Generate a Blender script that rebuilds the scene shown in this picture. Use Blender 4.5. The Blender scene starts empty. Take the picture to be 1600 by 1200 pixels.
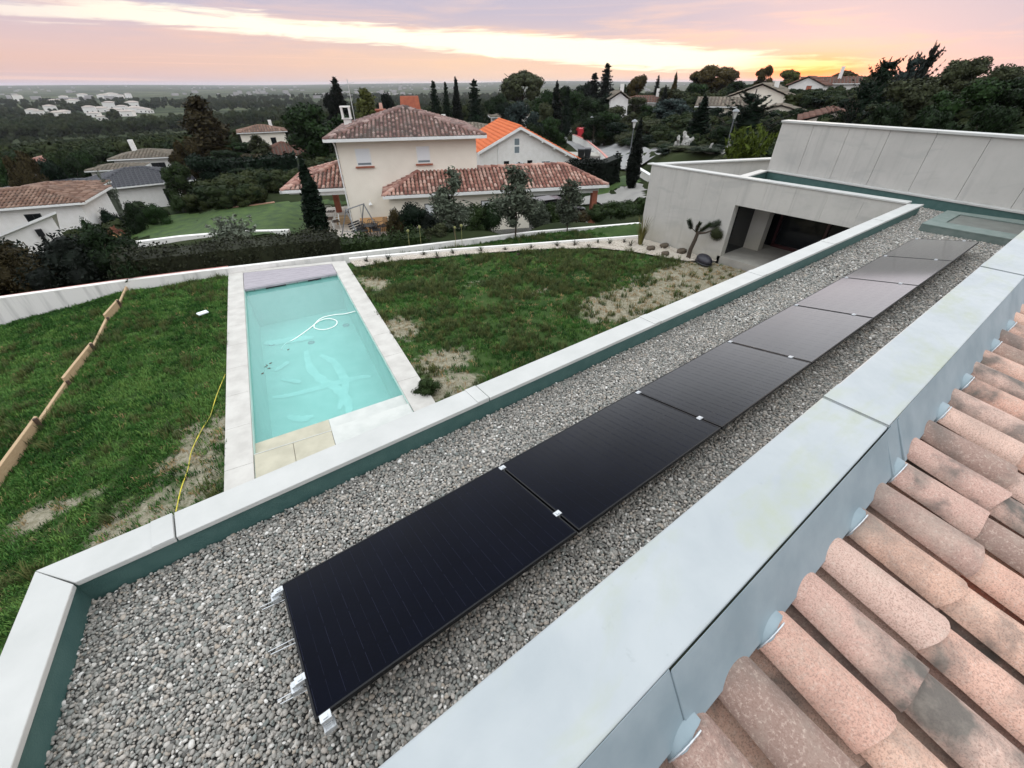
import bpy, bmesh, math, random
import numpy as np
from mathutils import Vector, Matrix
R = math.radians
SC = bpy.context.scene
COL = SC.collection
rng = np.random.default_rng(7)
random.seed(7)

# ------------------------------------------------------------------ camera
CAM_Z = 2.92
cd = bpy.data.cameras.new('camera'); cam = bpy.data.objects.new('camera', cd); COL.objects.link(cam)
PITCH, ROLL, AZ = 0.628633441, -0.00527957, 0.935374467
def cam_matrix():
    F = Vector((math.cos(AZ), math.sin(AZ), 0)); Rt = Vector((math.sin(AZ), -math.cos(AZ), 0)); U = Vector((0, 0, 1))
    fw = F*math.cos(PITCH) - U*math.sin(PITCH); up = F*math.sin(PITCH) + U*math.cos(PITCH)
    r2 = Rt*math.cos(ROLL) + up*math.sin(ROLL); u2 = -Rt*math.sin(ROLL) + up*math.cos(ROLL)
    m = Matrix((r2, u2, -fw)).transposed().to_4x4(); m.translation = (0, 0, CAM_Z); return m
cam.matrix_world = cam_matrix()
cd.sensor_width = 36; cd.lens = 647.447/1600*36; cd.clip_start = .05; cd.clip_end = 40000
SC.camera = cam

# ------------------------------------------------------------------ node helper
class NT:
    def __init__(s, tree): s.t = tree; s.n = tree.nodes; s.l = tree.links
    def new(s, typ, **kw):
        n = s.n.new(typ)
        for k, v in kw.items(): setattr(n, k, v)
        return n
    def put(s, sock, v):
        if hasattr(v, 'is_linked') or isinstance(v, bpy.types.NodeSocket): s.l.new(v, sock)
        else: sock.default_value = v
    def math(s, op, a, b=0.0, c=None, clamp=False):
        n = s.new('ShaderNodeMath', operation=op, use_clamp=clamp)
        s.put(n.inputs[0], a); s.put(n.inputs[1], b)
        if c is not None: s.put(n.inputs[2], c)
        return n.outputs[0]
    def vmath(s, op, a, b=(0, 0, 0)):
        n = s.new('ShaderNodeVectorMath', operation=op); s.put(n.inputs[0], a); s.put(n.inputs[1], b)
        return n.outputs[0]
    def noise(s, vec, scale=5, detail=4, rough=.55, dist=0.0):
        n = s.new('ShaderNodeTexNoise'); s.put(n.inputs['Vector'], vec)
        n.inputs['Scale'].default_value = scale; n.inputs['Detail'].default_value = detail
        n.inputs['Roughness'].default_value = rough; n.inputs['Distortion'].default_value = dist
        return n.outputs['Fac']
    def ramp(s, fac, stops, interp='LINEAR'):
        n = s.new('ShaderNodeValToRGB'); n.color_ramp.interpolation = interp; e = n.color_ramp.elements
        while len(e) < len(stops): e.new(.5)
        for i, (p, c) in enumerate(stops):
            e[i].position = p; e[i].color = (*c, 1) if not isinstance(c, (int, float)) else (c, c, c, 1)
        s.put(n.inputs[0], fac); return n.outputs[0]
    def mix(s, f, a, b, mode='MIX'):
        n = s.new('ShaderNodeMix', data_type='RGBA', blend_type=mode); n.clamp_factor = True
        s.put(n.inputs[0], f)
        for k, v in ((6, a), (7, b)):
            if isinstance(v, tuple): v = (*v[:3], 1)
            s.put(n.inputs[k], v)
        return n.outputs[2]
    def maprange(s, v, a, b, c=0.0, d=1.0, smooth=False):
        n = s.new('ShaderNodeMapRange', interpolation_type='SMOOTHSTEP' if smooth else 'LINEAR'); n.clamp = True
        for i, x in enumerate((v, a, b, c, d)): s.put(n.inputs[i], x)
        return n.outputs[0]

# ------------------------------------------------------------------ sky
SUN_AZ, SUN_EL = R(22.0), R(2.0)
world = bpy.data.worlds.new('World'); SC.world = world; world.use_nodes = True
W = NT(world.node_tree); W.n.clear()
tc = W.new('ShaderNodeTexCoord'); gen = tc.outputs['Generated']
sep = W.new('ShaderNodeSeparateXYZ'); W.l.new(gen, sep.inputs[0]); sx, sy, sz = sep.outputs
elev = W.math('MULTIPLY', W.math('ARCSINE', sz), 57.29578)
azim = W.math('MULTIPLY', W.math('ARCTAN2', sy, sx), 57.29578)
# clouds are wide flat sheets: stretch the vertical axis near the horizon
cm = W.new('ShaderNodeCombineXYZ'); W.put(cm.inputs[0], W.math('MULTIPLY', sx, 2.2)); W.put(cm.inputs[1], W.math('MULTIPLY', sy, 2.2)); W.put(cm.inputs[2], W.math('MULTIPLY', sz, 22.0))
n_big = W.noise(cm.outputs[0], 1.6, 5, .55, .4)
n_fine = W.noise(cm.outputs[0], 4.5, 6, .6, .8)
cm2 = W.new('ShaderNodeCombineXYZ'); W.put(cm2.inputs[0], W.math('MULTIPLY', sx, 1.3)); W.put(cm2.inputs[1], W.math('MULTIPLY', sy, 1.3)); W.put(cm2.inputs[2], W.math('MULTIPLY', sz, 75.0))
n_streak = W.noise(cm2.outputs[0], 1.4, 4, .6, .5)
n_puff = W.noise(gen, 3.2, 5, .55, .3)
# colour by height above the horizon
base = W.ramp(W.math('DIVIDE', elev, 90.0), [(0.0, (.54, .41, .45)), (.018, (.68, .44, .37)), (.045, (.72, .48, .43)), (.08, (.53, .45, .52)),
                                               (.14, (.92, .90, .95)), (.25, (1.36, 1.40, 1.45)), (.5, (1.62, 1.70, 1.76)), (1.0, (1.75, 1.86, 1.92))])
# warmer towards the sunset
dw = W.math('DIVIDE', W.math('SUBTRACT', azim, 55.0), 25.0)
warm = W.math('POWER', 2.718, W.math('MULTIPLY', W.math('MULTIPLY', dw, dw), -1.0))
low = W.maprange(elev, 0.0, 9.0, 1.0, 0.0, True)
c1 = W.mix(W.math('MULTIPLY', W.math('MULTIPLY', warm, low), .7), base, (.86, .60, .38))
# clouds: lavender grey sheets with lighter pink gaps
cl = W.maprange(n_big, .31, .57, 0.0, 1.0, True)
cl_hi = W.math('MULTIPLY', cl, W.math('MULTIPLY', W.maprange(W.math('ADD', elev, W.maprange(azim, 18.0, 58.0, 2.6, 0.0)), 2.0, 6.0, .15, .9), W.maprange(elev, 8.0, 16.0, 1.0, .12, True)))
c2 = W.mix(cl_hi, c1, (.425, .395, .50))
st = W.maprange(n_streak, .54, .72, 0.0, .55, True)
c3 = W.mix(W.math('MULTIPLY', st, low), c2, (.84, .56, .44))
# high cloud deck: soft bright and darker patches
deck = W.maprange(n_puff, .35, .68, .80, 1.12, True)
deckv = W.new('ShaderNodeCombineXYZ'); [W.put(deckv.inputs[i], deck) for i in range(3)]
c3b = W.mix(W.maprange(elev, 8, 25), c3, W.vmath('MULTIPLY', c3, deckv.outputs[0]))
# the bright gap in the clouds, running down to the sunset
ap = W.math('DIVIDE', azim, 110.0)
band = W.ramp(ap, [(0.0, (.10, .0, .0)), (.14, (.12, .04, .0)), (.185, (.125, .07, .8)), (.225, (.135, .24, 1.)), (.26, (.15, .34, 1.)), (.31, (.175, .50, 1.)), (.364, (.225, .62, 1.)), (.485, (.325, .55, 1.)),
                   (.606, (.40, .36, 1.)), (.714, (.45, .40, .95)), (.80, (.50, .34, .75)), (.90, (.455, .22, .45)), (1.0, (.44, .1, .1))])
bs = W.new('ShaderNodeSeparateColor'); W.l.new(band, bs.inputs[0])
wob = W.math('ADD', W.math('MULTIPLY', W.math('SUBTRACT', n_fine, .5), 1.5), W.math('MULTIPLY', W.math('SUBTRACT', n_streak, .5), 1.2))
off = W.math('ABSOLUTE', W.math('ADD', W.math('SUBTRACT', elev, W.math('MULTIPLY', bs.outputs[0], 10.0)), wob))
hw = W.math('MULTIPLY', bs.outputs[1], 2.0)
bm_ = W.maprange(W.math('SUBTRACT', hw, off), -.22, .35, 0.0, 1.0, True)
front = W.maprange(sy, -.1, .15)
bmask = W.math('MULTIPLY', W.math('MULTIPLY', bm_, bs.outputs[2]), front)
bcol = W.mix(warm, (1.0, .90, .74), (1.1, .98, .74))
c4 = W.mix(bmask, c3b, bcol)
# afterglow around the sun's place
sd = Vector((math.cos(SUN_EL)*math.cos(SUN_AZ), math.cos(SUN_EL)*math.sin(SUN_AZ), math.sin(SUN_EL)))
du = W.math('DIVIDE', W.math('SUBTRACT', azim, 23.5), 5.6); dv = W.math('DIVIDE', W.math('SUBTRACT', elev, .75), 1.2)
gl = W.math('POWER', 2.718, W.math('MULTIPLY', W.math('ADD', W.math('MULTIPLY', du, du), W.math('MULTIPLY', dv, dv)), -1.0))
c5 = W.mix(W.math('MULTIPLY', gl, .95), c4, (1.6, .30, .025))
c6 = W.mix(W.math('MULTIPLY', W.math('MULTIPLY', bmask, W.maprange(gl, .3, 1.0)), .35), c5, (2.0, 1.5, .7))
bg = W.new('ShaderNodeBackground'); W.put(bg.inputs[0], c6); bg.inputs[1].default_value = 1.0
nis = W.new('ShaderNodeTexSky', sky_type='NISHITA'); nis.sun_disc = False; nis.sun_elevation = SUN_EL; nis.sun_rotation = R(90)-SUN_AZ
bg2 = W.new('ShaderNodeBackground'); W.l.new(nis.outputs[0], bg2.inputs[0]); bg2.inputs[1].default_value = .012
addn = W.new('ShaderNodeAddShader'); W.l.new(bg.outputs[0], addn.inputs[0]); W.l.new(bg2.outputs[0], addn.inputs[1])
wo = W.new('ShaderNodeOutputWorld'); W.l.new(addn.outputs[0], wo.inputs[0])
world.cycles.sampling_method = 'MANUAL'; world.cycles.sample_map_resolution = 1024

sl = bpy.data.lights.new('sun', 'SUN'); sl.energy = .6; sl.angle = R(14); sl.color = (1, .72, .48)
so = bpy.data.objects.new('sun', sl); COL.objects.link(so); so.rotation_euler = sd.to_track_quat('Z', 'Y').to_euler()
vs = SC.view_settings; vs.view_transform = 'Standard'; vs.look = 'None'; vs.exposure = 0.34; vs.gamma = 1; vs.use_curve_mapping = False
SC.cycles.max_bounces = 8; SC.cycles.transparent_max_bounces = 12; SC.cycles.sample_clamp_indirect = 6

# ------------------------------------------------------------------ materials
MATS = {}
def mat(name): 
    m = bpy.data.materials.new(name); m.use_nodes = True; t = NT(m.node_tree)
    p = t.n['Principled BSDF']; return m, t, p
def plain(name, col, rough=.6, col2=None, scale=6, detail=5, bump=0.0, bscale=None, metal=0.0, spec=.5, lo=.35, hi=.65, coord='Object', stretch=None):
    m, t, p = mat(name)
    p.inputs['Roughness'].default_value = rough; p.inputs['Metallic'].default_value = metal
    p.inputs['Specular IOR Level'].default_value = spec
    tcn = t.new('ShaderNodeTexCoord'); v = tcn.outputs[coord]
    if stretch: v = t.vmath('MULTIPLY', v, stretch)
    if col2:
        f = t.maprange(t.noise(v, scale, detail), lo, hi)
        t.put(p.inputs['Base Color'], t.mix(f, col, col2))
    else: p.inputs['Base Color'].default_value = (*col, 1)
    if bump:
        b = t.new('ShaderNodeBump'); b.inputs['Strength'].default_value = bump; b.inputs['Distance'].default_value = .02
        t.put(b.inputs['Height'], t.noise(v, bscale or scale*4, 4)); t.l.new(b.outputs[0], p.inputs['Normal'])
    MATS[name] = m; return m

# ------------------------------------------------------------------ mesh helpers
class MB:
    """collects faces; build() links them as ONE mesh object"""
    def __init__(s): s.v = []; s.f = []; s.sm = []
    def poly(s, pts, smooth=False):
        b = len(s.v); s.v += [tuple(p) for p in pts]; s.f.append(tuple(range(b, b+len(pts)))); s.sm.append(smooth); return s
    def raw(s, vs, fs, smooth=False):
        b = len(s.v); s.v += [tuple(p) for p in vs]; s.f += [tuple(b+i for i in f) for f in fs]; s.sm += [smooth]*len(fs); return s
    def hexa(s, lo, hi):          # four bottom points (ccw from above) and four top points
        return s.raw(list(lo)+list(hi), [(3, 2, 1, 0), (4, 5, 6, 7), (0, 1, 5, 4), (1, 2, 6, 5), (2, 3, 7, 6), (3, 0, 4, 7)])
    def box(s, x0, x1, y0, y1, z0, z1):
        return s.hexa([(x0, y0, z0), (x1, y0, z0), (x1, y1, z0), (x0, y1, z0)], [(x0, y0, z1), (x1, y0, z1), (x1, y1, z1), (x0, y1, z1)])
    def prism(s, pts, z0, z1):    # pts ccw from above
        n = len(pts); lo = [(p[0], p[1], z0 if not callable(z0) else z0(p)) for p in pts]; hi = [(p[0], p[1], z1 if not callable(z1) else z1(p)) for p in pts]
        return s.raw(lo+hi, [tuple(range(n-1, -1, -1)), tuple(range(n, 2*n))]+[(i, (i+1) % n, n+(i+1) % n, n+i) for i in range(n)])
    def tube(s, pts, r, n=8, cap=True, smooth=True):
        pts = [Vector(p) for p in pts]; rs = r if isinstance(r, (list, tuple)) else [r]*len(pts); vs = []; fs = []
        prev = None
        for i, p in enumerate(pts):
            d = (pts[min(i+1, len(pts)-1)] - pts[max(i-1, 0)]).normalized()
            a = d.orthogonal().normalized() if prev is None else (prev - d*prev.dot(d)).normalized()
            prev = a; b = d.cross(a)
            vs += [p + (a*math.cos(2*math.pi*k/n) + b*math.sin(2*math.pi*k/n))*rs[i] for k in range(n)]
        for i in range(len(pts)-1):
            for k in range(n): fs.append((i*n+k, i*n+(k+1) % n, (i+1)*n+(k+1) % n, (i+1)*n+k))
        s.raw(vs, fs, smooth)
        if cap:
            s.poly(vs[:n][::-1]); s.poly(vs[-n:])
        return s
    def lathe(s, prof, n=12, at=(0, 0, 0), smooth=True):
        vs = [(at[0]+r*math.cos(2*math.pi*k/n), at[1]+r*math.sin(2*math.pi*k/n), at[2]+z) for r, z in prof for k in range(n)]
        fs = [(i*n+k, i*n+(k+1) % n, (i+1)*n+(k+1) % n, (i+1)*n+k) for i in range(len(prof)-1) for k in range(n)]
        return s.raw(vs, fs, smooth)
    def ico(s, c, r, sub=2, jitter=0.0, seed=0, smooth=True):
        bm = bmesh.new(); bmesh.ops.create_icosphere(bm, subdivisions=sub, radius=1); g = random.Random(seed)
        r = r if isinstance(r, (tuple, list)) else (r, r, r)
        vs = []
        for v in bm.verts:
            k = 1 + jitter*(g.random()-.5)*2; vs.append((c[0]+v.co.x*r[0]*k, c[1]+v.co.y*r[1]*k, c[2]+v.co.z*r[2]*k))
        fs = [tuple(v.index for v in f.verts) for f in bm.faces]; bm.free(); return s.raw(vs, fs, smooth)
    def mesh(s, name, m=None):
        me = bpy.data.meshes.new(name); me.from_pydata(s.v, [], s.f); me.polygons.foreach_set('use_smooth', s.sm); me.update()
        if m: me.materials.append(MATS[m] if isinstance(m, str) else m)
        return me
    def build(s, name, m=None, parent=None, loc=None, rotz=None, bevel=0.0):
        o = bpy.data.objects.new(name, s.mesh(name, m)); COL.objects.link(o)
        if parent: o.parent = parent
        if loc: o.location = loc
        if rotz is not None: o.rotation_euler = (0, 0, rotz)
        if bevel:
            b = o.modifiers.new('bevel', 'BEVEL'); b.width = bevel; b.segments = 2; b.limit_method = 'ANGLE'
        return o
def link(name, me, parent=None, loc=None):
    o = bpy.data.objects.new(name, me); COL.objects.link(o)
    if parent: o.parent = parent
    if loc: o.location = loc
    return o
def tag(o, label, cat, group=None):
    o['label'] = label; o['category'] = cat
    if group: o['group'] = group
    return o
def thing(name, label, cat, loc=(0, 0, 0), rotz=0.0, group=None):
    o = bpy.data.objects.new(name, None); COL.objects.link(o); o.empty_display_size = .2
    o.location = loc; o.rotation_euler = (0, 0, rotz); return tag(o, label, cat, group)
def kind(o, k): o['kind'] = k; return o

# control points of the land: azimuth deg, distance, height
TC = [(100,22,-3.1),(90,22,-3.1),(78,21,-3.2),(60,21,-3.3),(45,22,-3.2),(104,30,-5.0),
(98,28,-4.95),(90,28,-4.95),(80,28,-4.95),(70,29,-4.95),(57,29,-4.95),(46,30,-4.95),(40,33,-4.9),
(100,45,-6.6),(92,45,-5.8),(84,42,-4.95),(74,45,-4.95),(62,45,-4.95),(50,45,-4.8),(42,42,-4.6),
(98,65,-8.6),(91,65,-8.4),(82,68,-5.6),(70,70,-5.5),(58,70,-5.3),(50,70,-5.3),(45.4,75,-5.3),(42.6,60,-4.7),(39.4,48,-3.7),
(97,95,-9.5),(88,100,-9.8),(80,110,-7.5),(68,110,-6.5),(56,100,-5.5),(44,85,-5.6),(44.5,120,-6.5),
(100,180,-16),(90,180,-16.5),(80,180,-14),(65,180,-11),(50,180,-8),(40,160,-4),
(100,330,-23),(88,330,-23),(75,330,-21),(60,330,-18),(45,330,-14),(95,560,-26),(88,560,-26),(75,560,-25),(36,110,-3),(36,75,-2.6),(36,55,-3.2),
(32,90,-.4),(32,65,-1.8),(32,45,-3),(27,75,-1.2),(27,55,-2.0),(23,85,0.2),(22,55,-1.2),(21,120,0.6),(20,180,0.0),
(14,45,0.2),(14,70,0.8),(8,40,0.6),(8,70,1.2),(0,40,0.6),(0,80,1.2),(-12,60,1.0),(-40,50,0),(-90,40,-1),(-150,40,-2.5),(150,40,-5),(130,40,-5.5),
(28,30,-3.1),(15,32,-1.5),(0,30,-1.0),(35,33,-4.2),(130,22,-3.1),(20,24,-3.2),(0,22,-3.2),(-90,22,-3.2),(180,22,-3.2),
(36,47,-2.3),(33.5,42,-1.7),(31,41,-1.5),(41,53,-4.2),(40.2,46,-3.9),(39.5,41,-4.0),(37,37,-4.1),(33,36,-3.6),(42,37,-4.6),(20,330,-6),(20,600,-16),(0,200,0),(0,600,-14),(-90,300,-4),(-150,300,-9),(150,300,-15),(120,200,-13)]
for _a in range(-180,180,20):
    TC += [(_a,900,-26),(_a,2500,-28)]
_tp = np.array([(math.radians(a)*1.6*math.cos(math.radians(a)) if 0 else math.cos(math.radians(a))*1.7, math.sin(math.radians(a))*1.7, math.log(d)) for a,d,z in TC])
_tz = np.array([z for a,d,z in TC], float)
def ground_z(x, y):
    """height of the open land at (x, y), arrays or numbers"""
    x = np.asarray(x, float); y = np.asarray(y, float); sh = np.broadcast(x, y).shape
    x = np.broadcast_to(x, sh).ravel(); y = np.broadcast_to(y, sh).ravel()
    d = np.maximum(np.hypot(x, y), .5); q = np.stack([x/d*1.7, y/d*1.7, np.log(np.clip(d, 21, 2500))], 1)
    out = np.empty(len(q))
    for s in range(0, len(q), 4000):
        r2 = ((q[s:s+4000, None] - _tp[None])**2).sum(2) + 1e-5
        w = 1/r2**2.2
        out[s:s+4000] = (w*_tz).sum(1)/w.sum(1)
    a = np.degrees(np.arctan2(y, x))
    far = np.clip((d-2500)/5000, 0, 1)
    ridge = 32 + 10*np.sin(np.radians(a*3.1)) + 9*np.sin(np.radians(a*7.7+40)) + 5*np.sin(np.radians(a*17))
    out = out + far**1.5*np.maximum(ridge, 4)
    ca, sa = math.cos(math.radians(-24)), math.sin(math.radians(-24)); hu = (x-8.3)*ca+(y-28.45)*sa; hv = -(x-8.3)*sa+(y-28.45)*ca
    q = np.minimum(np.minimum(hu+5.4, 17.5-hu), np.minimum(hv+4.4, 9.5-hv)); out = np.minimum(out, out + np.clip(q/1.0, 0, 1)*(-5.25-out))
    inner = np.clip((d-18.4)/2.2, 0, 1)
    out = out*inner + -4.7*(1-inner)
    return out.reshape(sh)

def gz(x, y): return float(ground_z(x, y))

# scatter with geometry nodes: points carry rotation, scale and which of the protos
def scatter(name, pts, rots, scls, protos, parent=None, pick=None):
    me = bpy.data.meshes.new(name); me.vertices.add(len(pts)); me.vertices.foreach_set('co', np.asarray(pts, np.float32).ravel())
    a = me.attributes.new('turn', 'FLOAT_VECTOR', 'POINT'); a.data.foreach_set('vector', np.asarray(rots, np.float32).ravel())
    sc = np.asarray(scls, np.float32)
    if sc.ndim == 1: sc = np.repeat(sc[:, None], 3, 1)
    a = me.attributes.new('size', 'FLOAT_VECTOR', 'POINT'); a.data.foreach_set('vector', sc.ravel())
    a = me.attributes.new('pick', 'INT', 'POINT'); a.data.foreach_set('value', np.asarray(pick if pick is not None else rng.integers(0, len(protos), len(pts)), np.int32))
    me.update()
    o = bpy.data.objects.new(name, me); COL.objects.link(o)
    if parent: o.parent = parent
    pc = bpy.data.collections.new(name + '_shapes')
    for i, (pm) in enumerate(protos):
        po = bpy.data.objects.new('%s_shape_%02d' % (name, i), pm); pc.objects.link(po)
    ng = bpy.data.node_groups.new(name, 'GeometryNodeTree')
    ng.interface.new_socket('Geometry', in_out='INPUT', socket_type='NodeSocketGeometry'); ng.interface.new_socket('Geometry', in_out='OUTPUT', socket_type='NodeSocketGeometry')
    t = NT(ng); gi = t.new('NodeGroupInput'); go = t.new('NodeGroupOutput'); ip = t.new('GeometryNodeInstanceOnPoints'); ci = t.new('GeometryNodeCollectionInfo')
    ci.inputs[0].default_value = pc; ci.inputs['Separate Children'].default_value = True; ci.inputs['Reset Children'].default_value = True
    def attr(nm, ty):
        n = t.new('GeometryNodeInputNamedAttribute', data_type=ty); n.inputs[0].default_value = nm; return n.outputs[0]
    t.l.new(gi.outputs[0], ip.inputs['Points']); t.l.new(ci.outputs[0], ip.inputs['Instance']); ip.inputs['Pick Instance'].default_value = True
    t.l.new(attr('pick', 'INT'), ip.inputs['Instance Index'])
    er = t.new('FunctionNodeEulerToRotation'); t.l.new(attr('turn', 'FLOAT_VECTOR'), er.inputs[0]); t.l.new(er.outputs[0], ip.inputs['Rotation'])
    t.l.new(attr('size', 'FLOAT_VECTOR'), ip.inputs['Scale']); t.l.new(ip.outputs[0], go.inputs[0])
    md = o.modifiers.new('scatter', 'NODES'); md.node_group = ng
    return kind(o, 'stuff')
def inside(poly, x, y):
    x = np.asarray(x); y = np.asarray(y); c = np.zeros(x.shape, bool); n = len(poly)
    for i in range(n):
        (x0, y0), (x1, y1) = poly[i], poly[(i+1) % n]
        c ^= ((y0 > y) != (y1 > y)) & (x < (x1-x0)*(y-y0)/((y1-y0) or 1e-9)+x0)
    return c
# ------------------------------------------------------------------ surface materials
plain('coping', (.49, .49, .475), .6, (.42, .425, .41), 3, 7, .05, 60, lo=.3, hi=.75)
plain('membrane', (.045, .105, .098), .6, (.06, .125, .115), 8, 4, .25, 90)
plain('white_render', (.80, .78, .75), .85, (.73, .71, .67), 2.5, 6, .08, 80)
plain('cream_render', (.85, .785, .68), .85, (.80, .735, .63), 1.2, 6, .08, 40)
plain('white_paint', (.8, .8, .78), .5, (.72, .72, .70), 2)
plain('pure_white', (.82, .82, .82), .4)
plain('dark_frame', (.012, .013, .015), .35)
plain('red_frame', (.040, .008, .008), .4)
plain('galvanised', (.62, .64, .66), .38, (.5, .52, .54), 30, metal=.6)
plain('panel_black', (.004, .0045, .006), .35, spec=.25)
plain('wood', (.50, .36, .22), .7, (.40, .27, .15), 14, 5, .2, 60, stretch=(1, 12, 12))
plain('dark_wood', (.09, .055, .035), .7, (.05, .03, .02), 14, 5)
plain('bark', (.07, .05, .035), .9, (.035, .027, .02), 10, 5, .6, 25)
plain('brick_red', (.36, .12, .07), .85, (.28, .09, .055), 6, 4, .2)
plain('chimney_orange', (.44, .14, .075), .9, (.34, .10, .06), 4, 4, .2)
plain('orange_panel', (.62, .37, .17), .7, (.55, .31, .14), 3, 4)
plain('patio', (.60, .54, .48), .8, (.50, .45, .40), 3, 6)
plain('asphalt', (.20, .20, .20), .9, (.26, .255, .25), .6, 6)
plain('driveway', (.28, .27, .25), .9, (.22, .21, .20), .8, 6)
plain('green_lawn', (.050, .092, .013), .95, (.022, .050, .010), 1.6, 9, .9, 9)
plain('slab', (.36, .34, .30), .8, (.29, .275, .245), 2, 6)
plain('lamp_metal', (.10, .11, .12), .5)
plain('lamp_glass', (.62, .62, .58), .25)
plain('gravel_dark', (.07, .068, .064), .9, (.04, .04, .038), 30)
plain('rock', (.10, .075, .05), .9, (.05, .04, .03), 6, 5, .6, 20)
plain('pale_rock', (.46, .45, .42), .9, (.24, .235, .22), 5, 5, .6, 18)
plain('plum_cover', (.018, .017, .026), .45)
plain('hose', (.80, .84, .80), .4)
plain('yellow_rope', (.66, .56, .05), .6, (.30, .27, .05), 6, 2)
plain('plastic_white', (.70, .74, .76), .4)
plain('dry_leaf', (.30, .27, .11), .8, (.16, .18, .06), 5)
plain('dark_metal', (.02, .022, .026), .45)
plain('grey_metal', (.22, .23, .24), .5)
plain('car_black', (.012, .013, .016), .12, spec=.8)
plain('car_white', (.7, .7, .7), .2)
plain('car_red', (.42, .03, .04), .25)
plain('tyre', (.015, .015, .015), .8)
plain('glass_dark', (.010, .012, .014), .06, spec=.3)
plain('pane', (.20, .24, .26), .1, spec=.8)
plain('blind', (.74, .75, .76), .6)
plain('orange_tiles', (.66, .17, .055), .85, (.58, .14, .05), 1.2, 5)
plain('slate_tiles', (.035, .037, .045), .6, (.05, .05, .06), 4, 4)
plain('curb', (.115, .155, .14), .6, (.155, .19, .175), 5, 5); plain('hatch_panel', (.13, .14, .125), .5, (.10, .105, .095), 4, 5)
plain('zinc', (.27, .33, .36), .5, (.20, .26, .29), 4, 7, .06, 8, metal=.1)

def concrete():
    m, t, p = mat('concrete'); p.inputs['Roughness'].default_value = .85
    tcn = t.new('ShaderNodeTexCoord'); v = tcn.outputs['Object']
    oi = t.new('ShaderNodeObjectInfo')
    a = t.noise(v, .8, 7, .6); b = t.noise(v, 5, 6, .6); s = t.noise(t.vmath('MULTIPLY', v, (3, 3, .10)), 1.7, 5, .65)
    blot = t.noise(t.vmath('MULTIPLY', v, (.7, .7, 2.2)), 1.1, 4, .5, 1.0)
    c = t.mix(t.maprange(a, .3, .7), (.50, .485, .455), (.42, .41, .385))
    c = t.mix(t.maprange(b, .5, .75, 0, .35), c, (.37, .36, .335))
    c = t.mix(t.maprange(s, .54, .72, 0, .55), c, (.31, .305, .29))
    c = t.mix(t.maprange(blot, .56, .66, 0, .42), c, (.34, .338, .325))
    sp = t.new('ShaderNodeSeparateXYZ'); t.l.new(v, sp.inputs[0])
    foot = t.math('MULTIPLY', t.maprange(sp.outputs[2], -1.5, -2.6), t.maprange(a, .35, .65, .2, .8))
    c = t.mix(foot, c, (.38, .34, .24))
    c = t.mix(t.math('MULTIPLY', oi.outputs['Random'], .2), c, (.37, .36, .34))
    t.put(p.inputs['Base Color'], c)
    bp = t.new('ShaderNodeBump'); bp.inputs['Strength'].default_value = .12; t.put(bp.inputs['Height'], t.noise(v, 25, 5)); t.l.new(bp.outputs[0], p.inputs['Normal'])
    MATS['concrete'] = m
concrete()
def zinc_coping():
    m, t, p = mat('zinc_top'); p.inputs['Roughness'].default_value = .42
    tcn = t.new('ShaderNodeTexCoord'); v = tcn.outputs['Object']
    a = t.noise(v, 2.2, 6, .6, .4); b = t.noise(v, 16, 6, .65); l = t.noise(t.vmath('MULTIPLY', v, (.9, 2.2, 1)), 1.5, 6, .62, .5); sc = t.noise(t.vmath('MULTIPLY', v, (5, 42, 1)), 1.3, 4, .7)
    c = t.mix(t.maprange(a, .3, .7), (.395, .42, .43), (.32, .35, .365))
    c = t.mix(t.math('MULTIPLY', t.maprange(l, .48, .66), t.maprange(b, .3, .6, .35, .8)), c, (.335, .365, .275))
    c = t.mix(t.maprange(b, .64, .72, 0, .35), c, (.25, .275, .275))
    c = t.mix(t.maprange(sc, .70, .78, 0, .25), c, (.46, .48, .48))
    t.put(p.inputs['Base Color'], c); t.put(p.inputs['Roughness'], t.maprange(b, .3, .7, .36, .55)); MATS['zinc_top'] = m
zinc_coping()
def clay(name, ramp, speck, soot, island=True, shift=1.0):
    m, t, p = mat(name); p.inputs['Roughness'].default_value = .85; p.inputs['Specular IOR Level'].default_value = .3
    tcn = t.new('ShaderNodeTexCoord'); v = tcn.outputs['Object']
    oi = t.new('ShaderNodeObjectInfo')
    if island:
        ge = t.new('ShaderNodeNewGeometry'); rnd = ge.outputs['Random Per Island']; vv = v
    else:
        rnd = oi.outputs['Random']; cmb = t.new('ShaderNodeCombineXYZ'); t.put(cmb.inputs[0], t.math('MULTIPLY', rnd, 31.7)); t.put(cmb.inputs[1], t.math('MULTIPLY', rnd, 17.3)); vv = t.vmath('ADD', v, cmb.outputs[0])
    c = t.ramp(rnd, ramp)
    if speck:
        c = t.mix(t.maprange(t.noise(vv, 150, 3, .75), .50, .60, 0, .6), c, (.20, .125, .10))
        c = t.mix(t.maprange(t.noise(vv, 70, 5, .8), .52, .68, 0, .55), c, (.66, .53, .45))
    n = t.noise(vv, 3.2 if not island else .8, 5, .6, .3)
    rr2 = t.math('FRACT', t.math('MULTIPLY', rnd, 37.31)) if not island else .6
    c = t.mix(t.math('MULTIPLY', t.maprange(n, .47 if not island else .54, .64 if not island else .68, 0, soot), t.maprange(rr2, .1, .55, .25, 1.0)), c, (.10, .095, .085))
    if not island:
        n2 = t.noise(vv, 5, 6, .7); c = t.mix(t.maprange(n2, .5, .75, 0, .45), c, (.40, .35, .29))
    t.put(p.inputs['Base Color'], c)
    b = t.new('ShaderNodeBump'); b.inputs['Strength'].default_value = .25; b.inputs['Distance'].default_value = .004; t.put(b.inputs['Height'], t.noise(vv, 120, 4)); t.l.new(b.outputs[0], p.inputs['Normal'])
    MATS[name] = m
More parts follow.
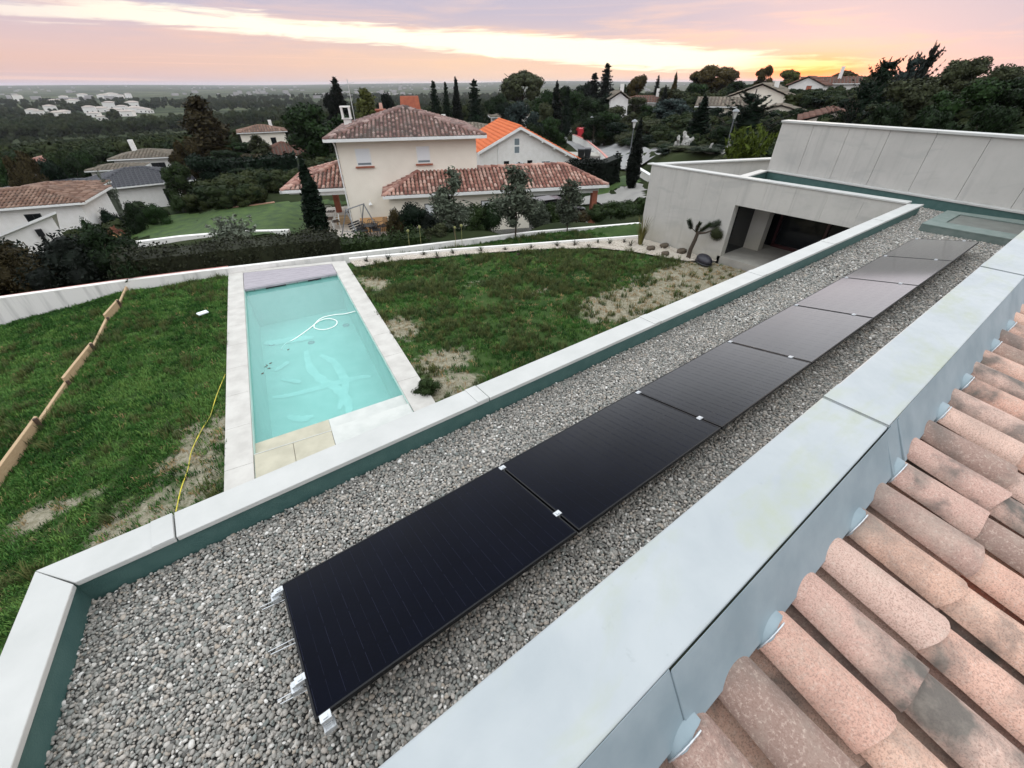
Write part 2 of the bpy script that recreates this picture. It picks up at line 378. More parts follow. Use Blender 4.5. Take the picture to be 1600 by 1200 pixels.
clay('clay_near', [(0, (.60, .42, .345)), (.18, (.57, .33, .25)), (.36, (.50, .32, .265)), (.5, (.25, .17, .14)), (.66, (.61, .38, .285)), (.84, (.53, .37, .31)), (.955, (.57, .38, .31)), (1, (.46, .14, .075))], True, .92, False)
clay('clay_old', [(0, (.22, .125, .105)), (.2, (.10, .06, .055)), (.4, (.32, .21, .185)), (.6, (.15, .085, .075)), (.8, (.42, .31, .275)), (.9, (.08, .055, .05)), (1, (.26, .15, .12))], False, .75)
clay('clay_wing', [(0, (.31, .14, .105)), (.25, (.17, .075, .06)), (.5, (.40, .21, .16)), (.75, (.50, .33, .27)), (1, (.22, .095, .075))], False, .4)
clay('clay_brown', [(0, (.20, .115, .08)), (.4, (.13, .075, .055)), (.7, (.27, .175, .13)), (1, (.17, .10, .075))], False, .4)
clay('clay_grey', [(0, (.17, .145, .115)), (.5, (.13, .115, .09)), (1, (.22, .18, .14))], False, .3)
clay('clay_dark', [(0, (.11, .055, .042)), (.5, (.15, .07, .05)), (1, (.09, .05, .04))], False, .3)

def pebble_mat():
    m, t, p = mat('pebble'); p.inputs['Roughness'].default_value = .7; p.inputs['Specular IOR Level'].default_value = .3
    oi = t.new('ShaderNodeObjectInfo')
    c = t.ramp(oi.outputs['Random'], [(0, (.10, .095, .088)), (.15, (.34, .32, .29)), (.35, (.21, .21, .195)), (.5, (.41, .375, .34)), (.62, (.16, .18, .17)), (.75, (.46, .43, .395)), (.9, (.36, .305, .25)), (.96, (.60, .575, .54)), (1, (.72, .70, .67))])
    tcn = t.new('ShaderNodeTexCoord'); t.put(p.inputs['Base Color'], t.mix(t.maprange(t.noise(tcn.outputs['Object'], 2.2, 4), .45, .75, 0, .45), c, (.20, .20, .19)))
    MATS['pebble'] = m
pebble_mat()
def leaf_mat(name, lo, hi, rough=.6, island=True, trans=True):
    m, t, p = mat(name); p.inputs['Roughness'].default_value = rough; p.inputs['Specular IOR Level'].default_value = .08
    oi = t.new('ShaderNodeObjectInfo')
    ge = t.new('ShaderNodeNewGeometry'); r = ge.outputs['Random Per Island']
    tcn = t.new('ShaderNodeTexCoord'); n = t.noise(tcn.outputs['Object'], 4.5, 3)
    f = t.math('ADD', t.math('MULTIPLY', r, .65), t.maprange(n, .3, .7, 0, .35))
    c = t.mix(f, lo, hi)
    c = t.mix(1.0, c, oi.outputs['Color'], 'MULTIPLY')
    if not island: c = t.mix(t.math('MULTIPLY', oi.outputs['Random'], .6), c, (hi[0]*1.5, hi[1]*1.1, hi[2]*.9))
    t.put(p.inputs['Base Color'], c)
    MATS[name] = m
leaf_mat('leaf', (.18, .18, .18), (1.08, 1.08, 1.08))       # multiplied by each plant's own colour
leaf_mat('grass_blade', (.015, .056, .013), (.044, .128, .027), .7, False)
leaf_mat('weed_blade', (.030, .055, .020), (.085, .115, .045), .7, False)
leaf_mat('dry_blade', (.16, .13, .07), (.30, .24, .13), .8, False)

def lawn_mat():
    m, t, p = mat('garden_soil'); p.inputs['Roughness'].default_value = .95; p.inputs['Specular IOR Level'].default_value = .1
    tcn = t.new('ShaderNodeTexCoord'); v = tcn.outputs['Object']
    at = t.new('ShaderNodeAttribute'); at.attribute_name = 'bare'; bare = at.outputs['Fac']
    g = t.mix(t.maprange(t.noise(v, 1.3, 7, .6), .35, .65), (.026, .055, .014), (.05, .085, .024))
    g = t.mix(t.maprange(t.noise(v, 22, 5, .7), .5, .7, 0, .5), g, (.016, .032, .010))
    e = t.mix(t.maprange(t.noise(v, 9, 6, .7), .35, .65), (.17, .155, .10), (.34, .31, .24))
    e = t.mix(t.maprange(t.noise(v, 40, 4, .7), .5, .66, 0, .7), e, (.085, .085, .05))
    k = t.maprange(t.math('ADD', bare, t.math('MULTIPLY', t.math('SUBTRACT', t.noise(v, 4, 6, .65), .5), .9)), .42, .62)
    t.put(p.inputs['Base Color'], t.mix(k, g, e))
    b = t.new('ShaderNodeBump'); b.inputs['Strength'].default_value = .7; b.inputs['Distance'].default_value = .04; t.put(b.inputs['Height'], t.noise(v, 16, 6, .7)); t.l.new(b.outputs[0], p.inputs['Normal'])
    MATS['garden_soil'] = m
lawn_mat()
def land_mat():
    m, t, p = mat('land'); p.inputs['Roughness'].default_value = 1; p.inputs['Specular IOR Level'].default_value = .05
    tcn = t.new('ShaderNodeTexCoord'); v = tcn.outputs['Object']
    near = t.mix(t.maprange(t.noise(v, .25, 6), .35, .65), (.014, .022, .009), (.034, .042, .018))
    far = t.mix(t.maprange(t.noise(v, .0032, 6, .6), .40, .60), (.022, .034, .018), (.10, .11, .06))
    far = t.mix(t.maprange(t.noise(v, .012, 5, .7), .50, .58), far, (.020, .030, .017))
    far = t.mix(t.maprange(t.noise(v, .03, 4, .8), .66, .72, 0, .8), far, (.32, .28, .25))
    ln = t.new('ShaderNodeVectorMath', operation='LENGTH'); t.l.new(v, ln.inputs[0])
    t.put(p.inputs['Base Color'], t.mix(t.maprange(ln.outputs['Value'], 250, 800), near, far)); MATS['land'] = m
land_mat()
def panel_glass():
    m, t, p = mat('panel_glass'); p.inputs['Base Color'].default_value = (.0045, .0055, .012, 1); p.inputs['Roughness'].default_value = .10
    p.inputs['Specular IOR Level'].default_value = 0
    tcn = t.new('ShaderNodeTexCoord'); oi = t.new('ShaderNodeObjectInfo')
    c = t.mix(t.noise(tcn.outputs['Object'], 2, 4), (.0016, .002, .004), (.0028, .004, .010)); t.put(p.inputs['Base Color'], c)
    # anti-reflective glass: almost no mirror head on, a strong one at grazing angles
    gl = t.new('ShaderNodeBsdfGlossy'); gl.inputs['Roughness'].default_value = .10; gl.inputs['Color'].default_value = (1, 1, 1, 1); lw = t.new('ShaderNodeLayerWeight'); lw.inputs[0].default_value = .5
    f = t.math('ADD', t.math('MULTIPLY', t.math('POWER', lw.outputs['Facing'], 5.0), 2.2), .003, clamp=True)
    mx = t.new('ShaderNodeMixShader'); t.put(mx.inputs[0], f); t.l.new(p.outputs[0], mx.inputs[1]); t.l.new(gl.outputs[0], mx.inputs[2]); t.l.new(mx.outputs[0], t.n['Material Output'].inputs[0]); MATS['panel_glass'] = m
panel_glass()
plain('cell_line', (.008, .010, .024), .4, spec=.1)
def water_mat():
    m = bpy.data.materials.new('pool_water'); m.use_nodes = True; t = NT(m.node_tree); t.n.clear()
    tr = t.new('ShaderNodeBsdfTransparent'); tr.inputs[0].default_value = (.68, .94, .93, 1)
    df = t.new('ShaderNodeBsdfDiffuse'); df.inputs[0].default_value = (.40, .82, .78, 1)
    gl = t.new('ShaderNodeBsdfGlossy'); gl.inputs['Roughness'].default_value = .03
    tcn = t.new('ShaderNodeTexCoord'); bp = t.new('ShaderNodeBump'); bp.inputs['Strength'].default_value = .03; bp.inputs['Distance'].default_value = .02
    t.put(bp.inputs['Height'], t.noise(tcn.outputs['Object'], 2.2, 1)); t.l.new(bp.outputs[0], gl.inputs['Normal'])
    fr = t.new('ShaderNodeFresnel'); fr.inputs[0].default_value = 1.33; t.l.new(bp.outputs[0], fr.inputs['Normal'])
    a = t.new('ShaderNodeMixShader'); a.inputs[0].default_value = .24; t.l.new(tr.outputs[0], a.inputs[1]); t.l.new(df.outputs[0], a.inputs[2])
    b = t.new('ShaderNodeMixShader'); t.l.new(fr.outputs[0], b.inputs[0]); t.l.new(a.outputs[0], b.inputs[1]); t.l.new(gl.outputs[0], b.inputs[2])
    o = t.new('ShaderNodeOutputMaterial'); t.l.new(b.outputs[0], o.inputs[0]); MATS['pool_water'] = m
water_mat()
def liner_mat():
    m, t, p = mat('pool_liner'); p.inputs['Roughness'].default_value = .6
    tcn = t.new('ShaderNodeTexCoord'); v = tcn.outputs['Object']
    w = t.noise(v, .42, .6, .5, 1.1); trail = t.maprange(t.math('ABSOLUTE', t.math('SUBTRACT', w, .5)), .006, .030, 1.0, 0.0, True)
    n = t.noise(v, 1.2, 5, .6)
    c = t.mix(t.maprange(n, .3, .7), (.36, .54, .48), (.50, .66, .61))
    c = t.mix(t.math('MULTIPLY', trail, t.maprange(t.noise(v, .8, 3), .4, .6, 0, .0)), c, (.95, .98, 1.0)); t.put(p.inputs['Base Color'], c); MATS['pool_liner'] = m
liner_mat()
plain('deck_stone', (.52, .50, .465), .75, (.43, .41, .38), 3, 7, .08, 60)
plain('deck_lilac', (.37, .34, .37), .7, (.28, .255, .28), 9, 5, .1, 30, stretch=(.4, 4, 1))
plain('step_cream', (.46, .43, .33), .6, (.38, .355, .27), 3, 6)
plain('step_white', (.54, .55, .52), .6, (.46, .475, .45), 3, 6)
plain('bed_gravel', (.52, .47, .40), .95, (.38, .34, .28), 60, 4, .6, 90)

# ------------------------------------------------------------------ the land: one sheet to the horizon
def build_land():
    az = np.radians(np.concatenate([np.arange(-20, 115, 1.0), np.arange(115, 340, 5.0)])); rr = np.concatenate([[9.0], np.geomspace(13, 14500, 95)])
    A, D = np.meshgrid(az, rr); X = D*np.cos(A); Y = D*np.sin(A); Z = ground_z(X, Y)
    n = len(az); vs = np.stack([X, Y, Z], -1).reshape(-1, 3); fs = []
    for i in range(len(rr)-1):
        for k in range(n): fs.append((i*n+k, (i+1)*n+k, (i+1)*n+(k+1) % n, i*n+(k+1) % n))
    fs.append(tuple(range(n-1, -1, -1))[::-1])
    m = MB().raw(vs, fs, True); kind(m.build('terrain', 'land'), 'structure')
build_land()
def draped(name, pts, width, m, lift=.03, n=60, k='structure'):
    P = np.array(pts, float); s = np.concatenate([[0], np.cumsum(np.hypot(*np.diff(P, axis=0).T))]); q = np.linspace(0, s[-1], n)
    x = np.interp(q, s, P[:, 0]); y = np.interp(q, s, P[:, 1]); ker = np.array([1, 2, 3, 2, 1.])/9
    for _ in range(2):
        x[2:-2] = np.convolve(x, ker, 'valid'); y[2:-2] = np.convolve(y, ker, 'valid')
    dx = np.gradient(x); dy = np.gradient(y); L = np.hypot(dx, dy); nx, ny = -dy/L, dx/L
    cols = np.linspace(-.5, .5, 7); vs = []; fs = []
    for c in cols:
        X = x+nx*c*width; Y = y+ny*c*width; vs.append(np.stack([X, Y, ground_z(X, Y)+lift], -1))
    vs = np.concatenate(vs)
    for c in range(len(cols)-1):
        for i in range(n-1): fs.append((c*n+i, c*n+i+1, (c+1)*n+i+1, (c+1)*n+i))
    mb = MB().raw(vs, [f[::-1] for f in fs], True); o = mb.build(name, m); return kind(o, k) if k else o
def draped_poly(name, poly, m, lift=.04, step=.8):
    CLEAR.append(poly)
    P = np.array(poly); x0, y0 = P.min(0); x1, y1 = P.max(0); xs = np.arange(x0, x1+step, step); ys = np.arange(y0, y1+step, step)
    X, Y = np.meshgrid(xs, ys); ok = inside(poly, X, Y); Z = ground_z(X, Y)+lift; n = len(xs); fs = []
    for i in range(len(ys)-1):
        for k in range(n-1):
            if ok[i:i+2, k:k+2].sum() >= 2: fs.append((i*n+k, i*n+k+1, (i+1)*n+k+1, (i+1)*n+k))
    return kind(MB().raw(np.stack([X, Y, Z], -1).reshape(-1, 3), fs, True).build(name, m), 'structure')
ROADLINE = [(79.29,84.86), (63.82,66.25), (55.35,53.66), (46.15,40.85), (36.66,29.83), (38.5, 27), (45, 19), (58, 8)]
draped('road', ROADLINE, 6.2, 'asphalt', .10, 90)
CLEAR = []
draped_poly('driveway', [(25.16,24.97), (26.09,22.80), (27.56,20.87), (31.72,23.86), (30.06,24.13), (29.32,25.15)], 'driveway', .07, .5)
draped_poly('neighbour_lawn', [(-4.93,43.05), (-3.51,44.39), (0.18,45.04), (2.49,40.71), (6.81,40.04), (11.15,38.05), (10.21,35.49), (7.55,34.00), (4.96,30.68), (0.57,32.84)], 'green_lawn', .05, .7)
draped_poly('side_lawn', [(26.99,25.43), (31.34,29.46), (33.22,26.83), (31.86,24.64), (29.90,24.33), (28.96,25.50)], 'green_lawn', .08, .4)

# ------------------------------------------------------------------ our building: flat gravel roof, parapets, concrete facade
E8 = Vector((.1478, .989, 0)); N8 = Vector((.989, -.1478, 0))      # the second axis of the plot, about 8.5 degrees off
house = tag(thing('flat_roof_house', 'modern pale concrete house with a gravel flat roof and white coping', 'house'), 'modern pale concrete house with a gravel flat roof and white coping', 'house')
def part(mb, name, m, parent=None, **k): return mb.build(name, m, parent or house, **k)
FX, FX2 = 15.55, 15.86                     # facade plane and the inner edge of its coping
LY0, LY1 = 2.90, 3.17                       # left parapet
SL = [(-2.02, .30), (FX, .30), (19.2, .30), (18.4, 7.9), (FX2, 7.9), (FX2, LY0), (-1.62, LY0)]
part(MB().prism([(-2.0, .3), (19.4, .3), (20.2, 8.0), (15.7, 8.0), (15.7, 2.95), (-1.64, 2.95)], -.45, -.05), 'roof_slab', 'membrane')
# upstands: dark green waterproofing inside the parapets
part(MB().box(-1.6, FX2-.02, 2.94, 3.02, -.05, .205), 'upstand', 'membrane')
ew = [Vector((-1.62+.02, 2.94, 0)) - E8*0, Vector((-1.60, 2.94, 0)) - E8*3.0]
part(MB().prism([(-1.505, 2.938), (-1.60, 2.938), (-2.05, 0.0), (-1.95, 0.0)], -.05, .205), 'upstand', 'membrane')
part(MB().box(FX2-.06, FX2+.0, 3.0, 7.9, -.05, .235), 'upstand', 'membrane')
def farx(y): return 17.62 - (8.05-y)*.1555
part(MB().prism([(farx(.3)+.03, .3), (farx(.3)+.1, .3), (farx(8)+.1, 8.0), (farx(8)+.03, 8.0)], -.05, .235), 'upstand', 'membrane')
part(MB().prism([(FX2, 7.86), (farx(8)+.1, 8.03), (farx(8)+.1, 8.1), (FX2, 7.93)], -.05, .235), 'upstand', 'membrane')
# outer walls of the strip
part(MB().box(-1.7, FX, 3.03, 3.13, -3.0, .2), 'side_wall', 'white_render')
part(MB().prism([(-1.72, 3.13), (-1.60, 3.13), (-2.08, 0), (-2.2, 0)], -3.0, .2), 'end_wall', 'white_render')
# coping, piece by piece, each a few centimetres over the wall with a dark joint between
def coping_run(p0, p1, w, z, th=.045, n=4, side=1, ends=(0, 0), m='coping', lap=.10):
    p0 = Vector((*p0, 0)); p1 = Vector((*p1, 0)); d = (p1-p0); L = d.length; d.normalize(); s = Vector((-d.y, d.x, 0))*side*w
    cuts = np.linspace(0, L, n+1)
    for i in range(n):
        a, b = cuts[i]+.004, cuts[i+1]-.004
        q = [p0+d*(a+(ends[0] if i == 0 else 0)), p0+d*(b+(ends[1] if i == n-1 else 0)), p0+d*b+s, p0+d*a+s]
        if i == 0: q[3] = p0+d*a+s
        if side < 0: q = q[::-1]
        part(MB().prism([(v.x, v.y) for v in q], z-th, z), 'coping_panel', m, bevel=.006)
        if i:      # folded seam where two lengths meet
            q = [p0+d*(a-lap), p0+d*(a-.012), p0+d*(a-.012)+s*1.0, p0+d*(a-lap)+s*1.0]
            if side < 0: q = q[::-1]
            part(MB().prism([(v.x, v.y) for v in q], z, z+.004), 'coping_seam', m)
for a, b in ((-1.685, -.92), (-.91, 1.84), (1.85, 4.70), (4.71, 7.56), (7.57, 10.4), (10.41, 13.2), (13.21, FX)):
    q = [(a if a > -1.6 else -1.475, LY0), (b if b < 15 else FX2, LY0), (b if b < 15 else FX, LY1), (a if a > -1.6 else -1.70, LY1)]
    part(MB().prism(q, .205, .25), 'coping_panel', 'coping', bevel=.006)
    if a > -1: part(MB().prism([(a-.145, LY0+.002), (a-.012, LY0+.002), (a-.012, LY1-.002), (a-.145, LY1-.002)], .25, .256), 'coping_seam', 'coping')
part(MB().prism([(-1.70, 3.168), (-2.17, -.02), (-1.935, -.02), (-1.483, 2.893)], .205, .25), 'coping_panel', 'coping', bevel=.006)
for a, b in ((LY1+.008, 6.0), (6.008, 8.8), (8.808, 11.78)):
    part(MB().box(FX-.03, FX2, a, b, .235, .28), 'coping_panel', 'coping', bevel=.006)
for i in range(4):       # far parapet before the tall wall
    a, b = .3+i*1.93, .3+(i+1)*1.93-.006
    part(MB().prism([(farx(a), a), (farx(a)+.28, a), (farx(b)+.28, b), (farx(b), b)], .235, .28), 'coping_panel', 'coping', bevel=.006)
part(MB().prism([(FX2, 7.80), (farx(7.9)-.01, 7.97), (farx(7.9)-.01, 8.25), (FX2, 8.08)], .235, .28), 'coping_panel', 'coping', bevel=.006)
# concrete facade: boards of cast concrete, one object each, with open joints
yb = [3.17, 4.15, 5.08, 6.0, 6.9, 7.78]
for a, b in zip(yb[:-1], yb[1:]):
    part(MB().box(FX, FX+.28, a+.001, b-.001, -.6, .233), 'facade_panel', 'concrete', bevel=.004)
yl = [7.78, 8.42, 9.06, 9.7, 10.35, 10.98, 11.58]
for i, (a, b) in enumerate(zip(yl[:-1], yl[1:])):
    part(MB().box(FX, FX+.28, a+.001, b-.001, -2.75, .233), 'facade_panel', 'concrete', bevel=.004)
part(MB().box(FX+.05, FX+.25, 3.2, 11.55, -.1, .22).box(FX+.05, FX+.25, 7.8, 11.55, -2.7, -.1), 'facade_core', 'slab')
part(MB().prism([(FX+.28, 11.58), (FX+.28, 11.3), (22.0, 8.95), (22.1, 9.2)], -3.2, .233), 'back_wall', 'concrete')
part(MB().prism([(FX-.03, 11.78), (FX2, 11.25), (21.6, 8.9), (21.7, 9.22)], .235, .282), 'coping_panel', 'coping')
part(MB().prism([(FX2, 8.0), (22, 8.0), (22, 8.95), (FX2, 11.3)], -.6, -.35), 'roof_slab', 'slab')
# the terrace under the roof
part(MB().box(FX, 19.5, 3.13, 7.9, -3.0, -2.42), 'terrace_slab', 'slab')
part(MB().box(FX+.28, 19.5, 3.1, 8.0, -.62, -.5), 'terrace_ceiling', 'dark_frame')
part(MB().box(FX+.28, 19.5, 7.84, 7.9, -2.42, -.6), 'terrace_side_wall', 'glass_dark')
part(MB().box(17.25, 17.6, 7.25, 7.83, -2.42, -.62), 'pillar', 'concrete')
gw = part(MB().box(18.3, 18.36, 3.13, 7.83, -2.42, -.62), 'window_wall', 'glass_dark')
for y in (7.2, 5.55, 3.9): part(MB().box(18.22, 18.3, y-.045, y+.045, -2.42, -.62), 'frame_post', 'red_frame', gw)
part(MB().box(18.22, 18.3, 3.13, 7.2, -2.42, -2.30), 'frame_rail', 'red_frame', gw)
# tall concrete block behind
for i in range(12):
    a, b = 8.12-(i+1)*1.12, 8.12-i*1.12
    part(MB().prism([(farx(a+.004)+.20, a+.004), (farx(a)+.6, a+.004), (farx(b)+.6, b-.004), (farx(b-.004)+.20, b-.004)], -.3, 1.76), 'facade_panel', 'concrete', bevel=.004)
part(MB().prism([(farx(-5)+.6, -5), (24, -5), (25, 7.2), (farx(8.1)+.6, 8.1)], -.3, .7), 'upper_block', 'concrete')
for i in range(3):
    a, b = 8.15-(i+1)*4.5, 8.15-i*4.5
    part(MB().prism([(farx(a+.005)+.14, a+.005), (farx(a)+.64, a+.005), (farx(b)+.64, b-.005), (farx(b-.005)+.14, b-.005)], 1.76, 1.82), 'coping_panel', 'coping', bevel=.006)
# roof hatch with sloped green flanks
sk = part(MB().prism([(14.0, .6), (14.0, 2.42), (16.05, 2.42), (16.3, .6)][::-1], -.05, .12), 'roof_hatch', 'curb')
part(MB().prism([(14.0, .6), (14.0, 2.42), (14.55, 2.42), (14.55, .6)][::-1], .12, .16), 'hatch_rim', 'curb', sk, bevel=.01)
part(MB().prism([(15.8, .6), (15.8, 2.42), (16.05, 2.42), (16.3, .6)][::-1], .12, .16), 'hatch_rim', 'curb', sk, bevel=.01)
part(MB().prism([(14.55, 2.1), (14.55, 2.42), (15.8, 2.42), (15.8, 2.1)][::-1], .12, .16), 'hatch_rim', 'curb', sk, bevel=.01)
part(MB().prism([(14.6, .6), (14.6, 2.08), (15.78, 2.08), (15.78, .6)][::-1], .12, .135), 'hatch_lid', 'hatch_panel', sk)

# roof pebbles: thousands of loose stones, so one part
def pebble_protos():
    out = []
    for i in range(7):
        g = np.random.default_rng(i); bm = bmesh.new(); bmesh.ops.create_icosphere(bm, subdivisions=2, radius=1); ax = g.normal(size=(5, 3)); am = g.uniform(-.05, .05, 5)
        sx_, sy_, sz_ = g.uniform(1.0, 1.3), g.uniform(.72, .95), g.uniform(.5, .68)
        for v in bm.verts:
            k = 1+sum(a*math.sin(1.7*v.co.dot(Vector(q))) for a, q in zip(am, ax)); v.co = Vector((v.co.x*sx_, v.co.y*sy_, v.co.z*sz_))*k
        for f in bm.faces: f.smooth = True
        me = bpy.data.meshes.new('pebble'); bm.to_mesh(me); bm.free(); me.materials.append(MATS['pebble']); out.append(me)
    return out
PEB = pebble_protos()
def roof_pebbles():
    P = []
    for sp, z in ((.0185, -.004), (.026, .010)):
        xs = np.arange(-2.0, 18, sp); ys = np.arange(.45, 8.0, sp); X, Y = np.meshgrid(xs, ys); X = X+rng.uniform(-.5, .5, X.shape)*sp; Y = Y+rng.uniform(-.5, .5, Y.shape)*sp
        ok = ((Y < 2.93) & (X > -1.52-(2.93-Y)*.152)) | ((X > FX2+.02) & (Y < 7.9)); ok &= X < 17.58-(8.05-Y)*.1555
        ok &= ~((X > 13.98) & (X < 16.2) & (Y < 2.42))
        # hidden behind the tall right-hand wall or under the modules far from the edge: thin out
        X, Y = X[ok], Y[ok]; hid = (Y < .62) & (X > 0); keep = ~hid
        far = X > 9; keep &= ~(far & (rng.random(len(X)) < .25)); X, Y = X[keep], Y[keep]
        if sp: far2 = X > 6; keep = ~(far2 & (rng.random(len(X)) < .42)); X, Y = X[keep], Y[keep]
        hgt = .012*np.sin(X*2.1+1)*np.cos(Y*2.7)
        P.append(np.stack([X, Y, z+hgt-.012+rng.uniform(-.006, .006, len(X))], 1))
    P = np.concatenate(P); n = len(P)
    rot = np.stack([rng.normal(0, .28, n), rng.normal(0, .28, n), rng.uniform(0, 6.28, n)], 1)
    s = .0108*np.exp(rng.normal(0, .26, n)); s[P[:, 0] > 6] *= 1.25
    o = scatter('roof_gravel', P, rot, s, PEB, house); return n
roof_pebbles()
part(MB().prism([(-1.98, .42), (17, .42), (17.7, 7.95), (15.84, 7.95), (15.84, 2.95), (-1.55, 2.95)], -.05, -.026), 'gravel_bed', 'gravel_dark')

# ------------------------------------------------------------------ solar modules
TILT = R(10.0); PW = 1.866; PL = 1.027; GAP = .018; X0 = -.405; YL = 2.197; ZL = .075
def solar_parts():
    q = {}
    q['frame'] = MB().box(0, PW, -PL, 0, -.030, -.004).mesh('frame', 'panel_black')
    q['glass'] = MB().box(.012, PW-.012, -PL+.012, -.012, -.006, .0).mesh('glass', 'panel_glass')
    q['rim'] = MB().box(0, PW, -.011, 0, -.004, .0015).box(0, PW, -PL, -PL+.011, -.004, .0015).box(0, .011, -PL+.011, -.011, -.004, .0015).box(PW-.011, PW, -PL+.011, -.011, -.004, .0015).mesh('rim', 'panel_black')
    c = MB()
    nx = 12
    for i in range(nx*2+1):
        x = .02+(PW-.04)*i/(nx*2); w = .0007 if i % 2 else .0012
        for k in range(6):
            y0 = -.02-(PL-.04)*k/6; c.poly([(x-w, y0-.012, .0012), (x+w, y0-.012, .0012), (x+w, y0-(PL-.04)/6+.012, .0012), (x-w, y0-(PL-.04)/6+.012, .0012)][::-1])
    q['cell_lines'] = c.mesh('cell_lines', 'cell_line')
    q['clamp'] = MB().box(-.028, .028, -.022, .022, -.02, .008).box(-.012, .012, -.012, .012, .008, .014).mesh('clamp', 'galvanised')
    r = MB()
    for dx in (-.018, .018): r.tube([(dx, .13, -.075), (dx, -PL-.30, -.075)], .0035, 6)
    q['rail'] = r.mesh('rail', 'galvanised')
    q['foot'] = MB().box(-.03, .03, -.03, .03, -.06, -.03).box(-.018, .018, -.018, .018, -.03, -.004).mesh('foot', 'galvanised')
    return q
sp_ = solar_parts()
LAB = ['nearest black solar panel, its corner facing the camera, almost pure black', 'second black solar panel from the near end, with a faint blue tint', 'third solar panel of the row, showing a soft grey cloud reflection', 'middle solar panel of the seven, with a pale cloud reflected in it',
       'fifth solar panel from the near end, reflecting grey sky', 'sixth solar panel from the near end, reflecting pale sky', 'farthest solar panel of the row, dark, next to the roof hatch']
for i in range(7):
    t = thing('solar_panel', LAB[i], 'solar panel', (X0+i*(PW+GAP), YL, ZL), 0, 'black solar panels in a row on the gravel roof'); t.rotation_euler = (-TILT, 0, 0)
    for nme in ('frame', 'rim', 'glass'): link(nme, sp_[nme], t)
    kind(link('cell_lines', sp_['cell_lines'], t), 'stuff')
    if i == 0:
        for y, nm in ((-.04, 'clamp'), (-.76, 'clamp')): link(nm, sp_['clamp'], t, (-.02, y, 0)); link('foot', sp_['foot'], t, (-.05, y, 0))
        c = link('clamp', sp_['clamp'], t, (.05, -PL-.02, 0)); link('foot', sp_['foot'], t, (.05, -PL-.03, -.02))
        for y in (-.04, -.42, -.76):
            MB().tube([(.0, y, -.07), (-.16, y+.02, -.07)], .0035, 6).tube([(.0, y-.035, -.07), (-.15, y-.01, -.07)], .0035, 6).build('bracket_wire', 'galvanised', t)
    for y in (-.05, -.80): link('clamp', sp_['clamp'], t, (PW+GAP/2, y, 0))
    r = link('rail', sp_['rail'], t, (PW+GAP/2 if i else .04, 0, 0)); r.rotation_euler = (TILT, 0, 0); r.location.z = -.03
    if i == 0: r2 = link('rail', sp_['rail'], t, (PW+GAP/2, 0, -.03)); r2.rotation_euler = (TILT, 0, 0)

# ------------------------------------------------------------------ the tiled roof we stand on
tile_house = thing('tiled_roof', 'roof of weathered pink clay tiles beside the zinc coping in the foreground', 'roof')
def tpart(mb, name, m, parent=None, **k): return mb.build(name, m, parent or tile_house, **k)
CZ = 1.45
tpart(MB().box(-2.2, 17.2, .17, .44, -2.5, 1.40), 'party_wall', 'white_render')
cuts = [-2.2, 2.555, 6.02, 9.2, 12.4, 15.4, 17.2]
for a, b in zip(cuts[:-1], cuts[1:]):
    tpart(MB().box(a+.004, b-.004, .133, .452, CZ-.05, CZ), 'coping_panel', 'zinc_top', bevel=.008)
    if a > 0: tpart(MB().box(a+.006, a+.20, .134, .451, CZ, CZ+.007), 'coping_seam', 'zinc_top', bevel=.002)
fl = [-2.2, .70, 2.56, 6.02, 9.2, 12.4, 17.2]
for i, (a, b) in enumerate(zip(fl[:-1], fl[1:])):
    o_ = .006 if i % 2 else 0
    y0, y1 = .132-o_, .008-o_; b2 = b+.03 if i % 2 else b
    tpart(MB().hexa([(a, y1, 1.205), (b2, y1, 1.205), (b2, y0+.006, 1.19), (a, y0+.006, 1.19)], [(a, y1-.003, 1.222), (b2, y1-.003, 1.222), (b2, y0, CZ-.004), (a, y0, CZ-.004)]), 'flashing', 'zinc', bevel=.004)
for x in (2.50, 2.68):
    tpart(MB().hexa([(x, .0, 1.206), (x+.035, .0, 1.206), (x+.035, .128, 1.39), (x, .128, 1.39)], [(x, -.007, 1.226), (x+.035, -.007, 1.226), (x+.035, .124, 1.44), (x, .124, 1.44)]), 'flashing_rib', 'zinc', bevel=.004)
SLP = R(12.0); TP = .269; TX0 = .713
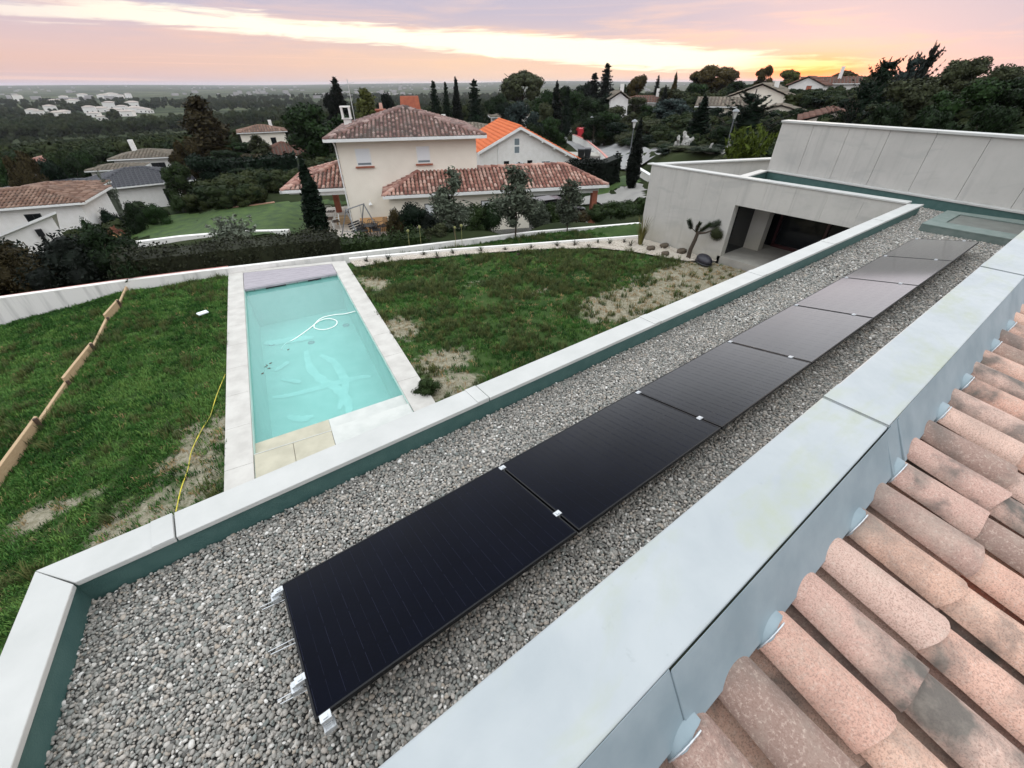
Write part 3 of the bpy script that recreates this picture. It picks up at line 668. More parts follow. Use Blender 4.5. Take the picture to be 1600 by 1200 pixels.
def canal(r0, r1, L, th, n=8, cover=True, seed=0, arc=.92):
    # half round tile lying along -Y, wide end downhill for a cover
    g = random.Random(seed); vs = []; fs = []
    st = 6
    for layer in (0, 1):
        for j in range(st+1):
            k = j/st; r = r0+(r1-r0)*k - layer*th; fl_ = .72 if cover else .8
            for i in range(n+1):
                a = (math.pi*(1-arc))/2 + math.pi*arc*i/n
                w = 1+.012*math.sin(5*k+seed)+.01*math.sin(3*a+seed*2)
                x = math.cos(a)*r*w; z = math.sin(a)*r*fl_*w
                if not cover: z = -z
                y = -L*k
                if j == st: y += .012*math.cos(a*2+seed)-.006*math.sin(a)
                vs.append((x, y, z))
    m = (n+1); o = m*(st+1)
    for j in range(st):
        for i in range(n):
            f = (j*m+i, j*m+i+1, (j+1)*m+i+1, (j+1)*m+i); fs.append(f if cover else f[::-1])
            f2_ = tuple(o+q for q in f); fs.append(f2_[::-1] if cover else f2_)
    for j in (0, st):
        for i in range(n): fs.append((j*m+i, j*m+i+1, o+j*m+i+1, o+j*m+i))
    for j in range(st):
        for i in (0, n): fs.append((j*m+i, (j+1)*m+i, o+(j+1)*m+i, o+j*m+i))
    bm = bmesh.new(); bv = [bm.verts.new(v) for v in vs]
    for f in fs: bm.faces.new([bv[q] for q in f])
    bmesh.ops.recalc_face_normals(bm, faces=bm.faces)
    for f in bm.faces: f.smooth = True
    for e in bm.edges:
        if len(e.link_faces) == 2 and e.link_faces[0].normal.angle(e.link_faces[1].normal, 0) > .8: e.smooth = False
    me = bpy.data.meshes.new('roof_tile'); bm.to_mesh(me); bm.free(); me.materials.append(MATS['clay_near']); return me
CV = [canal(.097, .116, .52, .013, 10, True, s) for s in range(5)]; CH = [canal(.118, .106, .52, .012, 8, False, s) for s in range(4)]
for c in range(-6, 32):
    g = random.Random(c*7+3); x = TX0+(c-1)*TP+.0
    xv = x - .26*0
    first = .03 - g.uniform(0, .03); off = g.uniform(-.022, .022)
    # which rows show: near ones only where the picture reaches
    rows = range(0, 5)
    for r in rows:
        yy = .0 - (r*.40 + (0 if r == 0 else 0)) + off*1.0 - .0
        if yy < -.95 and x > 4: continue
        z = 1.155 + yy*math.tan(SLP)
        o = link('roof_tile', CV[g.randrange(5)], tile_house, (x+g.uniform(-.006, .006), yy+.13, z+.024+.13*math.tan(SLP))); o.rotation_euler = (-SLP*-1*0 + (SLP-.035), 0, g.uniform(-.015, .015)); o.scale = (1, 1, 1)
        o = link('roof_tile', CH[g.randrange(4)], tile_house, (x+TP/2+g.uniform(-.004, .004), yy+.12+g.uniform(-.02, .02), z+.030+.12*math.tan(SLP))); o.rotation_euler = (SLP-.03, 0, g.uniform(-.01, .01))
tpart(MB().hexa([(-2.2, .1, 1.06), (-2.2, -2.6, 1.06-2.7*math.tan(SLP)), (9.5, -2.6, 1.06-2.7*math.tan(SLP)), (9.5, .1, 1.06)], [(-2.2, .1, 1.08), (-2.2, -2.6, 1.08-2.7*math.tan(SLP)), (9.5, -2.6, 1.08-2.7*math.tan(SLP)), (9.5, .1, 1.08)]), 'roof_deck', 'dark_wood')
# lead tongues dressed down over some tiles, each with a strip of sealing braid
for c in (1, 3, 6, 8, 11, 13, 16, 18):
    x = TX0+(c-1)*TP
    mb = MB(); n = 10; vs = []
    for k in range(4):
        for i in range(n+1):
            q_ = i/n; a = math.pi*(.40+.60*q_); rr = .1065+.001*k; e_ = math.sin(math.pi*min(1, q_*1.0))**.6*(.7+.3*math.sin(c*3+i)); d = [0.03, -.0, -.001-.010*e_, -.002-.021*e_][k]
            vs.append((x+math.cos(a)*rr, d, 1.184+math.sin(a)*rr*.74+d*math.tan(SLP-.035)))
    fs = [(k*(n+1)+i, k*(n+1)+i+1, (k+1)*(n+1)+i+1, (k+1)*(n+1)+i) for k in range(3) for i in range(n)]
    t_ = tpart(mb.raw(vs, fs, True), 'lead_tongue', 'zinc')
    pts = [(x+math.cos(a)*.1085, -.004-.014*math.sin(a), 1.185+math.sin(a)*.081) for a in np.linspace(math.pi*.48, math.pi*.99, 12)]
    tpart(MB().tube(pts, [.003+.0012*(q % 2) for q in range(12)], 6), 'sealing_braid', 'galvanised', t_)
# ------------------------------------------------------------------ garden: lawn sheet, pool, walls, planted bed
GZ = -2.6
PO = Vector((-.54, 7.70, 0)); PE = Vector((.1374, .9905, 0)); PR = Vector((.9905, -.1374, 0))     # pool corner, its long axis, its short axis
def pw(u, v): q = PO + PR*u + PE*v; return (q.x, q.y)
WALL = [(-14.0, 20.6), (-5.70, 18.95), (-2.45, 18.32), (.44, 17.60), (3.0, 17.15), (6.92, 16.55), (12.7, 15.5), (18.4, 13.75)]
BED = [(4.30, 16.30), (7.85, 14.92), (11.6, 13.2), (15.5, 11.45)]
def wall_y(x): return np.interp(x, [p[0] for p in WALL], [p[1] for p in WALL])
def lawn_z(x, y):
    x = np.asarray(x, float); y = np.asarray(y, float)
    z = GZ - .05 - .13*np.maximum(0, -2.6-x) - .02*np.maximum(0, -1-x)
    z = z + .03*np.sin(x*1.3+.7)*np.cos(y*1.1) + .018*np.sin(x*3.1+y*2.3)
    z = z - np.where((x > 3) & (y > np.interp(x, [p[0] for p in BED], [p[1] for p in BED])), .25, 0)
    return z
POOLREC = [pw(-.40, -4.5), pw(3.40, -4.5), pw(3.40, 9.1), pw(-.40, 10.2)]
def bareness(x, y):
    def bl(cx, cy, rx, ry, k=1.0): return k*np.exp(-(((x-cx)/rx)**2+((y-cy)/ry)**2))
    b = np.where(x > 2.8, .27, .1)
    for q in ((13.118,7.078,2.4,1.3), (15.034,7.545,1.3,.9), (9.520,7.579,1.3,.7), (3.754,8.026,.8,.5), (3.559,10.262,.6,.8), (4.292,13.774,.5,.7), (3.346,6.983,.7,.4), (10.330,7.256,1.2,.5),
              (8.253,9.753,.9,.3,.5), (7.017,11.707,.7,.3,.5), (-1.624,8.712,.5,.35), (-1.871,7.939,.4,.3), (-3.809,8.159,.35,.3), (-3.954,8.112,.6,.4), (-2.471,7.159,.8,.5), (-2.700,6.600,1.0,.4), (-1.392,7.201,.5,.9), (-1.399,8.207,.4,.6,.8), (-3.163,8.000,.5,.2), (-0.978,8.583,.2,.9)): b = b + bl(*q)
    b = np.where(x > 2.8, np.where(x > 9, 1.05, .8), .5)*b + .22*np.exp(-((y-3.6)/1.0)**2)
    return np.clip(b, 0, 1)
def build_garden():
    st = .11; xs = np.arange(-13.5, 18.2, st); ys = np.arange(-5.0, 20.4, st); X, Y = np.meshgrid(xs, ys); Z = lawn_z(X, Y)+rng.normal(0, .008, X.shape)
    ok = (Y < wall_y(X)-.02) & ~inside(POOLREC, X, Y) & ~((X > -2.3+.14*Y*0) & (Y < 3.1)) & ~((X > FX-.02) & (Y < 11.6)); n = len(xs)
    idx = np.arange(X.size).reshape(X.shape); q = ok[:-1, :-1] & ok[1:, :-1] & ok[:-1, 1:] & ok[1:, 1:]
    f = np.stack([idx[:-1, :-1][q], idx[:-1, 1:][q], idx[1:, 1:][q], idx[1:, :-1][q]], 1)
    me = bpy.data.meshes.new('garden_ground'); me.from_pydata(np.stack([X, Y, Z], -1).reshape(-1, 3).tolist(), [], f.tolist()); me.materials.append(MATS['garden_soil'])
    a = me.attributes.new('bare', 'FLOAT', 'POINT'); a.data.foreach_set('value', bareness(X, Y).ravel().astype(np.float32)); me.polygons.foreach_set('use_smooth', [True]*len(f)); me.update()
    kind(link('garden_ground', me), 'structure')
build_garden()
def blade_proto(n, h, spread, wd, lean, m, seed):
    g = np.random.default_rng(seed); mb = MB()
    for i in range(n):
        a = g.uniform(0, 6.28); r = spread*math.sqrt(g.random()); x, y = r*math.cos(a), r*math.sin(a); b = g.uniform(0, 6.28); hh = h*g.uniform(.5, 1.1); w = wd*g.uniform(.7, 1.3); l = lean*g.uniform(.2, 1)
        dx, dy = math.cos(b), math.sin(b); px, py = -dy*w, dx*w
        mb.raw([(x-px, y-py, -.02), (x+px, y+py, -.02), (x+dx*l*.35+px*.8, y+dy*l*.35+py*.8, hh*.6), (x+dx*l*.35-px*.8, y+dy*l*.35-py*.8, hh*.6), (x+dx*l, y+dy*l, hh)], [(0, 1, 2, 3), (3, 2, 4)])
    return mb.mesh('blades', m)
leaf_mat('grass_dark', (.009, .034, .011), (.024, .072, .018), .7, False); leaf_mat('grass_light', (.038, .125, .026), (.105, .215, .058), .7, False)
GR = [blade_proto(16, .085, .085, .0065, .06, ('grass_dark', 'grass_blade', 'grass_light')[i//3], i) for i in range(9)]
WD = [blade_proto(26, .22, .10, .008, .14, 'weed_blade', i+20) for i in range(4)] + [blade_proto(30, .30, .12, .007, .2, 'weed_blade', 31)]
DR = [blade_proto(14, .07, .10, .006, .08, 'dry_blade', i+40) for i in range(3)]
def build_grass():
    P = []; S = []; K = []
    N = 92000; x = rng.uniform(-10, 15.5, N); y = rng.uniform(-1.5, 19.5, N)
    ok = ~((x > -2.5) & (y < 3.5)) & (y < wall_y(x)-.15) & ~inside([pw(-.5, -5), pw(3.5, -5), pw(3.5, 9.4), pw(-.5, 10.4)], x, y)
    bed = np.interp(x, [p[0] for p in BED], [p[1] for p in BED]); edge = BEDEDGE(x)
    inb = (x > 3.9) & (y > edge) & (y < bed); beyond = (x > 3.9) & (y >= bed)
    ok &= ~inb & (y < np.where(x > 3.9, 99, 99)); b = bareness(x, y)
    pat = np.sin(x*1.9+np.sin(y*1.3)*1.5)*np.cos(y*1.6+np.sin(x*.9)*1.3)
    right = x > 2.8
    dens = np.where(right, .46+.36*pat, .95)*(1-np.clip(b-.12, 0, 1)*1.1); keep = ok & (rng.random(N) < dens)
    X, Y, Rt, B, PT = x[keep], y[keep], right[keep], b[keep], pat[keep]; n = len(X); Z = lawn_z(X, Y)
    rot = np.stack([rng.normal(0, .1, n), rng.normal(0, .1, n), rng.uniform(0, 6.28, n)], 1); s = rng.uniform(.6, 1.25, n)
    tone = .5+.28*np.sin(X*.9+np.sin(Y*1.7)*1.2)*np.cos(Y*.8+1)+.22*np.sin(X*3.1+Y*1.9)*np.sin(Y*2.7-X)+rng.normal(0, .22, n); tone += np.where(X > 2.8, -.02, .12); pk = np.clip((tone*3).astype(int), 0, 2)*3+rng.integers(0, 3, n)
    scatter('lawn_grass', np.stack([X, Y, Z], 1), rot, s, GR, pick=pk)
    # taller weeds in clumps on the rough side, dry tufts on the bare soil
    C = np.stack([rng.uniform(-8, 14.8, 620), rng.uniform(5.0, 17.5, 620)], 1); px = []; 
    for cx, cy in C:
        rgt = cx > 2.8
        if not rgt and rng.random() < .65: continue
        k = int(rng.integers(5, 26 if rgt else 12)); px.append(np.stack([rng.normal(cx, .22, k), rng.normal(cy, .2, k)], 1))
    Q = np.concatenate(px); x, y = Q[:, 0], Q[:, 1]; ed = BEDEDGE(x)
    ok = (y < wall_y(x)-.2) & ~inside([pw(-.5, -5), pw(3.48, -5), pw(3.48, 9.4), pw(-.5, 10.4)], x, y) & ~((x > 3.9) & (y > ed-.1) & (y < np.interp(x, [p[0] for p in BED], [p[1] for p in BED])+.1)) & (x < 14.9) & (rng.random(len(x)) > np.clip(bareness(x, y)*1.0-.2, 0, .8))
    x, y = x[ok], y[ok]; n = len(x)
    scatter('weeds', np.stack([x, y, lawn_z(x, y)], 1), np.stack([rng.normal(0, .12, n), rng.normal(0, .12, n), rng.uniform(0, 6.28, n)], 1), rng.uniform(.4, 1.0, n), WD)
    N = 9000; x = rng.uniform(-8, 15.4, N); y = rng.uniform(3.6, 17, N); b = bareness(x, y)
    ok = (y < np.minimum(wall_y(x)-.2, np.where(x > 3.9, BEDEDGE(x)-.1, 99))) & ~inside([pw(-.5, -5), pw(3.48, -5), pw(3.48, 9.4), pw(-.5, 10.4)], x, y) & (rng.random(N) < .15+b)
    x, y = x[ok], y[ok]; n = len(x)
    scatter('dry_grass', np.stack([x, y, lawn_z(x, y)], 1), np.stack([rng.normal(0, .1, n), rng.normal(0, .1, n), rng.uniform(0, 6.28, n)], 1), rng.uniform(.5, 1.1, n), DR)
EDG = [(4.3, 15.55), (5.8, 15.25), (7.7, 14.45), (9.6, 13.65), (11.4, 12.75), (13.0, 11.65), (13.75, 10.7), (14.1, 9.6), (14.45, 8.7), (15.5, 7.8)]
def BEDEDGE(x): return np.interp(x, [p[0] for p in EDG], [p[1] for p in EDG])
build_grass()

def smooth_pts(p, n=6):
    p = [Vector(q) for q in p]; out = []
    for i in range(len(p)-1):
        a, b, c, d = p[max(i-1, 0)], p[i], p[i+1], p[min(i+2, len(p)-1)]
        for k in range(n):
            t = k/n; out.append(.5*((2*b)+(c-a)*t+(2*a-5*b+4*c-d)*t*t+(3*b-a-3*c+d)*t**3))
    return out+[p[-1]]

# pool
pool = thing('swimming_pool', 'rectangular swimming pool with pale turquoise water and white stone deck', 'pool', (PO.x, PO.y, 0), -math.atan2(PE.x, PE.y))
def pp(mb, name, m, **k): return mb.build(name, m, pool, **k)
DT = GZ+.02; WZ = GZ-.12
pp(MB().box(-.03, 2.98, -1.5, 8.2, -4.1, -4.02), 'pool_floor', 'pool_liner')
pp(MB().box(-.06, -.0, -1.5, 8.2, -4.02, DT-.05).box(2.95, 3.01, -1.5, 8.2, -4.02, DT-.05).box(-.06, 3.01, 8.2, 8.26, -4.02, DT-.05), 'pool_wall', 'pool_liner')
pp(MB().poly([(.0, -.44, WZ), (2.95, -.30, WZ), (2.95, 8.2, WZ), (.0, 8.2, WZ)]), 'water', 'pool_water')
pp(MB().hexa([(0, -.02, -4.02), (2.95, .12, -4.02), (2.95, -1.5, -4.02), (0, -1.5, -4.02)][::-1], [(0, -.02, WZ-.10), (2.95, .12, WZ-.10), (2.95, -1.5, WZ-.10), (0, -1.5, WZ-.10)][::-1]), 'pool_step', 'pool_liner')
pp(MB().hexa([(0, -.06, WZ-.1), (1.36, .0, WZ-.1), (1.36, -1.5, WZ-.1), (0, -1.5, WZ-.1)][::-1], [(0, -.06, WZ+.012), (1.36, .0, WZ+.012), (1.36, -1.5, WZ+.012), (0, -1.5, WZ+.012)][::-1]), 'pool_step', 'step_cream')
pp(MB().hexa([(1.365, .0, WZ-.1), (2.95, .08, WZ-.1), (2.95, -1.5, WZ-.1), (1.365, -1.5, WZ-.1)][::-1], [(1.365, .0, WZ+.012), (2.95, .08, WZ+.012), (2.95, -1.5, WZ+.012), (1.365, -1.5, WZ+.012)][::-1]), 'pool_step', 'step_white')
for i, (a, b) in enumerate(((0, .66), (.665, 1.36))):
    pp(MB().box(a, b, -1.5, -.52, WZ+.012, DT-.02), 'pool_step', 'step_cream', bevel=.01)
pp(MB().box(1.365, 2.95, -1.5, -.42, WZ+.012, DT-.02), 'pool_step', 'step_white', bevel=.01)
for z_, a, b in ((0, -.53, -.515), ):
    pp(MB().box(0, 1.36, a, b, WZ+.012, DT-.012), 'step_nosing', 'step_white')
def deck(u0, u1, v0, v1, n):
    c = np.linspace(v0, v1, n+1)
    for a, b in zip(c[:-1], c[1:]): pp(MB().box(u0, u1, a+.003, b-.003, DT-.16, DT), 'deck_slab', 'deck_stone', bevel=.006)
deck(-.47, -.012, -4.4, 9.0, 11); deck(2.965, 3.46, -4.4, 8.9, 11)
pp(MB().prism([(-.47, 9.0), (-.012, 9.0), (-.012, 10.05), (-.47, 10.3)], DT-.16, DT), 'deck_slab', 'deck_stone', bevel=.006)
pp(MB().prism([(2.965, 8.9), (3.46, 8.9), (3.46, 9.28), (2.965, 9.42)], DT-.16, DT), 'deck_slab', 'deck_stone', bevel=.006)
pp(MB().prism([(-.012, 10.05), (-.012, 9.82), (2.965, 9.18), (2.965, 9.42)][::-1], DT-.16, DT), 'deck_slab', 'deck_stone', bevel=.006)
def skew(u): return 9.82-(u)*.215
for i in range(6):          # planks over the roller shutter
    t0, t1 = i/6, (i+1)/6
    q = [(0, 8.2+t0*(skew(0)-8.2)+.004), (2.955, 8.2+t0*(skew(2.95)-8.2)+.004), (2.955, 8.2+t1*(skew(2.95)-8.2)-.004), (0, 8.2+t1*(skew(0)-8.2)-.004)]
    pp(MB().prism(q, DT-.06, DT-.012), 'cover_plank', 'deck_lilac', bevel=.004)
pp(MB().box(0, 2.95, 8.12, 8.2, DT-.09, DT-.02), 'cover_beam', 'deck_lilac')
for a, b in ((.62, 1.25), (1.95, 2.4)): pp(MB().box(a, b, 8.105, 8.12, DT-.13, DT-.085), 'skimmer_slot', 'dark_frame')
for a in (.28, 1.62, 2.65): pp(MB().tube([(a, 8.2, WZ+.06), (a, 8.10, WZ+.06)], .03, 8), 'inlet', 'grey_metal')
for (u_, v_, z_, r_) in ((1.45, 6.1, -4.015, .11), (.3, 6.6, -4.015, .10), (2.7, 6.8, -4.015, .12)): pp(MB().lathe([(0.001, .012), (r_, .012), (r_, 0)], 14, (u_, v_, z_)), 'floor_drain', 'grey_metal')
plain('sediment', (.60, .77, .73), .9, (.50, .67, .62), 2.5)
_dz = [-4.014]
def drift(pts, w):
    _dz[0] += .003; P = smooth_pts([(u_, v_, _dz[0]) for u_, v_ in pts], 6); mb = MB(); n_ = len(P); vs = []; g = random.Random(len(pts)+int(w*100))
    for i, p in enumerate(P):
        d = (P[min(i+1, n_-1)]-P[max(i-1, 0)]).normalized(); s_ = Vector((-d.y, d.x, 0))*w*(.35+.65*math.sin(math.pi*(i+.5)/n_))*g.uniform(.75, 1.2); vs += [p+s_, p-s_]
    pp(mb.raw(vs, [(2*i, 2*i+1, 2*i+3, 2*i+2) for i in range(n_-1)]), 'floor_sediment', 'sediment')
drift([(1.23,5.63),(1.22,4.50),(1.46,3.61),(1.78,2.90),(1.87,2.04),(1.67,1.42)], 0.14)
drift([(0.10,3.47),(0.50,3.34),(1.16,3.31),(1.67,3.31),(2.38,3.28),(2.72,3.16)], 0.13)
drift([(1.59,5.12),(1.88,4.54),(2.00,3.67),(1.96,2.97),(1.62,2.03)], 0.14)
drift([(0.41,2.40),(0.69,2.10),(0.99,2.08)], 0.12)
drift([(0.10,6.83),(0.40,6.69),(1.08,6.56),(1.56,6.39)], 0.20)
drift([(0.28,4.82),(0.56,5.06),(0.66,5.21)], 0.10)
drift([(0.41,4.30),(0.72,3.98),(0.88,3.82)], 0.10)
h = thing('pool_hose', 'white floating pool hose with one loop on the turquoise water', 'hose', (PO.x, PO.y, WZ), -math.atan2(PE.x, PE.y))
hp = [(2.92, 4.85, .03), (2.6, 4.85, .02), (2.3, 4.95, .012), (1.95, 4.92, .01), (1.72, 4.62, .01), (1.68, 4.35, .01), (1.9, 4.12, .012), (2.2, 4.2, .012), (2.3, 4.5, .012), (2.12, 4.75, .02), (1.85, 4.72, .025), (1.5, 4.35, .012), (1.1, 3.98, .0), (.85, 3.9, -.04), (.72, 3.75, -.1)]
MB().tube(smooth_pts(hp), .0145, 8).build('hose_pipe', 'hose', h)
lf = [(.33, 2.83), (.45, 2.95), (.40, 2.72), (.9, 3.45), (.25, 2.55), (.36, 2.9)]
for i, (u_, v_) in enumerate(lf):
    q = PO+PR*u_+PE*v_; g = random.Random(i); a = g.uniform(0, 3); r = .05
    tag(MB().poly([(q.x+r*math.cos(a), q.y+r*math.sin(a), WZ+.004), (q.x-.5*r*math.sin(a), q.y+.5*r*math.cos(a), WZ+.012), (q.x-r*math.cos(a), q.y-r*math.sin(a), WZ+.004), (q.x+.5*r*math.sin(a), q.y-.5*r*math.cos(a), WZ+.009)]).build('floating_leaf', 'dark_wood'),
        'small dark leaf floating on the pool water', 'leaf', 'leaves floating on the pool')

# boundary walls
def wall_run(name, label, pts, th, z0, ztop, m, capm=None, cap=.04, over=.0, cat='wall'):
    o = thing(name, label, cat, (0, 0, 0)); P = [Vector((*p, 0)) for p in pts]; nr = []
    for i in range(len(P)):
        d = (P[min(i+1, len(P)-1)]-P[max(i-1, 0)]).normalized(); nr.append(Vector((-d.y, d.x, 0)))
    mb = MB(); cb = MB()
    for i in range(len(P)-1):
        a0, b0, a1, b1 = P[i], P[i+1], P[i]+nr[i]*th, P[i+1]+nr[i+1]*th; za, zb = ztop(P[i].x), ztop(P[i+1].x)
        mb.hexa([(a0.x, a0.y, z0), (b0.x, b0.y, z0), (b1.x, b1.y, z0), (a1.x, a1.y, z0)], [(a0.x, a0.y, za), (b0.x, b0.y, zb), (b1.x, b1.y, zb), (a1.x, a1.y, za)])
        a0, b0, a1, b1 = a0-nr[i]*over, b0-nr[i+1]*over, a1+nr[i]*over, b1+nr[i+1]*over
        cb.hexa([(a0.x, a0.y, za+.002), (b0.x, b0.y, zb+.002), (b1.x, b1.y, zb+.002), (a1.x, a1.y, za+.002)], [(a0.x, a0.y, za+cap), (b0.x, b0.y, zb+cap), (b1.x, b1.y, zb+cap), (a1.x, a1.y, za+cap)])
    mb.build('wall', m, o)
    if capm: cb.build('wall_cap', capm, o)
    return o
plain('streaked', (.74, .72, .69), .85, (.50, .49, .47), 1.6, 5, .1, 60, lo=.52, hi=.72, stretch=(3, 1, .25))
plain('pink_cap', (.42, .17, .15), .85, (.50, .24, .20), 4)
wall_run('boundary_wall', 'long low white rendered wall behind the pool with a thin pink coping, rain streaks on its left end', WALL, .18, -4.6, lambda x: float(np.interp(x, [-14, -6, 1, 7, 18], [-2.42, -2.40, -2.42, -2.66, -2.95])), 'streaked', 'white_render', .03, .0)
wall_run('wall_edging', 'thin row of pink tiles behind the left part of the white boundary wall', [(p[0], p[1]+.20) for p in WALL[:4]], .07, -3.2, lambda x: -2.385, 'pink_cap')
wall_run('bed_wall', 'low white kerb wall along the back of the pebble planting bed', BED, .12, -3.4, lambda x: -2.50, 'white_render')
# pebble bed
def bed():
    xs = np.linspace(4.3, 15.5, 60); lo = BEDEDGE(xs); hi = np.interp(xs, [p[0] for p in BED], [p[1] for p in BED]); hi = np.where(xs > 15.45, 11.4, hi); vs = []; fs = []; rows = 8
    for k in range(rows+1):
        y = lo+(hi-lo)*k/rows; vs += [(x, yy, float(lawn_z(x, min(yy, 20)))*0+GZ+.0+.015*math.sin(x*5+k)) for x, yy in zip(xs, y)]
    n = len(xs)
    for k in range(rows):
        for i in range(n-1): fs.append((k*n+i, k*n+i+1, (k+1)*n+i+1, (k+1)*n+i))
    kind(MB().raw(vs, fs, True).build('pebble_bed', 'bed_gravel'), 'structure')
    N = 5200; x = rng.uniform(4.3, 15.5, N); lo = BEDEDGE(x); hi = np.interp(x, [p[0] for p in BED], [p[1] for p in BED]); y = lo+(hi-lo)*rng.random(N)
    o = scatter('bed_pebbles', np.stack([x, y, np.full(N, GZ+.012)], 1), rng.uniform(0, 6, (N, 3)), rng.uniform(.014, .03, N), [p_ for p_ in PEBW]); 
PEBW = [m_.copy() for m_ in PEB[:3]]
plain('bed_pebble', (.64, .58, .51), .8, (.48, .42, .36), 1.5)
for m_ in PEBW: m_.materials.clear(); m_.materials.append(MATS['bed_pebble'])
bed()
# ------------------------------------------------------------------ plants
def leafcloud(g, centers, radii, n, size, up=0.0, shell=(.7, 1.05), aspect=1.6, flat=0.0, droop=0.0):
    """leaf quads spread through ellipsoids; returns verts (n*4,3)"""
    C = np.array(centers, float); Rr = np.array(radii, float)
    if Rr.ndim == 1: Rr = np.repeat(Rr[:, None], 3, 1)
    wgt = (Rr.prod(1))**(2/3); k = g.choice(len(C), n, p=wgt/wgt.sum())
    d = g.normal(size=(n, 3)); d /= np.linalg.norm(d, axis=1)[:, None]
    r = g.uniform(shell[0], shell[1], n)[:, None]; P = C[k]+d*r*Rr[k]
    nrm = d*.8+g.normal(size=(n, 3))*.6; nrm[:, 2] += flat; nrm /= np.linalg.norm(nrm, axis=1)[:, None]
    a = g.normal(size=(n, 3)); a[:, 2] += up; a[:, 2] -= droop; a += d*.4
    t = a-nrm*(a*nrm).sum(1)[:, None]; t /= np.linalg.norm(t, axis=1)[:, None]+1e-9; b = np.cross(nrm, t)
    s = size*g.uniform(.6, 1.3, n)[:, None]; t = t*s*aspect*.5; b = b*s*.5
    return np.stack([P-t, P+b*.9-t*.1, P+t, P-b*.9-t*.1], 1).reshape(-1, 3)
def leafmesh(name, V, cores=(), m='leaf', norm=None, seed=0):
    mb = MB()
    for c, r in cores: mb.ico(c, tuple(r), 2, .16, seed, True)
    n0 = len(mb.v); nv = len(V); vs = np.concatenate([np.array(mb.v).reshape(-1, 3), V]) if n0 else V
    if norm: vs = vs/np.array([norm[0], norm[0], norm[1]])
    fs = mb.f+[(n0+i, n0+i+1, n0+i+2, n0+i+3) for i in range(0, nv, 4)]
    me = bpy.data.meshes.new(name); me.from_pydata(vs.tolist(), [], fs); me.materials.append(MATS[m]); me.update(); return me
def trunkmesh(H, r, limbs=0, top=.6, spread=.2, norm=None, seed=0):
    g = random.Random(seed); mb = MB(); n = 6
    pts = [(g.uniform(-.01, .01)*H*(i > 0), g.uniform(-.01, .01)*H*(i > 0), -.06*H+(top+.06)*H*i/n) for i in range(n+1)]
    mb.tube(pts, [r*(1.25-.75*i/n) for i in range(n+1)], 7)
    for k in range(limbs):
        z = H*g.uniform(top*.45, top*.95); a = g.uniform(0, 6.28); L = spread*H*g.uniform(.6, 1.2)
        mb.tube([(0, 0, z), (math.cos(a)*L*.5, math.sin(a)*L*.5, z+L*.45), (math.cos(a)*L, math.sin(a)*L, z+L*.8)], [r*.5, r*.33, r*.15], 5)
    me = mb.mesh('trunk', 'bark')
    if norm:
        for v in me.vertices: v.co = (v.co.x/norm[0], v.co.y/norm[0], v.co.z/norm[1])
    return me
PROTO = {}
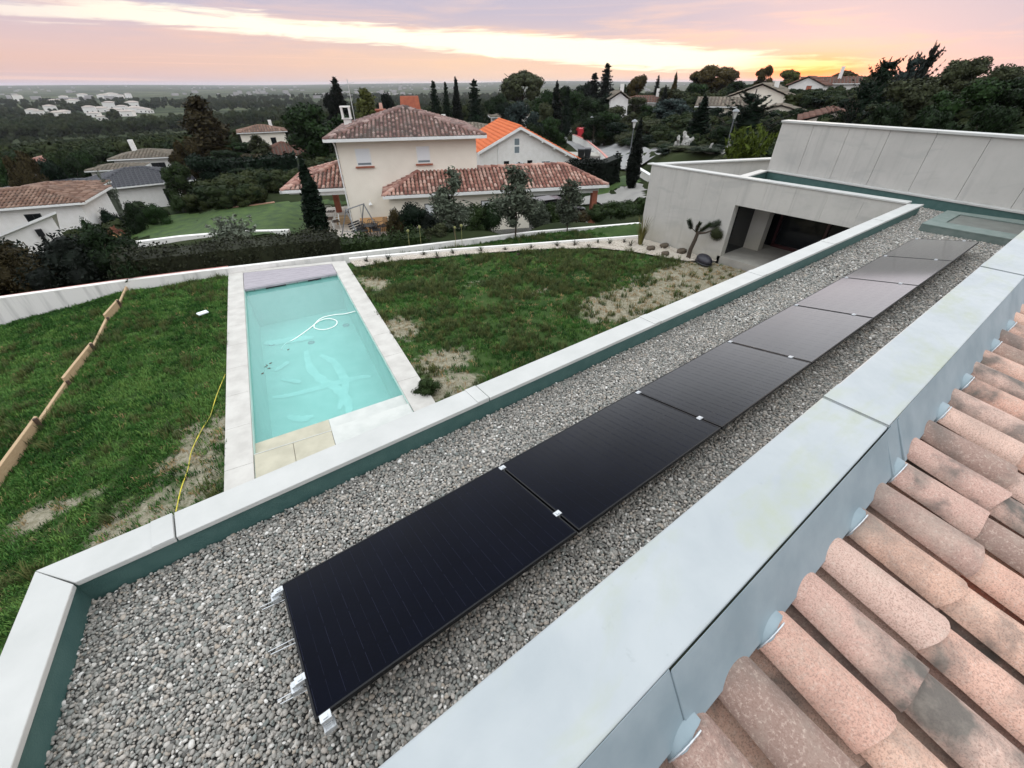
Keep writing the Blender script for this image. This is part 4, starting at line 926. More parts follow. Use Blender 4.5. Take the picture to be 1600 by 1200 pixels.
def protos():
    def reg(k, crown, trunk): PROTO.setdefault(k, []).append((crown, trunk))
    for s in range(3):
        g = np.random.default_rng(100+s)
        # cypress: a dense upright flame, 8 m by 1.3 m
        H, Wd = 8, 1.3; cs = [(g.normal(0, .03), g.normal(0, .03), z) for z in np.linspace(.7, 7.2, 14)]
        rs = [(max(.10, .60*math.sin(min(1, (z+.5)/3.0)*1.57)*(1-max(0, z-3)/5.2)**.8), )*2+(.75,) for _, _, z in cs]
        V = leafcloud(g, cs, rs, 2600, .17, up=2.5, aspect=2.6); tip = leafcloud(g, [(0, 0, 7.6)], [(.09, .09, .55)], 60, .12, up=4, aspect=3)
        reg('cypress', leafmesh('crown', np.concatenate([V, tip]), [(c, (r[0]*.8, r[1]*.8, r[2]*.8)) for c, r in zip(cs, rs)], norm=(Wd, H), seed=s), trunkmesh(H, .12, norm=(Wd, H)))
        # broadleaf: many lobes of uneven size, 8 by 7
        H, Wd = 8, 7; cs = []; rs = []
        for i in range(17):
            a = g.uniform(0, 6.28); q = g.uniform(.2, 1)**.6; z = g.uniform(2.2, 6.9); m_ = 2.6*math.sqrt(max(.05, 1-((z-4.2)/3.2)**2)); cs.append((math.cos(a)*q*m_, math.sin(a)*q*m_, z)); u_ = g.uniform(.75, 1.45); rs.append((u_, u_, u_*.8))
        reg('broadleaf', leafmesh('crown', leafcloud(g, cs, rs, 5200, .26, shell=(.72, 1.12)), [(c, np.array(r)*.74) for c, r in zip(cs, rs)], norm=(Wd, H), seed=s), trunkmesh(H, .2, 5, .6, .25, norm=(Wd, H), seed=s))
        # stone pine: a dense parasol on a bare trunk, 10 by 9
        H, Wd = 10, 9; cs = []; rs = []
        for i in range(44):
            a = g.uniform(0, 6.28); q = math.sqrt(g.random()); cs.append((math.cos(a)*q*3.5, math.sin(a)*q*3.5, 7.0+1.7*(1-q*q)+g.uniform(-.35, .2))); u_ = g.uniform(.8, 1.25); rs.append((u_, u_, u_*.72))
        for i in range(9):
            a = g.uniform(0, 6.28); cs.append((math.cos(a)*2.6, math.sin(a)*2.6, 6.0+g.uniform(-.5, .3))); rs.append((1.3, 1.3, 1.0))
        reg('stone_pine', leafmesh('crown', leafcloud(g, cs, rs, 6500, .24, up=1.0, aspect=2.2), [(c, np.array(r)*.8) for c, r in zip(cs, rs)], norm=(Wd, H), seed=s), trunkmesh(H, .25, 7, .66, .3, norm=(Wd, H), seed=s))
        # spruce: drooping tiers of branches, 9 by 4.5
        H, Wd = 9, 4.5; mv = []; tr = MB(); tr.tube([(0, 0, -.5), (0, 0, 8.9)], [.16, .02], 6)
        for i in range(34):
            z = .7+8.1*i/33; L = 2.2*(1-(z/9.3))**.85+.14; nb = int(4+5*(1-z/9))
            for k in range(nb):
                a = 6.28*k/nb+i*.7+g.uniform(-.2, .2); l = L*g.uniform(.6, 1.15); z0 = z+g.uniform(-.15, .15); pts = [(math.cos(a)*l*t, math.sin(a)*l*t, z0-.22*l*t+.20*l*t*t) for t in (.3, .55, .8, 1.0)]
                mv.append(leafcloud(g, pts, [(.24*l+.06, .24*l+.06, .17*l+.12), (.22*l+.06, .22*l+.06, .15*l+.10), (.17*l+.05, .17*l+.05, .12*l+.08), (.08*l+.04, .08*l+.04, .08*l+.05)], 26, .15, shell=(.2, 1.0), aspect=2.2, droop=.6))
        reg('spruce', leafmesh('crown', np.concatenate(mv), [((0, 0, z), (r_, r_, 1.0)) for z, r_ in ((1.6, 1.25), (3.2, 1.0), (5, .7), (6.6, .4))], norm=(Wd, H), seed=s), (lambda me: ([setattr(v, 'co', (v.co.x/Wd, v.co.y/Wd, v.co.z/H)) for v in me.vertices], me)[1])(tr.mesh('trunk', 'bark')))
        # cedar: rising pointed branches with feathery tips, 8 by 7.5
        H, Wd = 8, 7.5; mv = []; tr = MB(); tr.tube([(0, 0, -.5), (0, 0, 7.4)], [.22, .04], 6); cores = []
        for i in range(62):
            z = g.uniform(.5, 6.6); a = g.uniform(0, 6.28); l = (3.4*(1-(z/8.6))+.35)*g.uniform(.65, 1.1); ris = g.uniform(.35, .8); q = [(math.cos(a)*l*t, math.sin(a)*l*t, z+ris*l*t*t) for t in np.linspace(.2, 1.05, 7)]
            mv.append(leafcloud(g, q, [(.34*(1.1-t)+.05, .34*(1.1-t)+.05, .20*(1.1-t)+.04) for t in np.linspace(.2, 1.0, 7)], 105, .15, up=.8, shell=(.3, 1.05), aspect=2.8)); tr.tube([(0, 0, z), q[3], q[6]], [.06, .04, .015], 4)
            cores.append((q[1], (.36, .36, .26)))
        cores += [((0, 0, z), (r_, r_, 1.0)) for z, r_ in ((1.5, 1.3), (3, 1.0), (4.6, .6))]
        reg('cedar', leafmesh('crown', np.concatenate(mv), cores, norm=(Wd, H), seed=s), (lambda me: ([setattr(v, 'co', (v.co.x/Wd, v.co.y/Wd, v.co.z/H)) for v in me.vertices], me)[1])(tr.mesh('trunk', 'bark')))
        # shrub down to the ground, 2 by 2.4
        H, Wd = 2, 2.4; cs = []; rs = []
        for i in range(13): a = g.uniform(0, 6.28); q = g.uniform(0, 1)**.6; u_ = g.uniform(.28, .55); cs.append((math.cos(a)*q*.75, math.sin(a)*q*.75, g.uniform(.3, 1.5)*(1.1-.4*q))); rs.append((u_, u_, u_))
        reg('shrub', leafmesh('crown', leafcloud(g, cs, rs, 5200, .062, up=.5, shell=(.7, 1.2), aspect=2.0), [(c, np.array(r)*.74) for c, r in zip(cs, rs)], norm=(Wd, H), seed=s), trunkmesh(H, .05, 3, .5, .3, norm=(Wd, H), seed=s))
        # feathery silver bush / young evergreen tree, loose
        H, Wd = 4, 1.9; cs = []; rs = []
        for i in range(20): z = 1.0+2.7*(i/19); w_ = .75*math.sin(min(1, (z-.6)/1.4)*1.57)*(1-max(0, z-1.9)/2.3)**.7; a = g.uniform(0, 6.28); cs.append((math.cos(a)*w_*.6, math.sin(a)*w_*.6, z)); u_ = g.uniform(.2, .38)*(w_+.35); rs.append((u_, u_, u_*1.2))
        reg('young_tree', leafmesh('crown', leafcloud(g, cs, rs, 3000, .085, up=1.2, shell=(.35, 1.45), aspect=2.2), [(c, np.array(r)*.55) for c, r in zip(cs, rs)], norm=(Wd, H), seed=s), trunkmesh(H, .03, 4, .7, .15, norm=(Wd, H), seed=s))
        H, Wd = 1.5, 2.2; mv = []
        for i in range(60):
            a = g.uniform(0, 6.28); e = g.uniform(.35, 1.45); l = g.uniform(.7, 1.35); q = [(math.cos(a)*math.cos(e)*l*t, math.sin(a)*math.cos(e)*l*t, .15+math.sin(e)*l*t) for t in np.linspace(.25, 1, 5)]
            mv.append(leafcloud(g, q, [(.09, .09, .09)]*5, 44, .07, up=1.0, shell=(.2, 1.1), aspect=2.6))
        reg('feather_bush', leafmesh('crown', np.concatenate(mv), [((0, 0, .4), (.55, .55, .4))], norm=(Wd, H), seed=s), trunkmesh(H, .04, 4, .3, .3, norm=(Wd, H), seed=s))
        # bamboo-like clump: arching canes with narrow leaves
        H, Wd = 5, 4.5; mv = []; tr = MB()
        for i in range(70):
            a = g.uniform(0, 6.28); e = g.uniform(.1, .55); l = g.uniform(3, 5); q = [(math.cos(a)*(.5*g.random()+e*l*t*t*.9), math.sin(a)*(.5*g.random()+e*l*t*t*.9), l*t*(1-.25*e*t)) for t in np.linspace(.2, 1, 6)]
            mv.append(leafcloud(g, q, [(.26, .26, .32)]*6, 70, .2, up=.9, shell=(.1, 1.1), aspect=3.4))
            if i % 5 == 0: tr.tube([(q[0][0], q[0][1], -.3)]+q[:4], .025, 4)
        reg('bamboo', leafmesh('crown', np.concatenate(mv), [((0, 0, 1.2), (.8, .8, 1.2))], norm=(Wd, H), seed=s), (lambda me: ([setattr(v, 'co', (v.co.x/Wd, v.co.y/Wd, v.co.z/H)) for v in me.vertices], me)[1])(tr.mesh('trunk', 'bark')))
        # loose upright poplar shape, 9 by 4
        H, Wd = 9, 4; cs = []; rs = []
        for i in range(22): z = 1.3+7.0*(i/21); w_ = 1.5*math.sin(min(1, z/3)*1.57)*(1-max(0, z-4.5)/5.5); a = g.uniform(0, 6.28); cs.append((math.cos(a)*w_*.6, math.sin(a)*w_*.6, z)); u_ = .35+.42*w_; rs.append((u_, u_, u_*1.15))
        reg('upright_tree', leafmesh('crown', leafcloud(g, cs, rs, 4600, .22, up=1.4, shell=(.5, 1.15), aspect=1.8), [(c, np.array(r)*.66) for c, r in zip(cs, rs)], norm=(Wd, H), seed=s), trunkmesh(H, .16, 5, .6, .16, norm=(Wd, H), seed=s))
protos()
TINT = {'hedge': (.030, .034, .018), 'dark': (.018, .034, .013), 'green': (.026, .054, .016), 'deep': (.010, .022, .011), 'olive': (.062, .072, .034), 'brown': (.050, .040, .017), 'yellow': (.095, .105, .028), 'blue': (.038, .058, .052), 'silver': (.21, .24, .18),
        'lime': (.12, .165, .025), 'dust': (.105, .125, .088), 'warm': (.075, .058, .018), 'black': (.009, .013, .009), 'red': (.06, .028, .016), 'mid': (.034, .056, .018)}  # warm: sunset light on the skyline trees, put into the leaf colour
_tn = [0]
def plant(name, kind_, tint, x, y, h, w, label, cat='tree', group=None, z=None, lean=(0, 0), var=None, alone=False):
    _tn[0] += 1; cr, tr = PROTO[kind_][(var if var is not None else _tn[0]) % 3]
    t = thing(name, label, cat, (x, y, gz(x, y)-.03*h if z is None else z), 0, group); t.scale = (w, w, h); t.rotation_euler = (lean[0], lean[1], (_tn[0]*2.399) % 6.28)
    c = link('crown', cr, t); q = TINT[tint]; k = 1+.14*math.sin(_tn[0]*3.7); c.color = (q[0]*k, q[1]*k, q[2]*k, 1)
    link('trunk', tr, t); return t
def tree(name, kind_, tint, spec, label, **k): return plant(name, kind_, tint, *spec, label, **k)
# hedges: clipped boxes of leaves round a solid inner box added to block light
def hedge(name, label, pts, th, h, z=None, tint='deep', n=220, size=.11, jit=.08, cat='hedge', round_=.0):
    P = np.array(pts, float); s = np.concatenate([[0], np.cumsum(np.hypot(*np.diff(P, axis=0).T))]); L = s[-1]; g = np.random.default_rng(int(L*100)); N = int(n*L*(2*h+th)/2); q = g.uniform(0, L, N)
    x = np.interp(q, s, P[:, 0]); y = np.interp(q, s, P[:, 1]); i = np.clip(np.searchsorted(s, q)-1, 0, len(s)-2); dx = P[i+1]-P[i]; dx /= np.linalg.norm(dx, axis=1)[:, None]; nx = np.stack([-dx[:, 1], dx[:, 0]], 1)
    f = g.random(N)*(2*h+th); side = np.where(f < h, -1, np.where(f < h+th, 0, 1)); off = np.where(side == 0, (f-h)-th/2, side*th/2); zz = np.where(side == -1, f, np.where(side == 1, f-h-th, h))
    bump = jit*np.sin(q*2.3)+jit*.7*np.sin(q*5.1+1)+g.normal(0, jit, N); off = off+np.where(side != 0, side*bump, 0); zz = np.clip(zz+np.where(side == 0, bump, 0), 0.02, None)
    zb = ground_z(x, y) if z is None else np.full(N, z) if not callable(z) else np.array([z(a) for a in x])
    C = np.stack([x+nx[:, 0]*off, y+nx[:, 1]*off, zb+zz], 1); nrm = np.stack([nx[:, 0]*side, nx[:, 1]*side, (side == 0)*1.0], 1)*.8+g.normal(size=(N, 3))*.55; nrm /= np.linalg.norm(nrm, axis=1)[:, None]
    a = g.normal(size=(N, 3)); t = a-nrm*(a*nrm).sum(1)[:, None]; t /= np.linalg.norm(t, axis=1)[:, None]; b = np.cross(nrm, t); sz = size*g.uniform(.6, 1.4, N)[:, None]; t *= sz*.8; b *= sz*.5
    V = np.stack([C-t, C+b, C+t, C-b], 1).reshape(-1, 3); mb = MB()
    m = max(2, int(L/1.2)); qs = np.linspace(.05, L-.05, m); xx = np.interp(qs, s, P[:, 0]); yy = np.interp(qs, s, P[:, 1])
    zc = ground_z(xx, yy) if z is None else [z]*m if not callable(z) else [z(a) for a in xx]
    for k in range(m-1):
        d = Vector((xx[k+1]-xx[k], yy[k+1]-yy[k], 0)).normalized(); nn = Vector((-d.y, d.x, 0))*(th/2-.06); A, B = Vector((xx[k], yy[k], 0)), Vector((xx[k+1], yy[k+1], 0))
        lo = [A-nn, B-nn, B+nn, A+nn]; zz0 = [zc[k], zc[k+1], zc[k+1], zc[k]]
        mb.hexa([(v.x, v.y, z_-.3) for v, z_ in zip(lo, zz0)], [(v.x, v.y, z_+h-.07) for v, z_ in zip(lo, zz0)])
    n0 = len(mb.v); me = bpy.data.meshes.new(name); me.from_pydata(mb.v+V.tolist(), [], mb.f+[(n0+i, n0+i+1, n0+i+2, n0+i+3) for i in range(0, len(V), 4)]); me.materials.append(MATS['leaf']); me.update()
    o = link(name, me); q_ = TINT[tint]; o.color = (*q_, 1); return tag(o, label, cat)

# ------------------------------------------------------------------ houses
def roof_face(mb, pts, pw_, rl, r=None, seg=4, hollow=True, clip=None):
    """rows of half-round tiles over one planar roof face; pts[0]->pts[1] is the eave"""
    P = [Vector(p) for p in pts]; e = (P[1]-P[0]).normalized(); nrm = (P[1]-P[0]).cross(P[-1]-P[0]).normalized()
    if nrm.z < 0: nrm = -nrm
    up = nrm.cross(e).normalized()
    if up.z < 0: up = -up
    Q = [((p-P[0]).dot(e), (p-P[0]).dot(up)) for p in P]; umin = min(q[0] for q in Q); umax = max(q[0] for q in Q); r = r or pw_*.36
    g = random.Random(int(umax*1000)); n = int((umax-umin)/pw_)
    for c in range(n):
        u = umin+(c+.5)*(umax-umin)/n; vs_ = []
        for i in range(len(Q)):
            (u0, v0), (u1, v1) = Q[i], Q[(i+1) % len(Q)]
            if (u0 > u) != (u1 > u): vs_.append(v0+(v1-v0)*(u-u0)/(u1-u0))
        if len(vs_) < 2: continue
        a, b = min(vs_), max(vs_)
        if b-a < .12: continue
        k = max(1, round((b-a)/rl)); st = (b-a)/k
        for j in range(k):
            v0, v1 = a+j*st-.05, a+(j+1)*st; r0, r1 = r*1.12, r*.82; l0, l1 = .055, .0; vs = []
            for (v, rr, l) in ((v0, r0, l0), (v1, r1, l1)):
                for q in range(seg+1):
                    an = math.pi*q/seg; p = P[0]+e*(u+math.cos(an)*rr+g.uniform(-.004, .004))+up*v+nrm*(math.sin(an)*rr*.75+l); vs.append(p)
            m_ = seg+1; mb.raw(vs, [(q, q+1, m_+q+1, m_+q) for q in range(seg)]+[tuple(range(m_-1, -1, -1))], True)
def ridge_tiles(mb, p0, p1, r=.13, L=.42):
    p0, p1 = Vector(p0), Vector(p1); d = p1-p0; n = max(1, int(d.length/L)); d.normalize(); s = d.cross(Vector((0, 0, 1))).normalized(); u = s.cross(d).normalized(); st = (p1-p0).length/n
    for i in range(n):
        vs = []
        for (t, rr, l) in ((i*st-.04, r*1.08, .03), ((i+1)*st, r*.92, .0)):
            for q in range(6):
                an = math.pi*(-.08+1.16*q/5); vs.append(p0+d*t+s*math.cos(an)*rr+u*(math.sin(an)*rr*.8+l))
        mb.raw(vs, [(q, q+1, 7+q-0, 6+q) for q in range(5)]+[(5, 4, 3, 2, 1, 0)], True)
def roof_on(parent, faces, ridges, tile, pw_=.25, rl=.42, seg=4, name='roof', ridge_r=.13):
    b = MB()
    for f in faces: b.poly(f)
    ro = b.build(name, 'dark_wood' if tile.startswith('clay') else tile, parent); t = MB()
    for f in faces: roof_face(t, f, pw_, rl, seg=seg)
    kind(t.build('roof_tiles', tile, ro), 'stuff')
    if ridges:
        r = MB()
        for a, c in ridges: ridge_tiles(r, a, c, ridge_r)
        kind(r.build('ridge_tiles', tile, ro), 'stuff')
    return ro
def hipped(x0, x1, y0, y1, z, p, ins=None):
    """faces and ridges of a hipped roof over the rectangle (eaves), z at the eaves, pitch p"""
    w, d = x1-x0, y1-y0
    if w >= d:
        k = d/2; a, b = (x0+k, y0+k, z+p*k), (x1-k, y0+k, z+p*k)
    else:
        k = w/2; a, b = (x0+k, y0+k, z+p*k), (x0+k, y1-k, z+p*k)
    A, B, Cc, D = (x0, y0, z), (x1, y0, z), (x1, y1, z), (x0, y1, z)
    if w >= d: return [[A, B, b, a], [B, Cc, b], [Cc, D, a, b], [D, A, a]], [(A, a), (B, b), (Cc, b), (D, a), (a, b)]
    return [[A, B, a], [B, Cc, b, a], [Cc, D, b], [D, A, a, b]], [(A, a), (B, a), (Cc, b), (D, b), (a, b)]
def gabled(x0, x1, y0, y1, z, p, along='y'):
    if along == 'y': m = (x0+x1)/2; h = z+p*(x1-x0)/2; return [[(x1, y0, z), (x1, y1, z), (m, y1, h), (m, y0, h)], [(x0, y1, z), (x0, y0, z), (m, y0, h), (m, y1, h)]], [((m, y0, h), (m, y1, h))]
    m = (y0+y1)/2; h = z+p*(y1-y0)/2; return [[(x0, y0, z), (x1, y0, z), (x1, m, h), (x0, m, h)], [(x1, y1, z), (x0, y1, z), (x0, m, h), (x1, m, h)]], [((x0, m, h), (x1, m, h))]
def window(parent, axis, c, u, z, w, h, frame='white_paint', glass='pane', inset=.06, sill=None, bars=1, shut=0.0):
    """a window on the wall y=c (axis 'y', facing -y) or x=c (axis 'x', facing +-x); shut: part covered by a roller blind"""
    def bx(a0, a1, z0, z1, d0, d1):
        if axis == 'y': return MB().box(a0, a1, c+min(d0, d1), c+max(d0, d1), z0, z1)
        s = -1 if axis == 'x-' else 1
        lo, hi = c-s*max(d0, d1), c-s*min(d0, d1); return MB().box(min(lo, hi), max(lo, hi), a0, a1, z0, z1)
    f = bx(u-w/2, u-w/2+.05, z, z+h, -.012, .05)
    for q in (bx(u+w/2-.05, u+w/2, z, z+h, -.012, .05), bx(u-w/2+.05, u+w/2-.05, z, z+.05, -.012, .05), bx(u-w/2+.05, u+w/2-.05, z+h-.05, z+h, -.012, .05)): f.raw(q.v, q.f)
    for b in range(bars):
        uu = u-w/2+w*(b+1)/(bars+1); q = bx(uu-.02, uu+.02, z+.05, z+h-.05, -.006, .05); f.raw(q.v, q.f)
    fr = f.build('window', frame, parent)
    bx(u-w/2+.05, u+w/2-.05, z+.05, z+h-.05, -.004, .03).build('pane', glass, fr)
    if shut: bx(u-w/2+.05, u+w/2-.05, z+h-.05-(h-.1)*shut, z+h-.05, -.011, -.005).build('roller_blind', 'blind', fr)
    if sill: bx(u-w/2-.12, u+w/2+.12, z-.10, z-.02, -.12, .0).build('window_sill', sill, fr)
    return fr
def simple_house(name, label, x, y, rot, w, d, h, pitch, roof='hip', tile='clay_brown', wall='white_render', wins=(), over=.4, z=None, group=None, pw_=.36, chim=None, along='x', doors=(), seg=3):
    t = thing(name, label, 'house', (x, y, gz(x, y) if z is None else z), rot, group)
    mb = MB().box(-w/2, w/2, 0, d, -4, h)
    fs, rs = (hipped if roof == 'hip' else (lambda *a: gabled(*a, along=along)))(-w/2-over, w/2+over, -over, d+over, h+.02, pitch)
    if roof == 'gable':
        if along == 'y': mb.raw([(-w/2, 0, h), (w/2, 0, h), (0, 0, h+pitch*w/2), (-w/2, d, h), (w/2, d, h), (0, d, h+pitch*w/2)], [(0, 1, 2), (5, 4, 3)])
        else: mb.raw([(-w/2, 0, h), (-w/2, d, h), (-w/2, d/2, h+pitch*d/2), (w/2, 0, h), (w/2, d, h), (w/2, d/2, h+pitch*d/2)], [(0, 2, 1), (3, 4, 5)])
    mb.build('wall', wall, t)
    ro = roof_on(t, fs, rs, tile, pw_, .45 if pw_ < .5 else 1.2, seg=seg)
    g = MB()
    for a, b, c, e in ((-w/2-over, w/2+over, -over-.09, -over), (-w/2-over, w/2+over, d+over, d+over+.09)):
        if roof == 'hip' or along == 'x': g.box(a, b, c, e, h-.1, h+.03)
    if roof == 'hip': g.box(-w/2-over-.09, -w/2-over, -over-.09, d+over+.09, h-.1, h+.03).box(w/2+over, w/2+over+.09, -over-.09, d+over+.09, h-.1, h+.03)
    if g.v: g.build('gutter', 'white_paint', t)
    for q in wins: window(t, *q)
    if chim:
        c = MB().box(chim[0]-.3, chim[0]+.3, chim[1]-.25, chim[1]+.25, h, chim[2]).build('chimney', 'white_render', ro); MB().box(chim[0]-.36, chim[0]+.36, chim[1]-.31, chim[1]+.31, chim[2], chim[2]+.08).build
    return t

# the neighbour's house, in its own frame: u along the front, v away from us
HA = R(-24); HO = (8.30, 28.45, 0)
nb = thing('neighbour_house', 'two storey cream house with hipped pink tile roof, porch and carport wing', 'house', HO, HA)
GH = -4.95
def hp_(mb, name, m, parent=None, **k): return mb.build(name, m, parent or nb, **k)
hp_(MB().box(0, 8.24, 0, 8.8, -7.5, .22), 'wall', 'cream_render')
fs, rs = hipped(-.48, 8.72, -.62, 9.4, .36, .285)
rf = roof_on(nb, fs, rs, 'clay_old', .235, .33)
g_ = MB().box(-.56, 8.8, -.74, -.62, .22, .37).box(-.60, -.48, -.62, 9.5, .22, .37).box(8.72, 8.84, -.62, 9.5, .22, .37); hp_(g_, 'gutter', 'white_paint')
hp_(MB().box(-.46, 8.70, -.62, -.0, .2, .25).box(-.46, 0, 0, 9.4, .2, .25).box(8.24, 8.7, 0, 9.4, .2, .25), 'soffit', 'white_paint')
hp_(MB().tube([(-.06, -.62, .22), (-.06, -.1, -.05), (-.06, -.06, -.4), (-.06, -.06, GH)], .045, 8), 'downpipe', 'white_paint')
window(nb, 'y', 0, 1.40, -1.12, .86, .92, sill='brick_red', bars=0, shut=.86); window(nb, 'y', 0, 4.95, -1.10, .80, .92, sill='brick_red', bars=0, shut=.86)
ch = hp_(MB().box(.05, .52, 5.75, 6.25, .3, 1.02), 'chimney', 'white_render', rf); hp_(MB().box(-.02, .08, 5.7, 5.78, 1.02, 1.62).box(.48, .58, 5.7, 5.78, 1.02, 1.62).box(-.02, .08, 6.22, 6.3, 1.02, 1.62).box(.48, .58, 6.22, 6.3, 1.02, 1.62).box(-.04, .60, 5.68, 6.32, 1.62, 1.70).box(-.04, .60, 5.68, 6.32, .96, 1.02), 'chimney_cowl', 'white_render', rf)
hp_(MB().hexa([(3.9, 5.2, .9), (5.35, 5.2, .9), (5.35, 6.2, .9), (3.9, 6.2, .9)], [(4.02, 5.3, 2.22), (5.22, 5.3, 2.22), (5.22, 6.1, 2.22), (4.02, 6.1, 2.22)]), 'chimney', 'chimney_orange', rf)
hp_(MB().box(2.25, 2.85, 6.6, 7.1, .8, 1.38).box(2.18, 2.92, 6.53, 7.17, 1.38, 1.46), 'chimney', 'brick_red', rf); hp_(MB().lathe([(.001, .36), (.10, .36), (.13, .0)], 10, (2.62, 6.85, 1.46)), 'chimney_pot', 'clay_wing', rf)
an = MB().tube([(.78, 5.9, .4), (.78, 5.9, 3.2)], .022, 6)
for k in range(7): an.tube([(.78-.42+.12*k, 5.9-.28, 2.85+.02*k), (.78-.42+.12*k, 5.9+.28, 2.85+.02*k)], .01, 4)
an.tube([(.3, 5.9, 2.83), (1.2, 5.9, 2.99)], .012, 4).tube([(.62, 5.75, 2.3), (.95, 6.05, 2.3)], .012, 4); hp_(an, 'tv_antenna', 'galvanised', rf)
# carport wing
hp_(MB().box(2.55, 11.3, -1.70, 0, -7.5, -2.55).box(8.24, 11.3, 0, 2.0, -7.5, -2.55), 'wing_wall', 'cream_render')
e0, e1, ze, ps = 2.30, 16.36, -2.44, .42
fr = [(e0, -2.15, ze), (e1, -2.15, ze), (14.1, .12, ze+.95), (4.5, .12, ze+.95)]
wf = roof_on(nb, [fr, [(e0, 0.0, ze+.05), (e0, -2.15, ze), (4.5, .0, ze+.9)], [(e1, -2.15, ze), (e1, 2.4, ze), (14.1, .12, ze+.95)], [(e1, 2.4, ze), (8.26, 2.4, ze), (8.26, .12, ze+.95), (14.1, .12, ze+.95)]],
             [((e0, -2.15, ze), (4.5, .0, ze+.93)), ((e1, -2.15, ze), (14.1, .12, ze+.97)), ((8.3, .12, ze+.97), (14.1, .12, ze+.97)), ((e1, 2.4, ze), (14.1, .12, ze+.97))], 'clay_wing', .235, .34, name='wing_roof')
hp_(MB().box(2.25, 16.42, -2.26, -2.15, ze-.16, ze+.0).box(e1, e1+.1, -2.26, 2.45, ze-.16, ze), 'gutter', 'white_paint'); hp_(MB().box(2.3, 16.3, -2.15, -1.75, ze-.10, ze-.05), 'soffit', 'white_paint')
hp_(MB().box(11.3, 15.95, -1.78, -1.55, -2.95, -2.58).box(15.72, 15.95, -1.55, 2.0, -2.95, -2.58), 'carport_beam', 'white_paint')
pb = hp_(MB().box(15.56, 15.90, -1.8, -1.46, -7, -2.96), 'carport_pillar', 'brick_red')
kz = MB()
for i in range(28):
    z_ = GH+.02+i*.075; o_ = .045 if i % 2 else 0
    kz.box(15.552, 15.725-o_*.5, -1.808, -1.452, z_, z_+.062).box(15.735-o_*.5, 15.908, -1.808, -1.452, z_, z_+.062)
kind(hp_(kz, 'brick', 'brick_red', pb), 'stuff')
hp_(MB().box(2.55, 16, -1.7, 2.2, -7.5, GH+.02), 'carport_floor', 'driveway')
for u_ in (4.94, 8.46): 
    w_ = window(nb, 'y', -1.70, u_, -4.0, .66, .92, frame='dark_frame', glass='pane', bars=0, shut=.66)
hp_(MB().lathe([(.02, .14), (.05, .12), (.13, .0)], 12, (1.30, -.14, -3.30)), 'wall_lamp', 'white_paint'); hp_(MB().tube([(1.3, 0, -3.05), (1.3, -.14, -3.05), (1.3, -.14, -3.16)], .018, 6), 'lamp_arm', 'white_paint')
# porch on the left
pe = [(-3.85, .76, -2.40), (-.02, .76, -2.40), (-.02, 4.3, -1.34), (-.3, 4.3, -1.34)]
pr = roof_on(nb, [pe, [(-3.85, 7.8, -2.40), (-3.85, .76, -2.40), (-.3, 4.3, -1.34)], [(-.02, 7.8, -2.4), (-3.85, 7.8, -2.4), (-.3, 4.3, -1.34), (-.02, 4.3, -1.34)]], [((-3.85, .76, -2.4), (-.3, 4.3, -1.32)), ((-3.85, 7.8, -2.4), (-.3, 4.3, -1.32))], 'clay_wing', .25, .42, name='porch_roof')
hp_(MB().box(-3.95, -.08, .62, .76, -2.56, -2.41).box(-3.98, -3.85, .62, 7.9, -2.56, -2.41), 'gutter', 'white_paint'); hp_(MB().box(-2.6, -.08, .82, 1.05, -2.80, -2.52).box(-3.5, -2.6, .82, 1.05, -2.66, -2.52), 'porch_beam', 'white_paint')
hp_(MB().box(-1.80, -1.42, 5.6, 6.0, -6, -2.5), 'porch_pillar', 'brick_red')
hp_(MB().box(-3.5, -.0, .9, 7.6, -2.5, -2.44), 'porch_ceiling', 'white_paint')
pv = hp_(MB().box(-2.7, 3.2, -3.4, 7.5, -7, GH), 'patio_slab', 'patio')
for i in range(6):
    for j in range(6): hp_(MB().box(-2.68+i*.97, -2.68+i*.97+.95, -3.38+j*1.1, -3.38+j*1.1+1.08, GH, GH+.012), 'paving_stone', 'patio', pv)
def nbw(u, v): a = HA; return (HO[0]+u*math.cos(a)-v*math.sin(a), HO[1]+u*math.sin(a)+v*math.cos(a))
